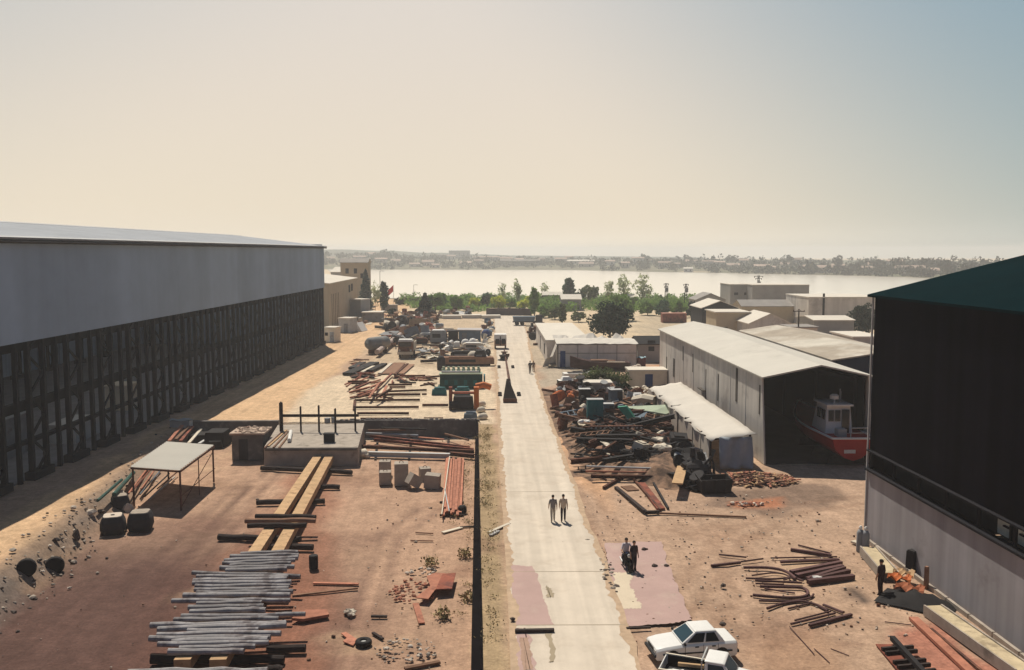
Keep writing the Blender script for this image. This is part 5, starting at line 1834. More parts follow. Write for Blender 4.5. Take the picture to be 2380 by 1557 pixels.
lay('tube', 'steel_rail', Z3(735, 868), Z3(1285, 885), .16, .16, M_LIGHTGREY, 'long pale tube across the near face of the scrap heap, farther one', 'tube', None, .75)
lay('tube', 'steel_rail', Z3(730, 905), Z3(1290, 918), .14, .14, M_PINKWOOD, 'long pinkish tube across the near face of the scrap heap, nearer one', 'tube', None, .5)
lay('ibeam', 'steel_beam', Z3(770, 940), Z3(1300, 945), .26, .26, M_RUST, 'long rusty beam at the foot of the scrap heap', 'beam', None, .25)
P = hz(Z3(965, 715), .35)
mb = MB()
mb.box((0, 0, 0), (4.7, .3, .36))
t_ = thing('perforated_beam', 'dark beam with a row of pale holes in the scrap heap', 'beam', P, .02)
mb.build('body', M_RUST, t_)
mb = MB()
for k in range(12):
    mb.box((-2.2 + k * .4, -.16, .02), (.16, .03, .14))
tag(mb.build('holes', M_CREAM, t_), kind='stuff')
for px, s, m, lab in ((Z3(560, 330), .9, M_GREY, 'grey lumpy sack at the road corner of the scrap heap'), (Z3(1165, 330), .75, M_WHITE, 'white sack on the far edge of the scrap heap'), (Z3(1225, 330), .8, M_CREAM, 'cream sack next to the white one by the lean-to'),
                      (Z3(715, 655), .6, M_WHITE, 'white slab-like bundle on the road side of the heap'), (Z3(640, 585), .55, M_CREAM, 'cream bundle at the road edge of the heap'), (Z3(1330, 850), .9, M_CREAM, 'cream crumpled tarpaulin on the end of the heap'), (Z3(1300, 780), .8, M_CREAM, 'pale crumpled tarpaulin above the cream one')):
    mb = MB()
    rr = random.Random(len(lab) * 3)
    for k in range(5):
        mb.rock((rr.uniform(-.5, .5) * s, rr.uniform(-.4, .4) * s, s * .3), s * .6, rr, 0, .6)
    one(mb, 'bundle', m, lab, 'bundle', hz(px, .1))

# wood chips and offcuts in front of the barn
rr = random.Random(61)
mb = MB()
A = G(*Z3(2010, 985))
for _ in range(420):
    t, a = rr.random() ** .6, rr.uniform(0, 6.28)
    x, y = 3.6 * t * math.cos(a), 1.9 * t * math.sin(a)
    l_ = rr.uniform(.15, .7)
    b_ = rr.uniform(0, 3.14)
    d = Vector((math.cos(b_) * l_, math.sin(b_) * l_, rr.uniform(-.12, .12)))
    c = Vector((x, y, .55 * (1 - t) + .08))
    mb.beam(c - d / 2, c + d / 2, rr.uniform(.06, .22), rr.uniform(.03, .1), rr.randrange(4))
tag(mb.build('debris', [M_TANWOOD, M_BROWNWOOD, M_PINKWOOD, M_RUST], None, A), 'low spread of wood offcuts before the barn opening', 'offcuts', kind='stuff')
rubble('rubble', Z3(1960, 1175), 1.3, .5, 40, .06, .2, [M_BRICKRED, M_STONE2], 'small orange rubble patch on the brown soil', 9, .1)
for i, (p, q, w, h, m, lab) in enumerate(((Z3(870, 1032), Z3(1035, 935), .2, .2, M_RUST, 'rusty bar slanting off the near corner of the scrap heap'), (Z3(965, 1030), Z3(1190, 1215), .25, .2, M_DARKWOOD, 'dark long bar forming one edge of the angle on the soil'),
                                          (Z3(1095, 960), Z3(1310, 1205), .16, .15, M_RUST, 'thin rusty bar beside the red rail bundle'), (Z3(1160, 1000), Z3(1315, 1200), .55, .12, M_RUSTRED, 'pair of red rails lying together before the heap'),
                                          (Z3(1240, 970), Z3(1370, 1195), .14, .14, M_DARK, 'thin dark bar pointing to the walking men'), (Z3(1190, 1222), Z3(1300, 1218), .22, .2, M_DARKWOOD, 'short dark bar closing the angle on the soil'),
                                          (Z3(1300, 1232), Z3(1975, 1262), .12, .1, M_BROWNWOOD, 'very long thin pole lying out across the open soil'), (Z3(780, 930), Z3(890, 975), .1, .1, M_RUST, 'thin rusty rod poking out near the road'),
                                          (Z3(690, 905), Z3(900, 915), .12, .12, M_DARK, 'thin dark rod at the road side of the heap foot'), (Z3(1045, 1025), Z3(1100, 1060), .9, .05, M_BROWNWOOD, 'flat brown patch of sheet inside the angle'))):
    lay('beam' if i != 3 else 'beam', 'steel_bar', p, q, w, h, m, lab, 'bar', None, .02)

# ------------------------------------------------------------------ the open soil near the workshop
M_BENT = mat('purple_brown_steel', (0.11, 0.06, 0.058), .85, .25, 1.5, rand=.2)


def bar6(pts, r, label, cat='bar', group=None, m=None, square=False, lift=0.0):
    r *= 0.62
    P = [G(*Z6(*p), lift + r * 2) for p in pts]
    c = sum(P, Vector()) / len(P)
    mb = MB()
    L_ = [p - Vector((c.x, c.y, r * 2 + lift - r)) for p in P]
    for p in L_:
        p.z = r
    if len(L_) > 2:                                   # smooth the bend
        out = []
        for i in range(len(L_) - 1):
            p0, p1, p2, p3 = L_[max(i - 1, 0)], L_[i], L_[i + 1], L_[min(i + 2, len(L_) - 1)]
            for k in range(5):
                t = k / 5
                out.append(0.5 * ((2 * p1) + (p2 - p0) * t + (2 * p0 - 5 * p1 + 4 * p2 - p3) * t * t + (3 * p1 - p0 - 3 * p2 + p3) * t ** 3))
        L_ = out + [L_[-1]]
    if square:
        mb.beam(L_[0], L_[-1], r * 2.2, r * 2)
    else:
        mb.tube(L_, r, 8)
    return one(mb, 'bent_pipe' if len(pts) > 2 else 'steel_bar', m or M_BENT, label, cat, (c.x, c.y, lift), 0, group)


gU = 'bent and straight bars on the soil'
bar6([(270, 806), (420, 806), (520, 818), (590, 842), (648, 886)], .13, 'bent bar curving round the outside of the curl group, farthest', 'bent bar', gU)
bar6([(330, 868), (470, 850), (560, 858), (600, 884), (560, 900)], .07, 'thin bent bar inside the farthest curl', 'bent bar', gU)
bar6([(285, 886), (470, 892), (620, 884), (700, 905)], .09, 'bent bar crossing the middle of the curl group', 'bent bar', gU)
bar6([(352, 902), (690, 918)], .1, 'straight bar under the middle curl', 'bar', gU)
bar6([(355, 925), (560, 932)], .08, 'short straight bar under the middle curl', 'bar', gU)
bar6([(388, 942), (560, 946), (690, 952), (735, 985), (700, 1016), (560, 1022), (335, 1004)], .13, 'U-shaped bar with its bend towards the workshop', 'bent bar', gU)
bar6([(420, 960), (560, 985), (640, 995)], .07, 'thin bar lying inside the U-shaped bar', 'bent bar', gU)
bar6([(380, 1048), (600, 1052), (740, 1030), (775, 1002)], .09, 'bar with an upturned end just below the U-shaped bar', 'bent bar', gU)
bar6([(440, 1102), (560, 1066), (690, 1052), (800, 1078), (878, 1118)], .11, 'arched bar nearest the white car', 'bent bar', gU)
bar6([(592, 1106), (742, 1070)], .08, 'short bar under the arched one', 'bar', gU)
bar6([(848, 1076), (990, 1132)], .11, 'short bar at the end of the arched one', 'bar', gU)
for i, (a, b, c, d, r_, lab) in enumerate(((610, 676, 905, 720, .12, 'farthest thick bar of the fan'), (665, 648, 895, 706, .08, 'thin bar crossing the farthest thick one'), (465, 742, 945, 732, .07, 'long thin bar across the fan'), (535, 768, 960, 752, .10, 'second long bar across the fan'),
                                           (610, 838, 975, 768, .17, 'thick bar in the middle of the fan'), (650, 864, 985, 795, .17, 'dark thick bar below the middle one'), (728, 888, 1000, 805, .15, 'thick bar leading to the nearest pair'), (735, 905, 1065, 866, .19, 'nearest thick bar of the fan'), (760, 890, 1035, 828, .15, 'inner bar of the nearest pair'),
                                           (612, 1216, 930, 1138, .09, 'farther of the three lowest bars'), (640, 1192, 900, 1126, .07, 'thin one of the three lowest bars'), (745, 1226, 1050, 1148, .10, 'nearest of the three lowest bars'),
                                           (90, 716, 290, 736, .08, 'bar nearest the pink slab, upper'), (35, 796, 245, 772, .10, 'bar nearest the pink slab, lower'), (250, 768, 410, 746, .08, 'bar joining the lower one by the slab'),
                                           (600, 1240, 780, 1440, .03, 'thin bent wire rod on the soil'), (780, 1400, 890, 1500, .03, 'thin rod in the near tangle'), (900, 1400, 1030, 1450, .03, 'second thin rod in the near tangle'), (1290, 1205, 1480, 1228, .04, 'thin rod near the black tarpaulin'))):
    bar6([(a, b), (c, d)], r_, 'straight bar on the soil, ' + lab, 'bar', gU, None, r_ > .09)
P = G(*Z6(800, 915))
mb = MB()
mb.rock((0, 0, .15), .25, rr)
one(mb, 'white_stone', M_WHITE, 'white stone beside the nearest thick bar', 'stone', P)

# along the workshop wall
wu = v


def wall_pt(s, d, z=0.0):
    """s metres along the workshop wall from its far corner, d metres out into the yard"""
    n_ = Vector((-wu.y, wu.x, 0))
    if n_.x > 0:
        n_ = -n_
    q = cP + wu * s + n_ * d
    return Vector((q.x, q.y, z))


mb = MB()
for k in range(13):
    a, b = wall_pt(0.3 + k * 2.0, .42), wall_pt(0.3 + k * 2.0 + 1.9, .42)
    mb.beam(a + Vector((0, 0, .1)), b + Vector((0, 0, .1)), .16, .24)
one(mb, 'concrete_kerb', M_CONC, 'low pale concrete kerb along the foot of the workshop wall', 'kerb')
for i, (a, b, lab) in enumerate((((2018, 1270), (2070, 1330), 'shallow pale trough at the far end of the workshop wall'), ((2168, 1406), (2385, 1556), 'long pale trough along the near part of the workshop wall'))):
    P, Q = G(*a, .5), G(*b, .5)
    t_ = thing('feed_trough', lab, 'trough', (P.x, P.y, 0))
    d = Q - P
    mb = MB()
    mb.beam((0, 0, .2), d - Vector((0, 0, d.z - .2)), .8, .4)
    mb.build('base', M_CONCDARK, t_)  # dark base colour paints in the shadowed side of the trough
    mb = MB()
    mb.beam((0, 0, .44), Vector((d.x, d.y, .44)), .74, .07)
    mb.build('sand_fill', mat('sand_and_cement', (.50, .41, .27), .95, .2, 1.2, (.3, .24, .16), .6, .8), t_)
    for s_ in (-1, 1):
        n_ = Vector((-d.y, d.x, 0)).normalized() * .42 * s_
        mb = MB()
        mb.beam(n_ + Vector((0, 0, .28)), n_ + Vector((d.x, d.y, .28)), .08, .5)
        mb.build('rim', M_CONC, t_)
for px, w, h, m, lab in ((Z6(1488, 850), .5, 1.15, M_DARK, 'dark stout post standing against the workshop wall'), (Z6(1588, 970), .18, 1.1, M_BROWNWOOD, 'thin brown stake beside the stout dark post')):
    P = G(*px)
    mb = MB()
    mb.box((0, 0, h / 2), (w, w, h), .5, 0, None, .92)
    mb.box((0, 0, h + .03), (w * .8, w * .8, .06), .5)
    one(mb, 'wall_post', m, lab, 'post', P)
P = G(*Z6(1520, 1075))
mb = MB()
rows = []
for j in range(9):
    rows.append([(-1.7 + i * .38, -1.1 + j * .28, max(.03, (.55 + .12 * math.sin(i * 2.1 + j * 1.3)) * math.sin(math.pi * min(1, max(0, (i + .3) / 9.4))) * math.sin(math.pi * (j + .3) / 8.6))) for i in range(10)])
mb.loft(rows, 0, False, False)
one(mb, 'black_tarpaulin', M_RUBBER, 'black tarpaulin mound lying beside the workshop wall', 'tarpaulin', P, -.7, None, True)
for px, s, m, lab in ((Z6(1400, 890), .55, M_ORANGE, 'dull orange crumpled sheet behind the brighter one'), (Z6(1475, 965), .65, mat('bright_orange_plastic', (.34, .12, .06), .8, .15, 1.0), 'bright orange crumpled sheet on the black tarpaulin'), (Z6(1430, 855), .5, M_TANWOOD, 'pale tan offcuts beside the orange sheets')):
    P = G(*px, .5)
    mb = MB()
    rows = [[(-s + i * s * .4, -s * .7 + j * s * .35, .3 + .14 * math.sin(i * 2.3 + j * 1.1)) for i in range(6)] for j in range(5)]
    mb.loft(rows, 0, False, False)
    mb.loft([[(a, b, c - .06) for a, b, c in r_] for r_ in rows][::-1], 0, False, False)
    one(mb, 'crumpled_sheet', m, lab, 'sheet', (P.x, P.y, .25), -.6)
for i, (a, b, w, h, m, lab) in enumerate(((Z6(1497, 1172), Z6(1930, 1575), .42, .14, M_PINKWOOD, 'long pinkish plank running along the trough'), (Z6(1625, 1252), Z6(2010, 1575), .12, .16, M_RUST, 'rusty angle bar between pinkish plank and trough'), (Z6(1300, 1370), Z6(1500, 1600), .9, .05, M_RUSTRED, 'flat reddish sheet under the toothed bar'),
                                          (Z6(1165, 655), Z6(1060, 620), .4, .12, M_CREAM, 'short pale board at the far corner of the workshop'))):
    lay('beam', 'plank' if i != 1 else 'steel_bar', a, b, w, h, m, lab, 'plank' if i != 1 else 'bar', None, .02 + .01 * i)
A, B = G(*Z6(1345, 1300), .5), G(*Z6(1600, 1575), .5)
t_ = thing('toothed_bar', 'dark bar with short crosspieces like a ladder at the picture edge', 'bar', (A.x, A.y, 0))
d = B - A
mb = MB()
mb.beam((0, 0, .34), Vector((d.x, d.y, .34)), .2, .2)
mb.build('spine', M_DARK, t_)
for t in (.17, .28, .52, .64, .78, .9):
    c = d * t
    mb = MB()
    for s_ in (-1, 1):
        mb.beam(Vector((c.x, c.y, .16)) + Vector((.1, 0, 0)) * s_, Vector((c.x, c.y, .16)) + Vector((.72, .1, 0)) * s_, .12, .16)
    mb.box((c.x, c.y, .16), (.3, .14, .2))
    mb.build('rung', M_DARKWOOD, t_)
for i, px in enumerate((Z6(1110, 700), Z6(1148, 708))):
    P = G(*px)
    t_ = thing('gas_cylinder', 'grey gas cylinder with white cap at the workshop corner, ' + ('the one away from the wall' if i == 0 else 'the one next to the wall'), 'gas cylinder', P, 0, 'two gas cylinders at the workshop corner')
    mb = MB()
    mb.lathe([(0, 0), (.2, 0), (.21, .05), (.21, 1.1), (.12, 1.28), (0, 1.28)], n=14)
    mb.build('body', M_GREY, t_, smooth=True)
    mb = MB()
    mb.lathe([(.09, 1.26), (.1, 1.42), (.05, 1.5), (0, 1.5)], n=10)
    mb.build('cap', M_WHITE, t_)

# long mast on the road with its chocks
A, B, Cc = G(1172, 820), G(1183.5, 893), G(1185.5, 937)
t_ = thing('boat_mast', 'long slender dark mast with a broad triangular foot laid along the road', 'mast', (Cc.x, Cc.y, .05))
mb = MB()
mb.tube([Vector((A.x - Cc.x, A.y - Cc.y, .5)), Vector((B.x - Cc.x, B.y - Cc.y, .5))], [.10, .17], 8)
mb.build('spar', M_RUST, t_)
mb = MB()
by = B.y - Cc.y
mb.extr([(-.80, 0, .25), (.80, 0, .25), (.14, by, .55), (-.14, by, .55)], (0, 0, .12))
mb.build('foot_plate', mat('sooty_steel', (.012, .010, .010), .95, .3, 1.5, spec=.0), t_)
mb = MB()
mb.box((0, -.05, .24), (1.56, .16, .44))
mb.build('foot_bar', M_RUST, t_)
for i, (x, y) in enumerate(((1160, 855), (1192, 855), (1162, 919), (1206, 919))):
    P = G(x, y)
    t_ = thing('mast_chock', ('dark twin chock beside the mast, far pair, ' if i < 2 else 'dark twin chock beside the mast foot, near pair, ') + ('dirt strip side' if i % 2 == 0 else 'scrap heap side'), 'chock', (P.x, P.y, .055), 0, 'dark chocks beside the mast')
    for k in (0, 1):
        mb = MB()
        mb.box((0, k * 1.5 - .7, .12), (.5, .3, .24), 0, 0, None, .8)
        mb.build('block', M_DARK, t_)
mb = MB()
lay('beam', 'steel_bar', (1197, 1463), (1288, 1461), .18, .14, M_DARKWOOD, 'dark bar lying across the edge of the road', 'bar', None, .06)
for px, lab in (((1192, 1444), 'small dark stone at the road edge by the dark bar'), ((1680, 1455), 'small dark stone on the soil behind the white saloon'), ((1680, 1365), 'dark clod beside the pink slab')):
    P = G(*px, .05)
    mb = MB()
    mb.rock((0, 0, .1), .16, rr)
    one(mb, 'stone', M_STONE3, lab, 'stone', P)
lay('beam', 'steel_bar', (1456, 1458), (1512, 1456), .12, .08, M_DARKWOOD, 'dark bar at the near edge of the pink slab', 'bar', None, .03)

# ------------------------------------------------------------------ buildings beyond the yard
M_BUFF = mat('buff_render', (0.46, 0.38, 0.27), .9, .12, .4, (.36, .29, .2), .6, .2)
M_PALEROOF = mat('pale_sheet_roofing', (0.62, 0.57, 0.49), .8, .08, .4)
M_GREYROOF = mat('grey_sheet_roofing', (0.28, 0.26, 0.24), .85, .15, .4)
M_GREYWALL = mat('grey_rendered_wall', (0.30, 0.29, 0.275), .9, .12, .4)
M_DKOPEN = mat('dark_opening', (0.02, 0.02, 0.022), .9, .2, 1.0)


def house(name, label, cat, x0, x1, y0, y1, h, roof='flat', rh=.3, wall=M_BUFF, roofm=M_PALEROOF, wins=(), door=None, group=None, over=.25, rz=0.0):
    """walls from (x0,y0) to (x1,y1); the ridge runs away from the camera ('gable_y') or across ('gable_x')"""
    cx_, cy_ = (x0 + x1) / 2, (y0 + y1) / 2
    w, d = (x1 - x0) / 2, (y1 - y0) / 2
    t_ = thing(name, label, cat, (cx_, cy_, 0), rz, group)
    mb = MB()
    if roof == 'gable_y':
        mb.loft([[(-w, y, 0), (w, y, 0), (w, y, h), (0, y, h + rh), (-w, y, h)] for y in (-d, d)])
    elif roof == 'gable_x':
        mb.loft([[(x, -d, 0), (x, d, 0), (x, d, h), (x, 0, h + rh), (x, -d, h)] for x in (-w, w)])
    elif roof == 'slope_x':
        mb.loft([[(-w, y, 0), (w, y, 0), (w, y, h), (-w, y, h + rh)] for y in (-d, d)])
    else:
        mb.box((0, 0, h / 2), (2 * w, 2 * d, h))
    mb.build('wall', wall, t_)
    mb = MB()
    o = over
    if roof == 'gable_y':
        for s in (-1, 1):
            mb.extr([(s * (w + o), -d - o, h - o * rh / w), (s * (w + o), d + o, h - o * rh / w), (0, d + o, h + rh), (0, -d - o, h + rh)], (0, 0, .15))
    elif roof == 'gable_x':
        for s in (-1, 1):
            mb.extr([(-w - o, s * (d + o), h - o * rh / d), (w + o, s * (d + o), h - o * rh / d), (w + o, 0, h + rh), (-w - o, 0, h + rh)], (0, 0, .15))
    elif roof == 'slope_x':
        mb.extr([(w + o, -d - o, h - .03), (w + o, d + o, h - .03), (-w - o, d + o, h + rh + .03), (-w - o, -d - o, h + rh + .03)], (0, 0, .15))
    else:
        mb.box((0, 0, h + .11), (2 * w + 2 * o, 2 * d + 2 * o, .2))
    mb.build('roof', roofm, t_)
    for (face, u_, z, ww, wh) in wins:
        mb = MB()
        if face == 'f':
            mb.box((u_, -d - .012, z), (ww, .06, wh))
        elif face == 'l':
            mb.box((-w - .012, u_, z), (.06, ww, wh))
        else:
            mb.box((w + .012, u_, z), (.06, ww, wh))
        mb.build('window', M_DKOPEN, t_)
    if door:
        face, u_, ww, wh, m = door
        mb = MB()
        if face == 'f':
            mb.box((u_, -d - .015, wh / 2), (ww, .06, wh))
        else:
            mb.box(((w + .015) if face == 'r' else (-w - .015), u_, wh / 2), (.06, ww, wh))
        mb.build('door', m, t_)
    return t_


def hpx(xl, xr, yb, yt, depth, Y=None):
    """front face from its edges in the photograph: left, right, foot and top -> x0, x1, y0, y1, height"""
    P, Q = G(xl, yb), G(xr, yb)
    y0 = (P.y + Q.y) / 2
    h = top_z((xl + xr) / 2, yt, (P + Q) / 2)
    return P.x, Q.x, y0, y0 + depth, h


# west side beyond the long shed
house('factory_hall', 'buff factory hall with white roof and two dark windows beyond the long shed', 'building', -60, -35.0, 196, 238, 10.1, 'slope_x', 3.0, M_BUFF, M_PALEROOF,
      [('r', 8, 7.9, 2.6, 1.8), ('r', 12, 8.1, 2.6, 1.8)] + [('r', -17 + k * 2.2, 4.2, .3, 7.0) for k in range(5)])
P = G(800, 690)
house('far_hall', 'pale grey far hall with bright white roof behind the factory hall', 'building', -58, -47.5, 330, 352, 9.6, 'gable_x', 1.6, M_GREYWALL, M_PALEROOF, [('f', -2, 5.5, .8, 1.2), ('f', 3, 5.5, .8, 1.2)])
house('tower_house', 'old cream tower house standing behind the cypress', 'building', -47.0, -38.5, 285, 292, 13.6, 'gable_x', 1.2, M_BUFF, M_GREYROOF, [('f', -2.2, 11, 1, 1.6), ('f', .4, 11, 1, 1.6), ('f', -2.2, 7.5, 1, 1.6), ('f', 2.4, 9.5, .9, 1.5), ('f', 2.4, 6.0, .9, 1.5)])
x0, x1, y0, y1, h = hpx(822, 853, 745, 697, 3.6)
house('block_kiosk', 'tall narrow grey kiosk with a pale flat top beside the track', 'kiosk', x0 - .3, x1 - .2, y0, y1, h, 'flat', .2, M_GREYWALL, M_PALEROOF, [], ('f', .2, 1.0, 2.0, M_GREY), None, .12, -.55)
x0, x1, y0, y1, h = hpx(791, 821, 773, 741, 3.2)
house('white_shed', 'small white flat-roofed shed between kiosk and long shed', 'shed', x0, x1, y0, y1, h, 'flat', .2, M_LIGHTGREY, M_PALEROOF, [], ('f', .3, .9, 1.9, M_GREY), None, .12, -.3)
x0, x1, y0, y1, h = hpx(757, 783, 795, 763, 2.8)
house('small_hut', 'small cream hut tight against the far corner of the long shed', 'hut', x0, x1, y0, y1, h, 'flat', .2, M_CREAM, M_PALEROOF, [('f', -.6, 1.5, .6, .6)], ('f', .5, .8, 1.9, M_GREY), None, .15, -.25)
P = G(829, 770)
mb = MB()
mb.loft([[(-1.2, 0, 0), (0, 0, 1.9), (1.2, 0, 0)], [(-1.2, 3, 0), (0, 3, 1.9), (1.2, 3, 0)]])
mb.loft([[(-1.2, 0, 0), (-1.8, -1, 0), (-1.1, 0, .3)], [(-1.2, 3, 0), (-1.8, 3, 0), (-1.1, 3, .3)]])
one(mb, 'white_tent', M_WHITE, 'small white ridge tent beside the white shed', 'tent', P, -.3)
P = G(876, 748)
house('flat_store', 'low store with pale flat roof behind the tall kiosk', 'store', P.x - 3.5, P.x + 1.2, P.y, P.y + 5, 2.2, 'flat', .2, M_GREY, M_PALEROOF)
P = G(960, 712)
mb = MB()
mb.box((0, 0, .8), (4.5, 2, 1.6), .3)
mb.box((.2, 0, 1.68), (4.8, 2.3, .12), .3)
one(mb, 'low_store', M_GREYROOF, 'low dark store at the end of the track near the flag', 'store', G(905, 722))
# flag
P = G(915, 712)
t_ = thing('flagpole', 'red flag on a slim pole by the waterfront', 'flag', P)
hf = top_z(917, 664, P)
mb = MB()
mb.tube([(0, 0, 0), (0, 0, hf + .3)], .06, 6)
mb.build('pole', M_LIGHTGREY, t_)
rows = [[(-.1 - i * .28, .12 * math.sin(i * 1.3), hf - j * .55 - i * .28 + (.2 if j == 0 else -.1)) for i in range(7)] for j in range(4)]
mb = MB()
mb.loft(rows, 0, False, False)
mb.build('cloth', mat('red_flag_cloth', (.62, .035, .03), .8, .08, 1.0), t_)

# blue grey hut on the concrete yard
x0, x1, y0, y1, h = hpx(1066, 1117, 797, 768, 3.6)
house('blue_grey_hut', 'blue grey hut with a broad pale roof amid the scrap yard', 'hut', x0, x1, y0, y1, h, 'slope_x', .0, M_BLUEGREY, mat('lilac_grey_roofing', (.44, .41, .40), .8, .08, .5), [], ('f', -1.0, .9, 1.9, M_GREY), None, .3)
x0, x1, y0, y1, h = hpx(1042, 1064, 797, 771, 2.5)
house('steel_container', 'dark steel container joined to the blue grey hut', 'container', x0, x1, y0, y1, h, 'flat', .1, M_DARK, M_DARK)
P = G(*ZA(1150, 140))
mb = MB()
for k in range(5):
    mb.box((-8 + k * 5, (k % 2) * 1.5, .35), (4.8, 3.2, .7), .03 * k)
    mb.box((-8 + k * 5, (k % 2) * 1.5, .76), (5.0, 3.4, .12), .03 * k)
one(mb, 'covered_stack', M_PALEROOF, 'long low stacks under pale sheets before the waterfront bushes', 'stack', P)
# brick wall by the waterfront
a, b = G(1130, 733), G(1236, 733)
mb = MB()
mb.box(((a.x + b.x) / 2, a.y + .2, .9), (b.x - a.x, .4, 1.8))
for k in range(5):
    mb.box((a.x + .3 + k * (b.x - a.x - .6) / 4, a.y, 1.0), (.5, .6, 2.0))
one(mb, 'boundary_wall', mat('purple_brown_brick', (.085, .06, .065), .95, .3, .6), 'low purple brown boundary wall under the lime green bushes', 'wall')
# cream sheds among the bushes
x0, x1, y0, y1, h = hpx(1272, 1322, 714, 702, 8)
house('waterfront_shed', 'long low cream shed glimpsed behind the grassy bank', 'shed', x0, x1, 300, 306, 2.6, 'gable_x', .9, M_BUFF, M_PALEROOF)
house('waterfront_shed', 'grey-walled cream-roofed shed glimpsed left of the big dark tree', 'shed', G(1322, 735).x, G(1372, 735).x, 262, 270, 3.2, 'gable_x', 1.2, M_GREYWALL, M_PALEROOF)
house('waterfront_shed', 'small pale yellow shed showing through the hedge behind the big tree', 'shed', G(1462, 712).x, G(1484, 712).x, 285, 291, 2.6, 'gable_x', .8, M_BUFF, M_PALEROOF)

# sheeted workshop
M_SHEET = mat('greyed_plastic_sheeting', (.64, .59, .54), .8, .1, .5, (.52, .47, .42), .55, .35, bump=.3)
x0, x1, y0, y1, h = hpx(1296, 1480, 853, 801, 8.5)
t_ = thing('sheeted_workshop', 'long workshop clad in dirty white plastic sheeting with a torn roof edge', 'workshop', ((x0 + x1) / 2, y0, 0))
w = (x1 - x0) / 2
mb = MB()
mb.box((0, .1, h / 2), (2 * w, .2, h))
mb.box((-w + .1, 4.2, h / 2), (.2, 8.0, h))
mb.box((w - .1, 4.2, h / 2), (.2, 8.0, h))
mb.box((0, 8.2, h / 2), (2 * w, .2, h))
mb.build('wall', M_SHEET, t_)
for k in range(5):
    mb = MB()
    mb.box((-w + .06 + k * (2 * w - .12) / 4, -.03, h / 2), (.1, .06, h))
    mb.build('post', M_GREYROOF, t_)
mb = MB()
mb.box((0, -.02, h * .62), (2 * w, .05, .1))
mb.build('rail', M_GREYROOF, t_)
rr = random.Random(5)
rows = []
for j in range(9):
    rows.append([(-w - .2 + i * (2 * w + .4) / 17, -.15 + j * 1.08 + (rr.uniform(-.3, .5) if j == 8 else 0), h + .08 + .25 * math.sin(j * .4) + rr.uniform(0, .14) + (rr.choice((0, 0, .5, .8)) if j == 8 else 0)) for i in range(18)])
mb = MB()
mb.loft(rows, 0, False, False)
mb.build('roof', M_TARP, t_)
rows = [[(-w - .1 - j * .16 - (.9 if i == 0 and j > 4 else 0), -.2 + i * .8, max(.02, h * (1 - j / 8))) for i in range(5)] for j in range(9)]
mb = MB()
mb.loft(rows, 0, False, False)
mb.build('side_curtain', M_TARP, t_)
mb = MB()
mb.box((-w + .75, -.06, 1.2), (.75, .08, 2.4))
mb.build('doorway', M_BLUE, t_)
house('white_store', 'long white flat-roofed store behind the sheeted workshop', 'store', 8.6, 15.2, 137, 170, 3.4, 'flat', .2, M_SHEET, M_PALEROOF, [('l', -10, 1.6, 2.2, 1.6), ('l', 2, 1.4, 1.4, 2.2)], None, None, .2)
P = G(1283, 800)
mb = MB()
mb.box((0, 0, 2.2), (2.2, 2.6, .1))
for sx_ in (-1, 1):
    for sy_ in (-1, 1):
        mb.box((sx_ * 1.0, sy_ * 1.2, 1.1), (.08, .08, 2.2))
one(mb, 'sun_shelter', M_PALEROOF, 'small white flat shelter on legs beside the torn roof', 'shelter', P)
# grey house and the clutter in front
x0, x1, y0, y1, h = hpx(1482, 1530, 842, 800, 6)
house('grey_house', 'grey rendered house with a dark tattered roof next to the boat barn', 'house', x0, x1 + 1.6, y0, y1, h, 'gable_x', .9, M_GREYWALL, M_DKOPEN, [('f', -.3, 2.1, .9, .7), ('f', -.3, 3.2, 1.2, .4)])
x0, x1, y0, y1, h = hpx(1490, 1524, 906, 866, 3)
house('cream_shed', 'small cream shed with a dark blue door beside the lean-to', 'shed', x0 - 1.5, x1 + 1.4, y0, y1, 2.3, 'flat', .1, M_CREAM, M_PALEROOF, [], ('f', .1, .95, 1.95, M_BLUE), None, .1)
P = G(1491, 852)
t_ = thing('crate', 'maroon crate with a pale blue cover by the corner of the sheeted workshop', 'crate', P)
mb = MB()
mb.box((0, .5, .65), (1.2, 1.1, 1.3))
for k in (-.4, 0, .4):
    mb.box((k, -.07, .65), (.08, .06, 1.25))
mb.build('body', mat('maroon_paint', (.12, .025, .03), .7, .2, 1.0), t_)
mb = MB()
mb.loft([[(-.75 + i * .3, -.2 + j * .35, 1.34 + .12 * math.sin(i * 2 + j)) for i in range(6)] for j in range(5)], 0, False, False)
mb.build('cover', mat('pale_blue_tarpaulin', (.30, .46, .52), .7, .12, 1.0), t_)
x0, x1, y0, y1, h = hpx(1358, 1423, 927, 893, 2.4)
house('pale_block_shed', 'squat pale shed with flat parapet before the olive bush', 'shed', x0, x1, y0, y1, h, 'flat', .1, M_GREYWALL, M_PALEROOF, [('f', .3, 1.0, .35, .4)], None, None, .06)
for (px, s, m, lab) in ((ZB(1890, 1090), 1.0, M_STONE2, 'pale stone heap behind the olive bush'), (ZB(2000, 1450), .9, M_CREAM, 'cream sack heap by the cream shed')):
    P = G(*px)
    mb = MB()
    rr = random.Random(int(s * 10))
    for k in range(14):
        mb.rock((rr.uniform(-1.2, 1.2) * s, rr.uniform(-.7, .7) * s, rr.uniform(.1, .8) * s), .45 * s, rr)
    tag(mb.build('rubble', m, None, P), lab, 'rubble', kind='stuff')

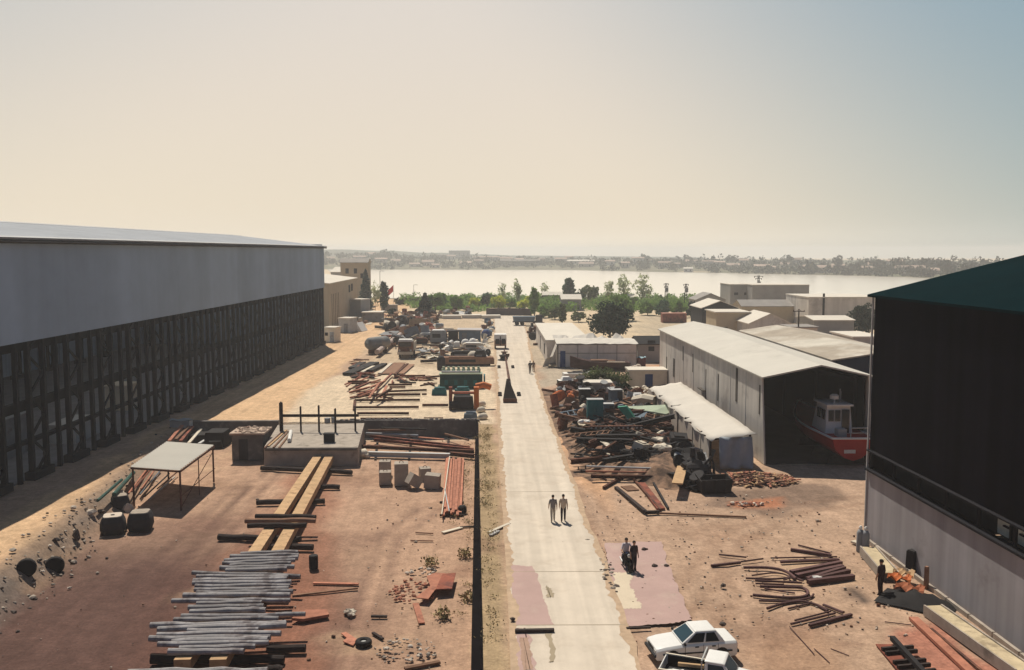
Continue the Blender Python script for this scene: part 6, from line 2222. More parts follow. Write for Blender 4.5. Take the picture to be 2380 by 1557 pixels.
# red container and sheds on the east side
x0, x1, y0, y1, h = hpx(1540, 1596, 750, 732, 2.6)
t_ = thing('freight_container', 'rust red freight container standing before the hedge', 'container', ((x0 + x1) / 2, y0 + 1.3, 0))
mb = MB()
mb.box((0, 0, 1.1), (x1 - x0, 2.5, 2.2))
for k in range(20):
    mb.box((-(x1 - x0) / 2 + .25 + k * (x1 - x0 - .5) / 19, -1.27, 1.1), (.12, .06, 2.0))
mb.build('body', M_RUSTRED, t_)
mb = MB()
mb.box((0, 0, 2.24), (x1 - x0 + .05, 2.55, .1))
mb.build('roof', mat('faded_red_paint', (.45, .22, .17), .8, .15, .6), t_)


def hY(name, label, cat, xl, xr, yt, Y, depth, roof, rh, wall, roofm, wins=(), over=.25):
    """a building whose foot is hidden: its front stands at distance Y and its eaves show at height yt"""
    A, B = AY(xl, yt, Y), AY(xr, yt, Y)
    return house(name, label, cat, A.x, B.x, Y, Y + depth, (A.z + B.z) / 2, roof, rh, wall, roofm, wins, None, None, over)


hY('long_warehouse', 'long grey flat-topped warehouse on the waterfront beside the pylon', 'warehouse', 1749, 1881, 663, 262, 14, 'flat', .2, M_GREYWALL, M_PALEROOF, [], .1)
hY('warehouse_wing', 'shorter grey wing at the end of the long waterfront warehouse', 'warehouse', 1698, 1748, 662, 268, 12, 'flat', .2, M_GREYWALL, M_PALEROOF, [('f', -1.5, 4.5, 1.2, .8), ('f', 1.5, 4.5, 1.2, .8)], .1)
hY('pale_warehouse', 'pale boxy warehouse half hidden by the dark workshop hall', 'warehouse', 1880, 2050, 692, 205, 16, 'flat', .2, M_BARNWALL, M_PALEROOF, [('f', -5, 5, .5, 5)], .1)
hY('low_annex', 'low grey annex with pale sloping roof before the pale warehouse', 'annex', 1893, 1985, 745, 168, 10, 'gable_x', .5, M_GREYWALL, M_PALEROOF)
hY('dark_gable_house', 'small grey gabled house nearest the pylons', 'house', 1618, 1686, 697, 245, 9, 'gable_y', 1.7, M_GREYWALL, M_GREYROOF)
hY('shed_with_dark_gable', 'shed with a bright white roof and dark gable before the grey gabled house', 'shed', 1632, 1716, 716, 195, 11, 'gable_y', 1.5, M_DKOPEN, M_PALEROOF)
hY('flat_white_house', 'flat white-roofed house with pale front before the dark gable', 'house', 1665, 1743, 727, 168, 8, 'flat', .1, M_BUFF, M_PALEROOF, [('f', -1.6, 1.8, 1.2, 2.2), ('f', 1.7, 1.8, 1.0, 2.2)])
hY('long_low_shed', 'long low buff shed with grey roof running below the warehouse', 'shed', 1725, 1880, 712, 215, 8, 'gable_x', 1.3, M_BUFF, M_GREYROOF)
hY('white_gable_house', 'house with broad white gabled roof beside the telegraph pole', 'house', 1742, 1838, 752, 160, 10, 'gable_y', 1.7, M_BARNWALL, M_PALEROOF, [('f', 1.8, 2.0, 1.4, 1.6), ('f', -1.6, 2.2, 1.0, 1.2)])
hY('white_flat_store', 'low white store with a round black mark tight by the workshop corner', 'store', 1984, 2050, 785, 122, 8, 'flat', .1, M_LIGHTGREY, M_PALEROOF, [('f', -.9, 1.9, .4, .4)])
hY('yard_wall_store', 'brown brick store with dark front beyond the felt roof', 'store', 1838, 1900, 762, 150, 5, 'flat', .1, M_PANELBROWN, M_GREYROOF, [('f', -1, 1.5, 1, 1.2), ('f', 1, 1.5, 1, 1.2)])

# pylons and poles
def pylon(px, yb, yt, label, arms):
    P = G(px, yb)
    h = top_z(px, yt, P)
    t_ = thing('power_pylon', label, 'pylon', P, 0, 'pylons on the waterfront')
    mb = MB()
    for sx_ in (-1, 1):
        mb.beam((sx_ * .45, 0, 0), (sx_ * .18, 0, h), .12, .12)
        mb.beam((sx_ * .45, .8, 0), (sx_ * .18, .3, h), .12, .12)
    n = 7
    for k in range(n):
        z0, z1 = h * k / n, h * (k + 1) / n
        s = 1 if k % 2 else -1
        mb.beam((s * (.45 - .27 * k / n), 0, z0), (-s * (.45 - .27 * (k + 1) / n), 0, z1), .08, .08)
    mb.build('mast', M_STEELWORK, t_)
    for k, (z, w_) in enumerate(arms):
        mb = MB()
        mb.beam((-w_, .15, h * z), (w_, .15, h * z), .14, .16)
        for s in (-1, 1):
            mb.tube([(s * w_ * .9, .15, h * z), (s * w_ * .9, .15, h * z - .5)], .1, 6)
        mb.build('crossarm', M_STEELWORK, t_)
    if len(arms) > 1:
        mb = MB()
        mb.box((.1, -.25, h * .72), (.9, .7, 1.3))
        mb.build('transformer', M_GREY, t_)


pylon(1548, 712, 658, 'steel pylon with transformer, nearer the big dark tree of two alike', ((.97, .8), (.86, .6)))
pylon(1594, 712, 659, 'steel pylon with transformer, nearer the grey gabled house', ((.97, .8), (.86, .6)))
A = AY(1762, 640, 275)
P = Vector((A.x, 285, 0))
pylon(1762, G(1762, 700).y and 707, 640, 'tallest steel pylon rising behind the long waterfront warehouse', ((.97, 1.5), (.9, 1.0)))
A = AY(1857, 718, 150)
t_ = thing('telegraph_pole', 'dark telegraph pole with one crossarm before the pale warehouse', 'pole', (A.x, 150, 0))
mb = MB()
mb.tube([(0, 0, 0), (0, 0, A.z)], [.16, .11], 8)
mb.build('pole', M_DARKWOOD, t_)
mb = MB()
mb.beam((-1.0, 0, A.z - .4), (1.0, 0, A.z - .4), .1, .12)
for k in (-.9, -.3, .3, .9):
    mb.lathe([(0, 0), (.06, 0), (.05, .18), (0, .18)], (k, 0, A.z - .34), 6)
mb.build('crossarm', M_DARKWOOD, t_)
for px, yb, yt, lab in ((884, 715, 630, 'slender double pole beside the cypress, behind the flag'), (962, 704, 662, 'thin lamp post at the end of the track')):
    P = G(px, yb)
    h = top_z(px, yt, P)
    mb = MB()
    mb.tube([(0, 0, 0), (0, 0, h)], [.12, .07], 6)
    mb.tube([(0, 0, h - .1), (.5, 0, h + .1), (1.0, 0, h)], .06, 6)
    mb.box((1.1, 0, h), (.5, .2, .12))
    one(mb, 'lamp_post', M_GREY, lab, 'lamp post', P)

# ------------------------------------------------------------------ trees and bushes
M_LEAF = {'dark': leaf_mat('dark_green_leaves', (0.020, 0.042, 0.022), .5, .5, .15), 'green': leaf_mat('mid_green_leaves', (0.15, 0.25, 0.06), .4, .4, .5, .15), 'olive': leaf_mat('olive_leaves', (0.12, 0.15, 0.06), .5, .6, .3),
          'lime': leaf_mat('lime_green_leaves', (0.50, 0.54, 0.07), .3, .4, .5, .1), 'blue': leaf_mat('blue_green_leaves', (0.065, 0.13, 0.07), .4, .4, .4, .1), 'thin': leaf_mat('sparse_grey_green_leaves', (0.44, 0.47, 0.30), .3, .5, .65), 'cypress': leaf_mat('cypress_leaves', (0.020, 0.060, 0.042), .4, .6, .2)}


def tree(name, label, cat, P, h, w, kind, leaf, n, size, seed, group=None, trunk_h=.25, d=None):
    """tapered trunk with limbs; the crown is many leaves gathered in clumps through its volume"""
    rr = random.Random(seed)
    t_ = thing(name, label, cat, P, rr.uniform(0, 6.28) if kind != 'big' else 0, group)
    d = d or w
    mb = MB()
    r0 = max(.05, (.018 * h + .012 * w) * (.45 if kind == 'sparse' else 1))
    mb.tube([(0, 0, 0), (.05, 0, h * trunk_h), (.02, .05, h * .7)], [r0, r0 * .75, r0 * .25], 7)
    clumps = []
    nc = {'big': 60, 'bush': 16, 'cone': 26, 'poplar': 20, 'sparse': 18}[kind]
    for k in range(nc):
        if kind == 'cone':
            t = (k + .5) / nc
            z = h * (.03 + .93 * t)
            rad = w * .5 * (1 - t) ** .75
            a = k * 2.4
            c = (rad * .55 * math.cos(a), rad * .55 * math.sin(a), z)
            s = (rad * .62 + .15, rad * .62 + .15, h * .075)
        elif kind == 'poplar':
            t = (k + .5) / nc
            z = h * (.15 + .82 * t)
            rad = w * .5 * math.sin(math.pi * (.12 + .80 * t)) ** .6
            a = k * 2.4
            c = (rad * .5 * math.cos(a), rad * .5 * math.sin(a), z)
            s = (rad * .6, rad * .6, h * .1)
        else:
            v3 = Vector((rr.gauss(0, 1), rr.gauss(0, 1), rr.gauss(0, 1))).normalized() * rr.uniform(.35, .95)
            lo = .12 if kind in ('sparse',) else (.02 if kind == 'bush' else -.02)
            c = (v3.x * w * .42, v3.y * d * .42, h * (lo + (1 - lo) * .5) + v3.z * h * (1 - lo) * .44)
            q = rr.uniform(.14, .24) if kind != 'sparse' else rr.uniform(.14, .26)
            s = (w * q, d * q, h * q * .8)
        clumps.append((c, s))
        if k % 3 == 0 and kind in ('big', 'sparse', 'bush'):
            mb.tube([(0, 0, h * trunk_h), Vector(c) * .6 + Vector((0, 0, .1 * h)), c], [r0 * .5, r0 * .3, r0 * .08], 5)
    mb.build('trunk', M_TRUNK, t_)
    mb = MB()
    for c, s in clumps:
        for _ in range(n // nc):
            v3 = Vector((rr.gauss(0, 1), rr.gauss(0, 1), rr.gauss(0, 1))).normalized() * rr.uniform(.3, 1.0) ** .5
            mb.leaf((c[0] + v3.x * s[0], c[1] + v3.y * s[1], max(.08, c[2] + v3.z * s[2])), size * rr.uniform(.7, 1.35), rr)
    mb.build('crown', M_LEAF[leaf], t_)
    return t_


def tpx(px, yb, yt, wpx):
    P = G(px, yb)
    return P, top_z(px, yt, P), wpx / FPX * math.hypot(P.x, P.y)


P, h, w = tpx(1417, 790, 704, 112)
tree('broad_tree', 'big dark round tree behind the torn white roof', 'tree', P, h, w, 'big', 'dark', 5200, .33, 1)
P, h, w = tpx(1440, 745, 676, 80)
tree('broad_tree', 'lighter green tree rising just behind the big dark one', 'tree', P, h, w, 'big', 'green', 2600, .45, 2)
P, h, w = tpx(1404, 905, 850, 140)
tree('olive_bush', 'wide olive green bush in front of the dark boat hull', 'bush', P, h, w, 'big', 'olive', 3600, .17, 3, None, .2, w * .5)
P, h, w = tpx(1455, 925, 886, 50)
tree('olive_bush', 'small dark bush beside the squat pale shed', 'bush', P, h, w, 'bush', 'dark', 900, .18, 4)
P, h, w = tpx(2004, 782, 695, 62)
tree('broad_tree', 'dark tree squeezed against the corner of the dark workshop hall', 'tree', P, h, w, 'big', 'dark', 3000, .3, 5)
P, h, w = tpx(851, 718, 627, 36)
tree('cypress', 'tall pointed cypress before the cream tower house', 'tree', P, h, w, 'cone', 'cypress', 2200, .40, 6)
P, h, w = tpx(893, 724, 656, 24)
tree('cypress', 'smaller rounded cypress beside the flag', 'tree', P, h, w, 'poplar', 'cypress', 1300, .38, 7)
P, h, w = tpx(872, 726, 652, 26)
tree('thin_tree', 'thin grey green tree between the two cypresses', 'tree', P, h, w, 'sparse', 'thin', 420, .34, 8)
P, h, w = tpx(988, 735, 681, 42)
tree('conifer', 'dark conifer at the end of the dirt track', 'tree', P, h, w, 'cone', 'dark', 1700, .42, 9)
P, h, w = tpx(1322, 706, 648, 29)
tree('poplar', 'dark poplar standing alone against the water', 'tree', P, h, w, 'poplar', 'blue', 1500, .5, 10)
for i, (px, yb, yt, wp, kind, leaf, n, s, lab) in enumerate((
        (1012, 724, 680, 44, 'bush', 'green', 700, .5, 'mid green bush right behind the dark conifer'), (1024, 716, 678, 30, 'bush', 'green', 520, .5, 'taller green bush second from the dark conifer'), (1062, 722, 676, 40, 'bush', 'green', 760, .5, 'big round green bush third from the dark conifer'),
        (1040, 720, 696, 26, 'bush', 'blue', 400, .5, 'low bluish bush between two round green ones'), (1105, 716, 688, 32, 'bush', 'lime', 520, .5, 'lime green bush nearest the round green bushes'), (1129, 718, 678, 24, 'bush', 'blue', 500, .5, 'blue green bush between two lime green ones'),
        (1158, 716, 684, 44, 'bush', 'lime', 760, .5, 'widest lime green bush above the brown wall'), (1219, 718, 688, 40, 'bush', 'lime', 700, .5, 'bright yellowish bush at the end of the brown wall'), (1186, 716, 692, 30, 'bush', 'green', 420, .5, 'small green bush between lime and yellowish bushes'),
        (1242, 734, 670, 26, 'poplar', 'green', 800, .45, 'slim green tree right beside the yellowish bush'), (1202, 714, 646, 26, 'sparse', 'thin', 240, .5, 'thin see-through tree over the lime bushes'), (1168, 712, 652, 20, 'sparse', 'thin', 130, .45, 'fainter see-through sapling over the lime bushes'),
        (1264, 738, 706, 40, 'bush', 'green', 620, .45, 'low green bush on the bank, nearest the road end'), (1290, 742, 712, 38, 'bush', 'olive', 560, .45, 'low olive bush on the bank beside the vertical drain'), (1307, 752, 706, 20, 'poplar', 'olive', 420, .4, 'narrow olive shrub standing before the bank'),
        (1352, 706, 672, 34, 'bush', 'blue', 520, .5, 'grey green bush just beside the lone poplar'), (1374, 708, 658, 40, 'sparse', 'olive', 620, .5, 'loose grey green tree beside the lone poplar'), (1268, 704, 684, 26, 'bush', 'olive', 300, .5, 'low bush on the shore below the faint tree'),
        (1296, 704, 688, 24, 'bush', 'blue', 300, .5, 'dark low bush at the foot of the lone poplar'), (1266, 700, 650, 28, 'sparse', 'thin', 120, .5, 'faint bare tree standing before the water near the poplar'), (1414, 706, 648, 36, 'sparse', 'thin', 220, .5, 'faint see-through tree behind the big dark tree'),
        (1450, 708, 634, 46, 'sparse', 'thin', 340, .5, 'tall faint tree, first of a see-through pair'), (1492, 710, 632, 50, 'sparse', 'thin', 380, .5, 'tallest faint tree, second of a see-through pair'), (1400, 712, 690, 36, 'bush', 'green', 420, .5, 'hedge bush left behind the lighter green tree'),
        (1478, 716, 690, 36, 'bush', 'green', 480, .5, 'hedge bush at the foot of the tallest faint tree'), (1505, 732, 694, 44, 'bush', 'green', 700, .5, 'broad hedge bush nearest the tallest faint tree'), (1540, 734, 696, 46, 'bush', 'blue', 720, .5, 'broad hedge bush under the first pylon'),
        (1574, 738, 698, 44, 'bush', 'green', 720, .5, 'broad hedge bush between the two pylons'), (1606, 736, 702, 36, 'bush', 'dark', 560, .5, 'dark hedge bush below the second pylon'), (1628, 746, 712, 34, 'bush', 'dark', 560, .45, 'dark bush beside the shed with the dark gable'),
        (1534, 702, 682, 14, 'bush', 'dark', 200, .45, 'small round dark tree beside the first pylon'), (958, 706, 688, 40, 'bush', 'olive', 420, .5, 'low olive bush at the water behind the flag'), (928, 708, 692, 28, 'bush', 'dark', 260, .5, 'low dark bush right beside the flag'),
        (1000, 704, 686, 40, 'bush', 'green', 400, .5, 'low green bush along the water behind the conifer'), (1085, 704, 684, 44, 'bush', 'green', 460, .5, 'low green bush along the water behind the round ones'), (1140, 704, 686, 44, 'bush', 'olive', 420, .5, 'low olive bush along the water behind the lime ones'),
        (1345, 748, 722, 36, 'bush', 'olive', 420, .4, 'low olive bush under the grey-walled shed'), (862, 745, 720, 26, 'bush', 'blue', 420, .35, 'low dark green bush between cypress and kiosk'), (910, 738, 716, 26, 'bush', 'dark', 380, .4, 'dark low bush below the flag'),
        (1870, 778, 752, 34, 'bush', 'dark', 420, .3, 'dark bush at the end of the patched felt roof'), (1942, 800, 778, 40, 'bush', 'dark', 460, .3, 'dark bush growing over the edge of the felt roof'))):
    P, h, w = tpx(px, yb, yt, wp)
    tree({'bush': 'bush', 'poplar': 'slim_tree', 'sparse': 'thin_tree'}[kind], lab, 'bush' if kind == 'bush' else 'tree', P, h, w, kind, leaf, n, s, 100 + i, 'bushes and trees along the waterfront')
# low growth on the shore itself
mb = MB()
rr = random.Random(71)
for _ in range(800):
    px = rr.uniform(935, 1640) if rr.random() < .6 else rr.choice((rr.uniform(975, 1240), rr.uniform(1240, 1310), rr.uniform(1390, 1620)))
    P = G(px, rr.uniform(697, 724 if px > 1240 or 1000 < px < 1130 else 716))
    tall = rr.random() < .3
    clump(mb, (P.x, P.y, 1.1 if tall else .5), rr.uniform(1, 2.6), rr.uniform(1, 2), rr.uniform(1.2, 2.0) if tall else rr.uniform(.5, 1.2), 60 if tall else 34, .42, rr)
tag(mb.build('undergrowth', M_LEAF['green']), 'low green undergrowth along the near shore', 'undergrowth', kind='stuff')

# ------------------------------------------------------------------ the opposite bank: houses and bigger blocks
M_FARW = mat('far_pale_wall', (.46, .42, .37), .9, .1, .2, rand=.25)
M_FARR = mat('far_roof', (.36, .27, .22), .9, .1, .2, rand=.3)
M_FARB = mat('far_block_wall', (.22, .20, .18), .9, .1, .2)


def far_place(px, b):
    y0 = np.interp(px, [p[0] for p in shore_px], [p[1] for p in shore_px])
    P = G(px, y0, 0)
    q = P + Vector((P.x, P.y, 0)).normalized() * b
    return Vector((q.x, q.y, float(far_h(px, b)) - .3))


def far_house(name, px, b, w, d, h, rh, wall, roofm, label, group=None):
    P = far_place(px, b)
    t_ = thing(name, label, 'building', P, -math.atan2(P.x, P.y), group)
    mb = MB()
    mb.loft([[(x, -d, 0), (x, d, 0), (x, d, h), (x, 0, h + rh), (x, -d, h)] for x in (-w, w)])
    mb.build('wall', wall, t_)
    mb = MB()
    for s in (-1, 1):
        mb.extr([(-w - .4, s * (d + .4), h), (w + .4, s * (d + .4), h), (w + .4, 0, h + rh), (-w - .4, 0, h + rh)], (0, 0, .3))
    mb.build('roof', roofm, t_)
    for k in range(max(2, int(w / 3))):
        mb = MB()
        mb.box((-w + (k + .5) * 2 * w / max(2, int(w / 3)), -d - .05, h * .55), (1.2, .1, h * .4))
        mb.build('window', M_DKOPEN, t_)
    return t_


far_house('hospital_block', 1068, 520, 16, 7, 12, .4, M_FARB, M_FARB, 'biggest grey block on the opposite skyline')
far_house('apartment_block', 1030, 480, 20, 7, 6, .4, M_FARB, M_FARB, 'long lower block beside the biggest grey block across the water')
far_house('long_depot', 1208, 120, 21, 7, 5.5, 1.2, M_FARB, M_FARB, 'long dark depot across the water, nearest the middle of the shore')
far_house('long_depot', 1130, 260, 16, 6, 4.5, 1.0, M_FARW, M_FARR, 'paler long depot across the water behind the bare meadow')
far_house('glasshouse', 1350, 190, 15, 5, 3.2, 1.4, M_FARW, M_PALEROOF, 'long low building with gleaming white roof across the water')
far_house('white_villa', 2232 / 1.0 * .9989 - 630, 30, 3.6, 3, 2.6, 1.0, M_WHITE, M_PALEROOF, 'tiny gleaming white hut on the opposite shore')
rr = random.Random(9)
for i in range(46):
    px = 770 + i * 31 + rr.uniform(-10, 10)
    b = rr.uniform(60, 330) if px < 1600 else rr.uniform(40, 220)
    far_house('far_house', px, b, rr.uniform(3.5, 8), rr.uniform(3, 4.5), rr.uniform(3, 6), rr.uniform(1, 2.2), M_FARW, M_FARR, 'small pale house half lost among trees on the opposite bank', 'small houses on the opposite bank')
for i, (px, b, h, w) in enumerate(((1945, 120, 13, 10), (1500, 330, 11, 11), (1835, 200, 11, 9), (2040, 70, 11, 12), (2090, 90, 12, 12), (1990, 60, 9, 10), (1890, 40, 8, 12), (2150, 110, 12, 14), (1600, 300, 10, 12), (1700, 260, 10, 14), (1945, 30, 7, 9), (2200, 60, 12, 12))):
    rr2 = random.Random(i)
    P = far_place(px, b)
    t_ = thing('far_tree', 'dark crown standing out of the treeline across the water, %s along from the poplar side' % nth([px_ for px_, *_ in sorted(((1945, 0), (1500, 0), (1835, 0), (2040, 0), (2090, 0), (1990, 0), (1890, 0), (2150, 0), (1600, 0), (1700, 0), (1945.5, 0), (2200, 0)))].index(px if i != 10 else 1945.5)), 'tree', P, 0, 'tall crowns on the opposite bank')
    mb = MB()
    mb.tube([(0, 0, 0), (0, 0, h * .6)], [.4, .2], 6)
    mb.build('trunk', M_TRUNK, t_)
    mb = MB()
    for k in range(7):
        clump(mb, (rr2.uniform(-w, w) * .32, rr2.uniform(-w, w) * .3, h * rr2.uniform(.35, .8)), w * .26, w * .26, h * .22, 60, 1.0, rr2)
    mb.build('crown', M_FARTREE, t_)

# ------------------------------------------------------------------ vehicles
M_CARW = mat('white_car_paint', (.74, .73, .70), .28, .04, 1.5, (.62, .58, .52), .68, 1.0, spec=.5)
M_TRIM = mat('black_plastic_trim', (.022, .022, .024), .6, .2, 1.0)
M_LAMP = mat('clear_lamp_glass', (.50, .50, .48), .15, .1, 1.0, spec=.6)
M_TAIL = mat('red_lamp_glass', (.35, .02, .02), .2, .1, 1.0, spec=.6)
M_WSCREEN = mat('bluish_windscreen', (.025, .055, .07), .08, .1, 1.0, spec=.8)


def section(x, hw, zb, zt, ins=.10, rr_=.10):
    return [(x, -hw, zb), (x, -hw - .0, zb + .22), (x, -hw, zt - rr_), (x, -hw + ins, zt), (x, hw - ins, zt), (x, hw, zt - rr_), (x, hw, zb + .22), (x, hw, zb)]


def wheel(par, x, y, r=.30, w=.2):
    mb = MB()
    mb.lathe([(r * .55, -w / 2), (r * .93, -w / 2), (r, -w * .3), (r, w * .3), (r * .93, w / 2), (r * .55, w / 2)], (0, 0, 0), 20, axis='Y')
    wh = bpy.data.objects.new('wheel', None)
    COL.objects.link(wh)
    wh.parent = par
    wh.location = (x, y, r)
    mb.build('tyre', M_RUBBER, wh, smooth=True)
    mb = MB()
    mb.lathe([(.02, -w * .42), (r * .5, -w * .45), (r * .58, -w * .3), (r * .58, w * .3), (r * .5, w * .45), (.02, w * .42)], (0, 0, 0), 16, axis='Y')
    mb.build('rim', M_CHROME, wh, smooth=True)


def quad_panel(par, name, m, pts, t=.012):
    pts = [Vector(p) for p in pts]
    n_ = (pts[1] - pts[0]).cross(pts[2] - pts[0]).normalized()
    mb = MB()
    mb.extr([p - n_ * t * .3 for p in pts], n_ * t)
    return mb.build(name, m, par)


def saloon(P, rz):
    c = thing('saloon_car', 'white boxy saloon car with dark windows parked by the pickup', 'car', P, rz)
    c.scale = (.88, .93, .93)
    hw = .80
    mb = MB()
    mb.loft([section(2.02, .70, .36, .60, .08, .06), section(1.98, .76, .25, .72), section(1.55, hw, .22, .80), section(.72, hw, .22, .88), section(.3, hw + .01, .22, .90), section(-.9, hw + .01, .22, .92), section(-1.25, hw, .22, .92), section(-1.92, hw - .03, .25, .90), section(-2.0, .72, .34, .84, .08)])
    b = mb.build('body', M_CARW, c)
    # greenhouse
    zr, zb_ = 1.36, .90
    B = {'fl': (.72, .72), 'rl': (-1.35, .72)}
    base = [(.78, -.74, zb_), (.78, .74, zb_), (-1.38, .74, zb_), (-1.38, -.74, zb_)]
    top = [(.08, -.58, zr), (.08, .58, zr), (-.98, .58, zr), (-.98, -.58, zr)]
    mb = MB()
    mb.loft([base, top])
    mb.build('cabin', M_CARW, c)
    mb = MB()
    mb.loft([[(x, y * s, z) for x, y, z in top] for s, z in ()] or [[(.10, -.60, zr), (.10, .60, zr), (-1.0, .60, zr), (-1.0, -.60, zr)], [(.04, -.52, zr + .05), (.04, .52, zr + .05), (-.93, .52, zr + .05), (-.93, -.52, zr + .05)]])
    mb.build('roof', M_CARW, c)

    def lerp4(a, b_, c_, d, u0, u1, v0, v1):
        a, b_, c_, d = map(Vector, (a, b_, c_, d))
        f = lambda u, v_: a.lerp(b_, u).lerp(d.lerp(c_, u), v_)
        return [f(u0, v0), f(u1, v0), f(u1, v1), f(u0, v1)]
    quad_panel(c, 'windscreen', M_WSCREEN, lerp4(base[0], base[1], top[1], top[0], .06, .94, .10, .92))
    quad_panel(c, 'rear_window', M_GLASS, lerp4(base[2], base[3], top[3], top[2], .08, .92, .14, .90))
    for s in (0, 1):
        if s == 0:
            q = (base[1], base[2], top[2], top[1])
        else:
            q = (base[3], base[0], top[0], top[3])
        for u0, u1 in ((.10, .49), (.54, .88)) if s == 0 else ((.12, .46), (.51, .90)):
            quad_panel(c, 'side_window', M_GLASS, lerp4(*q, u0, u1, .10, .90))
    for s in (-1, 1):
        for x in (1.22, -1.18):
            wheel(c, x, s * .72, .29, .18)
            mb = MB()
            mb.lathe([(0, -.02), (.36, -.02), (.36, .02), (0, .02)], (x, s * (hw - .005), .33), 18, axis='Y')
            mb.v = [(a, b_, max(z, .2)) for a, b_, z in mb.v]
            mb.build('wheel_arch', M_TRIM, c)
        mb = MB()
        mb.box((2.0, s * .54, .60), (.06, .26, .13))
        mb.build('headlight', M_LAMP, c)
        mb = MB()
        mb.box((-1.985, s * .56, .68), (.06, .26, .2))
        mb.build('tail_light', M_TAIL, c)
        mb = MB()
        mb.box((.66, s * .86, .96), (.10, .14, .1), 0, 0, None, .8)
        mb.build('wing_mirror', M_TRIM, c)
        mb = MB()
        mb.box((0, s * (hw + .018), .52), (3.4, .03, .06))
        mb.build('side_trim', M_TRIM, c)
        for x in (.05, -.78):
            mb = MB()
            mb.box((x, s * (hw + .02), .78), (.18, .035, .05))
            mb.build('door_handle', M_TRIM, c)
        for x in (.62, -.28, -1.0):
            mb = MB()
            mb.box((x, s * (hw + .008), .58), (.018, .01, .58))
            mb.build('door_gap', M_TRIM, c)
    for x in (2.06, -2.04):
        mb = MB()
        mb.box((x, 0, .42), (.10, 1.5, .15))
        mb.build('bumper', M_TRIM, c)
    mb = MB()
    mb.box((2.005, 0, .60), (.05, .78, .14))
    mb.build('grille', M_TRIM, c)
    return c


saloon(G(1607, 1524), math.pi + .13)


def pickup(P, rz):
    c = thing('pickup_truck', 'white pickup truck with an open dark load bed at the picture edge', 'pickup', P, rz)
    c.scale = (.88, .90, .92)
    hw = .83
    mb = MB()
    mb.loft([section(2.15, .74, .35, .72), section(2.05, hw - .03, .28, .86), section(1.0, hw, .28, .96), section(.95, hw, .28, .98), section(-.35, hw, .28, .98)])
    mb.build('body', M_CARW, c)
    base = [(1.0, -.76, .97), (1.0, .76, .97), (-.32, .76, .97), (-.32, -.76, .97)]
    top = [(.55, -.62, 1.55), (.55, .62, 1.55), (-.26, .62, 1.55), (-.26, -.62, 1.55)]
    mb = MB()
    mb.loft([base, top])
    mb.loft([[(.60, -.66, 1.55), (.60, .66, 1.55), (-.32, .66, 1.55), (-.32, -.66, 1.55)], [(.5, -.58, 1.61), (.5, .58, 1.61), (-.26, .58, 1.61), (-.26, -.58, 1.61)]])
    mb.build('cab', M_CARW, c)

    def f4(q, u0, u1, v0, v1):
        a, b_, c_, d = map(Vector, q)
        f = lambda u, v_: a.lerp(b_, u).lerp(d.lerp(c_, u), v_)
        return [f(u0, v0), f(u1, v0), f(u1, v1), f(u0, v1)]
    quad_panel(c, 'windscreen', M_WSCREEN, f4((base[0], base[1], top[1], top[0]), .06, .94, .1, .92))
    quad_panel(c, 'rear_window', M_GLASS, f4((base[2], base[3], top[3], top[2]), .12, .88, .2, .85))
    quad_panel(c, 'side_window', M_GLASS, f4((base[1], base[2], top[2], top[1]), .14, .86, .1, .88))
    quad_panel(c, 'side_window', M_GLASS, f4((base[3], base[0], top[0], top[3]), .14, .86, .1, .88))
    mb = MB()
    mb.box((-1.3, 0, .52), (1.8, 1.56, .08))
    mb.build('bed_floor', M_TRIM, c)
    mb = MB()
    mb.box((-.42, 0, .76), (.05, 1.56, .44))
    mb.build('bed_front', M_TRIM, c)
    for s in (-1, 1):
        mb = MB()
        mb.box((-1.32, s * .80, .70), (1.86, .06, .56))
        mb.build('bed_side', M_CARW, c)
        mb = MB()
        mb.box((-1.32, s * .755, .76), (1.7, .02, .42))
        mb.build('bed_lining', M_TRIM, c)
        mb = MB()
        mb.box((-1.32, s * .81, 1.0), (1.9, .09, .05))
        mb.build('bed_rail', M_CREAM, c)
        for x in (1.35, -1.35):
            wheel(c, x, s * .74, .31, .2)
            mb = MB()
            mb.lathe([(0, -.02), (.38, -.02), (.38, .02), (0, .02)], (x, s * (hw - .0), .36), 18, axis='Y')
            mb.v = [(a, b_, max(z, .22)) for a, b_, z in mb.v]
            mb.build('wheel_arch', M_TRIM, c)
        mb = MB()
        mb.box((2.14, s * .55, .66), (.06, .26, .14))
        mb.build('headlight', M_LAMP, c)
    mb = MB()
    mb.box((-2.25, 0, .70), (.06, 1.6, .56))
    mb.build('tailgate', M_CARW, c)
    mb = MB()
    mb.box((2.18, 0, .44), (.1, 1.6, .16))
    mb.build('bumper', M_TRIM, c)
    mb = MB()
    for y in (-.7, .7):
        mb.box((-.40, y, 1.28), (.06, .06, .66))
    mb.box((-.40, 0, 1.60), (.06, 1.46, .06))
    mb.build('roll_bar', M_LIGHTGREY, c)
    return c


def soften(root, names, w):
    for o in root.children:
        if o.name.split('.')[0] in names:
            b = o.modifiers.new('rounded', 'BEVEL')
            b.width, b.segments, b.limit_method = w, 3, 'ANGLE'
            b.angle_limit = R(12)
            o.data.polygons.foreach_set('use_smooth', [True] * len(o.data.polygons))


soften(bpy.data.objects['saloon_car'], ('body', 'cabin', 'roof', 'bumper'), .045)
_q = G(1580, 1541, .95)
_rz = -.40
pk = pickup(Vector((_q.x + 1.30 * math.cos(_rz), _q.y + 1.30 * math.sin(_rz), 0)), _rz)
soften(pk, ('body', 'cab', 'bumper', 'tailgate', 'bed_side'), .04)
c_, s_ = math.cos(_rz), math.sin(_rz)


def in_bed(x, y, z):
    p = pk.location
    return (p.x + x * c_ - y * s_, p.y + x * s_ + y * c_, z)


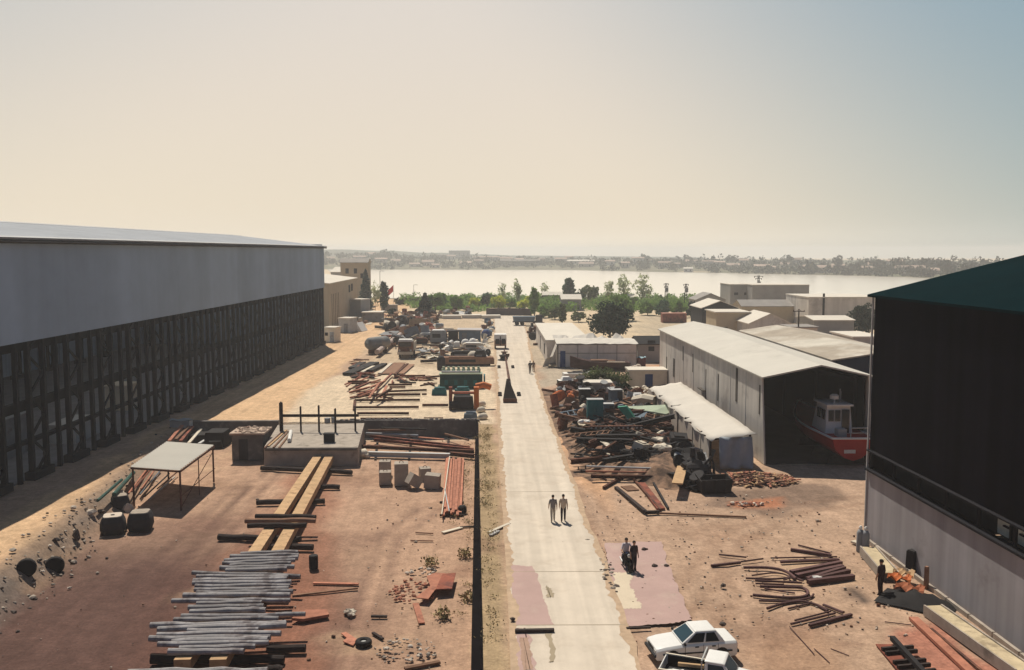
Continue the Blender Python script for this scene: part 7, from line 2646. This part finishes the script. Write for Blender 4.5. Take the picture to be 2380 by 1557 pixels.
mb = MB()
mb.beam((-.5, 0, 0), (.5, .05, .05), .12, .12)
one(mb, 'plank', M_TANWOOD, 'short tan plank lying in the bed of the pickup', 'plank', in_bed(-.85, -.1, .95), _rz)
mb = MB()
for k in range(3):
    mb.rock((k * .25 - .25, .05 * k, .12), .25, random.Random(k), 0, .6)
one(mb, 'sack', M_WHITE, 'white sack lying in the bed of the pickup', 'sack', in_bed(-1.4, -.45, .58), _rz)

# lorry facing the camera on the concrete yard
P = G(942, 833)
t_ = thing('dump_lorry', 'rusty lorry with cream cab roof facing the camera on the pale yard', 'lorry', P)
mb = MB()
mb.box((0, .9, 1.65), (2.4, 1.8, 2.1), 0, 0, None, .93)
mb.build('cab', M_BROWNWOOD, t_)
mb = MB()
mb.box((0, .9, 2.86), (2.3, 1.9, .32), 0, 0, None, .9)
mb.build('cab_roof', M_WHITE, t_)
mb = MB()
mb.box((0, -.02, 2.25), (2.0, .06, .7))
mb.build('windscreen', M_GLASS, t_)
mb = MB()
mb.box((0, -.05, .85), (2.5, .25, .45))
mb.build('bumper', M_CREAM, t_)
mb = MB()
mb.box((-.1, -.04, 1.45), (1.5, .08, .5))
mb.build('grille', M_RUST, t_)
for s in (-1, 1):
    mb = MB()
    mb.lathe([(0, -.05), (.16, -.05), (.16, .05), (0, .05)], (s * .9, -.05, 1.3), 10, axis='Y')
    mb.build('headlight', M_LAMP, t_)
    for y in (.9, 4.2, 5.4):
        wheel(t_, s * .95, y, .5, .3)
for o in t_.children:
    if o.name.startswith('wheel'):
        o.rotation_euler = (0, 0, math.pi / 2)
mb = MB()
mb.box((0, 4.3, 1.15), (2.4, 4.6, .25))
for s in (-1, 1):
    mb.box((s * 1.22, 4.3, 1.8), (.08, 4.6, 1.1))
mb.box((0, 2.1, 2.0), (2.5, .1, 1.5))
mb.box((0, 6.55, 1.8), (2.4, .1, 1.1))
mb.build('dump_body', M_CREAM, t_)
# dark lorry and far vehicles
P = G(1228, 757)
t_ = thing('flatbed_lorry', 'dark grey tipper lorry parked at the far end of the road', 'lorry', P, .0)
mb = MB()
mb.loft([[(-3.4, y, 1.0), (1.4, y, 1.0), (1.6, y, 2.1), (-3.6, y, 2.1)] for y in (0, 2.3)])
mb.build('tipper_body', M_BLUEGREY, t_)
mb = MB()
mb.box((2.5, 1.1, 1.5), (1.6, 2.2, 1.8), 0, 0, None, .9)
mb.box((-.4, 1.1, .85), (6.4, 1.0, .25))
mb.build('cab', M_DARK, t_)
for x in (-2.6, -1.4, 2.4):
    for y in (.2, 2.1):
        wheel(t_, x, y, .48, .3)
P = G(1163, 812)
t_ = thing('small_truck', 'small truck with white cover standing at the road edge in the yard', 'truck', P, 0)
mb = MB()
mb.box((0, 1.3, 2.1), (2.2, 2.6, 1.0), 0, 0, None, .95)
mb.build('cover', M_WHITE, t_)
mb = MB()
mb.box((0, 1.3, 1.1), (2.1, 2.6, 1.0))
mb.build('body', M_BROWNWOOD, t_)
mb = MB()
mb.box((0, -.03, 1.5), (.16, .06, 1.6))
mb.box((-.5, -.03, 1.4), (.7, .05, .9))
mb.box((.55, -.03, 1.4), (.7, .05, .9))
mb.build('front_panel', M_DARK, t_)
for x in (-.9, .9):
    for y in (.4, 2.2):
        wheel(t_, x, y, .42, .25)
for o in t_.children:
    if o.name.startswith('wheel'):
        o.rotation_euler = (0, 0, math.pi / 2)
for px, lab, m in (((1172, 830), 'small rusty drum frame on the dirt strip before the covered truck', 'rusty'), ((1168, 838), 'rusty bracket nearer the mast on the dirt strip', 'dark')):
    o = bpy.data.objects.new('scrap_casting', scrap_mesh('casting', SMATS[m], 1))
    COL.objects.link(o)
    o.location = G(*px)
    o.scale = (1.5, 1.5, 1.2)
    tag(o, lab, 'casting')
# grey tank and long duct on the far yard
P = G(*ZA(180, 600))
t_ = thing('pressure_tank', 'long grey tank with a blunt nose propped above its dark shadow', 'tank', P, .95)
mb = MB()
mb.lathe([(0, 0), (.75, .1), (1.05, .6), (1.05, 4.4), (.8, 4.9), (0, 5.0)], (0, 0, 1.75), 16, axis='X')
mb.build('shell', mat('bluish_grey_tank_paint', (.20, .21, .21), .7, .2, .6, (.30, .24, .20), .56, .3), t_, smooth=True)
for x in (1.2, 3.8):
    mb = MB()
    mb.box((x, 0, .45), (.3, 1.7, .9), 0, 0, None, .9)
    mb.build('cradle', M_RUST, t_)
A, B = G(*ZA(300, 545), 1.2), G(*ZA(595, 325), 1.2)
c = (A + B) / 2
mb = MB()
d = (B - A) / 2
mb.tube([-d + Vector((0, 0, -.3)), d + Vector((0, 0, -.3))], .42, 10)
for t in (-.7, 0, .7):
    mb.box((d.x * t, d.y * t, -.9), (.5, .5, .6))
one(mb, 'metal_duct', mat('pinkish_duct_paint', (.44, .35, .31), .8, .12, .6), 'long pinkish duct raised on blocks behind the grey tank', 'duct', c)
for (x, y, w, d_, h, m, nm, lab, cat) in ((1075, 460, 3.0, 2.2, 2.4, M_GREY, 'old_van', 'grey derelict van with pale roof in front of the scrap yard', 'van'), (940, 410, 3.2, 1.6, 1.2, M_LIGHTGREY, 'tipped_trailer', 'light grey tipped trailer beside the derelict van', 'trailer'), (855, 465, 2.6, 1.6, 1.0, M_RUST, 'iron_skip', 'rusty skip right behind the lorry', 'skip'),
                                           (610, 250, 3.0, 3.0, 2.6, M_DARK, 'boiler_drum', 'big dark boiler drum end-on in the scrap yard', 'boiler'), (825, 275, 4.6, .5, 2.6, M_TANWOOD, 'plate_stack', 'tan upright plates leaning together in the scrap yard', 'plates'), (1450, 745, 8.0, 1.4, 1.3, M_BROWNWOOD, 'long_crate', 'long low brown crate behind the green engine', 'crate'),
                                           (1395, 685, 4.0, 1.4, 1.5, M_DARK, 'machine_bed', 'dark machine bed behind the long brown crate', 'machine'), (1610, 740, 1.8, 1.6, 2.2, M_DARK, 'dark_machine', 'dark tall machine beside the white domed tank', 'machine'), (1520, 545, 3.6, 1.5, 1.2, M_CREAM, 'cream_tank_wagon', 'cream machine casing in front of the blue grey hut', 'machine')):
    P = G(*ZA(x, y))
    t_ = thing(nm, lab, cat, P, 0)
    mb = MB()
    if 'boiler' in nm:
        mb.lathe([(0, -.1), (.7, -.1), (1.25, 0), (1.3, .2), (1.3, 3), (0, 3)], (0, 0, 1.3), 18, axis='Y')
        mb.build('shell', m, t_, smooth=True)
        mb = MB()
        mb.lathe([(0, -.16), (.35, -.16), (.35, -.08), (0, -.08)], (0, 0, 1.3), 12, axis='Y')
        mb.build('manhole', M_RUST, t_)
    elif 'plate' in nm:
        for k in range(5):
            mb.extr([(-2.2 + k * .95, -.3 - .1 * k, 0), (-1.0 + k * .95, -.3, 0), (-1.1 + k * .95, .4, h * (.8 + .1 * (k % 3))), (-2.0 + k * .9, .4, h * .85)], (0, .1, .0))
        tag(mb.build('plates', m, t_), kind='stuff')
    else:
        mb.loft([[(-w / 2, y_, .25), (w / 2, y_, .25), (w / 2, y_, h * .75), (w / 2 - .25, y_, h), (-w / 2 + .3, y_, h), (-w / 2, y_, h * .8)] for y_ in (0, d_)])
        mb.build('body', m, t_)
        mb = MB()
        mb.box((0, d_ / 2, .14), (w * .85, d_ * .8, .26))
        mb.build('base', M_RUBBER, t_)
        mb = MB()
        mb.box((-w * .1, -.03, h * .6), (w * .5, .06, h * .3))
        mb.build('front_panel', M_DARK if m != M_DARK else M_GREY, t_)
        mb = MB()
        mb.box((0, d_ / 2, h + .04), (w * .7, d_ * .9, .08))
        mb.build('top_cover', M_WHITE if nm in ('old_van', 'cream_tank_wagon') else m, t_)
P = G(*ZA(1525, 690))
mb = MB()
mb.lathe([(0, 0), (.95, 0), (1.0, .6), (.9, 1.2), (.5, 1.6), (0, 1.7)], n=16)
one(mb, 'domed_tank', M_CREAM, 'white domed tank between long crate and dark machine', 'tank', P, 0, None, True)
for x, y, s, lab in ((1420, 490, .9, 'white domed bag before the blue grey hut, nearer the container'), (1515, 480, .9, 'white domed bag before the blue grey hut, nearer the dirt strip'), (1665, 690, .8, 'white bag beside the dark tall machine'), (1680, 370, 1.0, 'dark blue wrapped bale beside the blue grey hut')):
    P = G(*ZA(x, y))
    mb = MB()
    mb.lathe([(0, 0), (s * .8, .05), (s * .9, s * .7), (s * .5, s * 1.3), (0, s * 1.45)], n=12)
    one(mb, 'wrapped_bag', M_BLUE if 'blue wrapped' in lab else M_WHITE, lab, 'bag', P, 0, None, True)


# boats
def hull(L, Bm, H, rise, n=12, keel=.35):
    rows = []
    for i in range(n + 1):
        t = i / n
        w = Bm / 2 * (1 - max(0, (t - .45) / .55) ** 2.2) * (.86 + .14 * min(1, t * 3))
        sh = H + rise * max(0, (t - .4) / .6) ** 2
        kz = keel * max(0, (t - .75) / .25) ** 1.5 * H * 1.2
        x = t * L
        rows.append([(x, -max(w, .03), sh), (x, -max(w * .86, .02), kz + (sh - kz) * .5), (x, -max(w * .4, .012), kz + (sh - kz) * .12), (x, 0, kz), (x, max(w * .4, .012), kz + (sh - kz) * .12), (x, max(w * .86, .02), kz + (sh - kz) * .5), (x, max(w, .03), sh)])
    return rows


P = G(2002, 1092)
bt = thing('work_boat', 'red-hulled boat with white wheelhouse sheltering under the dark barn roof', 'boat', (29.0, 69.6, 0), math.pi / 2)
bx = 28.6
bt.location = (bx, 69.5, .55)
rows = hull(13, 3.9, 1.75, .9)
mb = MB()
mb.loft([r_ for r_ in rows], 0, True, True)
mb.build('hull', M_RED, bt)
mb = MB()
for s in (0, 6):
    mb.tube([(r_[s][0], r_[s][1], r_[s][2] + .04) for r_ in rows], .09, 6)
mb.tube([(0, rows[0][0][1], rows[0][0][2] + .04), (0, rows[0][6][1], rows[0][6][2] + .04)], .09, 6)
mb.build('gunwale', M_WHITE, bt)
mb = MB()
mb.loft([[(r_[0][0], r_[0][1] * .95, r_[0][2] - .08), (r_[6][0], r_[6][1] * .95, r_[6][2] - .08)] for r_ in rows], 0, False, False)
mb.build('deck', M_LIGHTGREY, bt)
mb = MB()
mb.loft([[(2.2, -.75, 1.7), (2.2, 1.45, 1.7), (5.6, 1.35, 1.7), (5.6, -.75, 1.7)], [(2.4, -.6, 4.0), (2.4, 1.3, 4.0), (4.9, 1.2, 4.0), (4.9, -.6, 4.0)]])
mb.build('wheelhouse', M_WHITE, bt)
mb = MB()
mb.box((3.6, .35, 4.06), (3.0, 2.2, .12))
mb.build('wheelhouse_roof', M_WHITE, bt)
for y, z, w_, h_ in ((1.0, 3.2, .42, .9), (.46, 3.2, .42, .9)):
    mb = MB()
    mb.box((2.27, y + .0, z), (.08, w_, h_))
    mb.build('window', M_GLASS, bt)
mb = MB()
mb.box((2.24, -.18, 2.75), (.12, .6, 1.9))
mb.build('cabin_door', M_GLASS, bt)
for x in (3.0, 4.0):
    mb = MB()
    mb.box((x, 1.33, 3.2), (.7, .12, .8))
    mb.build('side_window', M_GLASS, bt)
mb = MB()
mb.lathe([(0, 0), (.36, .02), (.36, .3), (.2, .42), (0, .45)], (3.0, .5, 4.45), 12)
mb.box((3.0, .5, 4.28), (.12, .12, .4))
mb.build('radar_dome', M_WHITE, bt)
mb = MB()
mb.tube([(3.6, -.2, 4.1), (3.6, -.2, 5.2)], .05, 6)
mb.build('aerial', M_LIGHTGREY, bt)
mb = MB()
mb.tube([(4.2, -.5, 4.1), (4.2, -.5, 4.9)], .05, 6)
mb.build('aerial', M_LIGHTGREY, bt)
mb = MB()
mb.tube([(.15, -1.5, 1.8), (.15, -1.5, 2.6), (.15, .2, 2.6), (.15, .2, 1.8)], .05, 6)
mb.tube([(.15, -1.5, 2.2), (.15, .2, 2.2)], .035, 6)
mb.box((1.2, .6, 2.05), (.8, .7, .6))
mb.build('stern_rail', M_LIGHTGREY, bt)
mb = MB()
mb.box((-.02, .3, .75), (.06, .9, .28))
mb.build('transom_mark', M_WHITE, bt)
for i, x in enumerate((1.5, 5, 8.5)):
    mb = MB()
    mb.box((0, 0, .28), (.4, 3.0, .56), 0, 0, None, .9)
    one(mb, 'keel_block', M_DARKWOOD, 'dark timber keel block under the red-hulled boat, %s from its stern' % nth(i), 'block', (bx, 69.5 + x, .04), math.pi / 2, 'keel blocks under the red-hulled boat')
# the dark hull behind the olive bush
P = G(1326, 862)
t_ = thing('wooden_boat', 'dark brown wooden boat hull with broken deck lying behind the olive bush', 'boat', (P.x, P.y + 1.0, 0), 0)
rows = [[(8.6 - x, y, z) for x, y, z in r_] for r_ in hull(8.6, 2.7, 1.2, .9)]
mb = MB()
mb.loft(rows)
mb.build('hull', mat('dark_brown_hull', (.06, .032, .03), .85, .3, 1.0), t_)
mb = MB()
mb.box((4.2, 0, 1.35), (2.4, 1.6, .3))
mb.box((5.8, .1, 1.3), (1.5, 1.4, .16))
mb.build('deck_house', M_BROWNWOOD, t_)
mb = MB()
mb.beam((5.2, -1.2, 1.3), (7.8, -1.1, 1.25), .3, .12)
mb.build('deck_plank', M_CREAM, t_)
# white motor boat beside it
P = G(1297, 904)
t_ = thing('motor_boat', 'white motor boat with dark green side beside the olive bush', 'boat', (P.x, P.y + .3, .1), .12)
rows = hull(3.2, 1.6, .95, .15, 10, .3)
mb = MB()
mb.loft(rows)
mb.build('hull', mat('dark_olive_hull', (.05, .05, .035), .8, .3, 1.0), t_)
mb = MB()
mb.loft([[(r_[0][0], r_[0][1] * 1.03, r_[0][2] + .03), (r_[6][0], r_[6][1] * 1.03, r_[6][2] + .03)] for r_ in rows], 0, False, False)
mb.loft([[(.4, -.6, 1.0), (.4, .6, 1.0), (2.0, .5, 1.0), (2.0, -.5, 1.0)], [(.6, -.45, 1.4), (.6, .45, 1.4), (1.4, .4, 1.4), (1.4, -.4, 1.4)]])
mb.build('deck', M_WHITE, t_)
P = G(1310, 888)
t_ = thing('motor_boat', 'white motor boat with open dark cockpit, farther of the two by the bush', 'boat', (P.x, P.y + .8, .1), .1)
mb = MB()
mb.loft(hull(4.0, 1.8, 1.0, .2, 10, .3))
mb.build('hull', M_WHITE, t_)
mb = MB()
mb.box((1.6, 0, 1.02), (2.0, 1.2, .1))
mb.build('cockpit', M_DARK, t_)
mb = MB()
mb.loft([[(2.5, -.6, 1.05), (2.5, .6, 1.05), (3.3, .3, 1.15), (3.3, -.3, 1.15)], [(2.55, -.5, 1.4), (2.55, .5, 1.4), (2.9, .3, 1.35), (2.9, -.3, 1.35)]])
mb.build('windshield', M_GLASS, t_)


# ------------------------------------------------------------------ people
M_SKIN = mat('sun_tanned_skin', (.42, .25, .17), .7, .06, 3.0)
M_HAIR = mat('dark_hair', (.02, .015, .012), .7, .2, 6.0)


def cloth(name, c):
    return mat(name, c, .9, .12, 4.0)


def person(label, P, rz, pose, shirt, trousers, shoes=(.03, .025, .02), hgt=1.74, sleeves='short'):
    V, E, Rr, K = [], [], [], []

    def add(p, r_, par, kind):
        V.append(Vector(p))
        Rr.append(r_)
        K.append(kind)
        if par is not None:
            E.append((par, len(V) - 1))
        return len(V) - 1
    sit = pose == 'ride'
    hip = .80 if sit else .95
    ln = .10 if sit else 0.0
    pel = add((0, 0, hip), .145, None, 't')
    wst = add((0, ln * .3, hip + .18), .15, pel, 's')
    che = add((0, ln * .8, hip + .36), .165, wst, 's')
    nb = add((0, ln, hip + .50), .075, che, 's')
    nk = add((0, ln + .01, hip + .56), .052, nb, 'k')
    hd = add((0, ln + .02, hip + .65), .082, nk, 'k')
    ht = add((0, ln + .015, hip + .745), .075, hd, 'k')
    add((0, ln + .115, hip + .665), .016, hd, 'k')                      # nose
    for s in (-1, 1):
        add((s * .083, ln + .01, hip + .67), .016, hd, 'k')              # ears
        sh = add((s * .185, ln * .9, hip + .455), .062, che, 's')
        if sit:
            el = add((s * .30, ln + .18, hip + .22), .045, sh, 's')
            wr = add((s * .30, ln + .40, hip + .16), .032, el, 'k')
            pd = Vector((0, 1, 0))
        elif pose == 'stand':
            el = add((s * .235, -.02, hip + .19), .045, sh, 's')
            wr = add((s * .245, .06, hip - .05), .033, el, 'k')
            pd = Vector((0, .15, -1)).normalized()
        else:
            el = add((s * .235, -s * .07, hip + .19), .05, sh, 's')
            wr = add((s * .245, -s * .13 + .05, hip - .05), .033, el, 'k')
            pd = Vector((0, .1, -1)).normalized()
        pl = add(V[wr] + pd * .075, .036, wr, 'k')
        side = Vector((0, 1, 0)) if not sit else Vector((-s, 0, 0))
        for q, (off, l_) in enumerate(((-.028, .075), (-.009, .085), (.010, .080), (.028, .062))):
            f1 = add(V[pl] + side * off + pd * .03, .0105, pl, 'k')
            f2 = add(V[f1] + pd * l_ * .5 + Vector((-s * .006, 0, -.006 if sit else 0)), .0095, f1, 'k')
            add(V[f2] + pd * l_ * .4 + Vector((-s * .014, 0, -.018 if sit else 0)), .008, f2, 'k')
        th = add(V[wr] + pd * .045 + side * .035, .012, wr, 'k')
        add(V[th] + pd * .035 + side * .02, .0095, th, 'k')
        if sit:
            hp = add((s * .11, .02, hip - .03), .088, pel, 't')
            kn = add((s * .22, .40, hip - .08), .064, hp, 't')
            an = add((s * .22, .28, hip - .52), .044, kn, 't')
        else:
            st = {'walk': .15, 'stand': .03}[pose] * s
            hp = add((s * .09, 0, hip - .05), .102, pel, 't')
            kn = add((s * .10, st * .7 + .03, .50), .078, hp, 't')
            an = add((s * .10, st - .02, .09), .058, kn, 't')
        he = add(V[an] + Vector((0, -.03, -.045)), .04, an, 'f')
        add(V[an] + Vector((s * .01, .15, -.05)), .034, an, 'f')
    me = bpy.data.meshes.new('person_body')
    me.from_pydata(V, E, [])
    o = bpy.data.objects.new('person', me)
    COL.objects.link(o)
    sk = o.modifiers.new('skin', 'SKIN')
    for i, d in enumerate(me.skin_vertices[0].data):
        d.radius = (Rr[i] * (1.25 if i == che else 1.0), Rr[i])
        d.use_root = i == pel
    o.modifiers.new('round', 'SUBSURF').levels = 2
    bpy.context.view_layer.update()
    dg = bpy.context.evaluated_depsgraph_get()
    nm = bpy.data.meshes.new_from_object(o.evaluated_get(dg))
    bpy.data.objects.remove(o)
    ms = [M_SKIN, cloth('shirt_cloth', shirt), cloth('trouser_cloth', trousers), cloth('shoe_leather', shoes)]
    nm.materials.clear()
    for m_ in ms:
        nm.materials.append(m_)
    idx = {'k': 0, 's': 1, 't': 2, 'f': 3}
    segs = [(V[a], V[b], K[b], Rr[a], Rr[b]) for a, b in E]
    for p in nm.polygons:
        c = p.center
        best, bk = 1e9, 's'
        for a, b, k, ra, rb in segs:
            ab = b - a
            t = max(0, min(1, (c - a).dot(ab) / (ab.length_squared + 1e-9)))
            d = (c - a - ab * t).length - (ra + (rb - ra) * t)
            if d < best:
                best, bk = d, k
                if k == 'k' and sleeves == 'short' and False:
                    bk = 'k'
        p.material_index = idx[bk]
        p.use_smooth = True
    r_ = bpy.data.objects.new('person', nm)
    COL.objects.link(r_)
    r_.location = P
    r_.rotation_euler = (0, 0, rz)
    k = hgt / 1.74
    r_.scale = (k, k, k)
    tag(r_, label, 'person')
    mb = MB()
    cz = hip + .715
    rows = []
    for j in range(6):
        t = j / 5 * math.pi * .52
        rows.append([(.092 * math.cos(a) * math.cos(t), ln + .005 + .10 * math.sin(a) * math.cos(t) - (.012 if math.sin(a) < 0 else -.0), cz + .085 * math.sin(t) - (.05 if math.sin(a) < .2 and j == 0 else 0)) for a in [2 * math.pi * q / 12 for q in range(12)]])
    mb.loft(rows, 0, True, True)
    mb.build('hair', M_HAIR, r_, smooth=True)
    mb = MB()
    for s in (-1, 1):
        mb.rock((s * .03, ln + .098, hip + .675), .011, random.Random(1))
    mb.build('eyes', M_HAIR, r_)
    return r_


GREYSH, TAN = (.30, .27, .25), (.44, .34, .25)
person('person in pale grey shirt and pale trousers walking away on the road', G(1285, 1212, .05), .06, 'walk', (.21, .19, .185), (.40, .35, .29), hgt=1.72)
person('person in tan shirt and dark trousers walking beside another on the road', G(1309, 1212, .05), -.05, 'walk', (.50, .40, .31), (.045, .035, .04), hgt=1.76)
person('person in dark clothes walking far off at the road edge', G(1232, 868, .05), .1, 'walk', (.10, .09, .09), (.12, .10, .09), hgt=1.8)
person('smaller far person in brown clothes beside the road edge', G(1240, 864), -.2, 'stand', (.16, .11, .09), (.14, .10, .08), hgt=1.6)
person('person in dark work clothes standing bowed by the black tarpaulin', G(2046, 1384), .5, 'stand', (.05, .028, .03), (.045, .025, .028), hgt=1.85)
person('person in blue overalls standing by grey junk near the white store', G(1272, 786), .2, 'stand', (.03, .07, .17), (.03, .06, .14), hgt=1.8)

# motorcycle with its rider on the pink slab
P = G(1456, 1321)
RZ = math.pi + .10
bk = thing('motorcycle', 'dark motorcycle standing on the pink slab with its rider astride', 'motorcycle', P, RZ)
for y, nm_ in ((.70, 'wheel'), (-.62, 'wheel')):
    w_ = bpy.data.objects.new('wheel', None)
    COL.objects.link(w_)
    w_.parent = bk
    w_.location = (0, y, .31)
    mb = MB()
    mb.lathe([(.22, -.05), (.29, -.055), (.31, 0), (.29, .055), (.22, .05)], (0, 0, 0), 22, axis='X')
    mb.build('tyre', M_RUBBER, w_, smooth=True)
    mb = MB()
    mb.lathe([(.03, -.05), (.22, -.03), (.22, .03), (.03, .05)], (0, 0, 0), 14, axis='X')
    mb.build('rim', M_DARK, w_)
mb = MB()
mb.tube([(0, -.62, .31), (0, -.1, .40), (0, .25, .42), (0, .42, .78), (0, -.05, .68), (0, -.55, .70)], .035, 8)
mb.box((0, .05, .40), (.28, .42, .32), 0, 0, None, .85)
mb.build('frame', M_DARK, bk)
mb = MB()
mb.loft([[(-.09, .42, .72), (.09, .42, .72), (.06, .42, .88), (-.06, .42, .88)], [(-.13, .18, .70), (.13, .18, .70), (.11, .18, .93), (-.11, .18, .93)], [(-.10, -.05, .70), (.10, -.05, .70), (.06, -.05, .82), (-.06, -.05, .82)]])
mb.build('fuel_tank', M_BLUE, bk)
mb = MB()
mb.loft([[(-.11, -.05, .72), (.11, -.05, .72), (.1, -.05, .79), (-.1, -.05, .79)], [(-.12, -.75, .74), (.12, -.75, .74), (.09, -.75, .83), (-.09, -.75, .83)]])
mb.build('seat', M_RUBBER, bk)
mb = MB()
for s in (-1, 1):
    mb.tube([(s * .08, .70, .31), (s * .08, .45, .95)], .025, 6)
mb.tube([(-.36, .32, 1.02), (-.2, .44, .98), (.2, .44, .98), (.36, .32, 1.02)], .02, 6)
mb.build('handlebar', M_DARK, bk)
mb = MB()
mb.lathe([(0, 0), (.1, .02), (.1, .1), (0, .14)], (0, .5, .88), 12, axis='Y')
mb.build('headlight', M_LAMP, bk)
mb = MB()
mb.loft([[(-.2, .46, .52), (.2, .46, .52), (.24, .40, .55), (-.24, .40, .55)], [(-.22, .42, .95), (.22, .42, .95), (.24, .36, .95), (-.24, .36, .95)]])
mb.build('fairing', M_DARK, bk)
mb = MB()
mb.tube([(.14, .2, .3), (.15, -.2, .28), (.16, -.8, .36)], .045, 8)
mb.build('exhaust', M_CHROME, bk)
person('person in pale lilac shirt sitting astride the dark motorcycle', (P.x + .0, P.y + .30, .02), RZ, 'ride', (.56, .50, .52), (.03, .03, .045), hgt=1.76)
person('person in dark clothes standing right beside the motorcycle and its rider', G(1473, 1327, .03), RZ + .3, 'stand', (.035, .03, .035), (.03, .028, .032), hgt=1.66)
for px, s, lab in (((1497, 1279), .16, 'small dark stone on the far part of the pink slab'), ((1520, 1318), .15, 'small dark lump on the edge of the pink slab'), ((1548, 1317), .12, 'smaller dark lump beside the edge of the pink slab')):
    P = G(*px)
    mb = MB()
    mb.rock((0, 0, .08), s, rr)
    mb.rock((s, .05, .06), s * .6, rr)
    one(mb, 'stone', M_STONE3, lab, 'stone', P)
rubble('rubble', (1415, 1335), .35, 2.6, 34, .05, .16, [M_STONE3, M_STONE], 'dark stones along the edge of the road and the pink slab', 12)
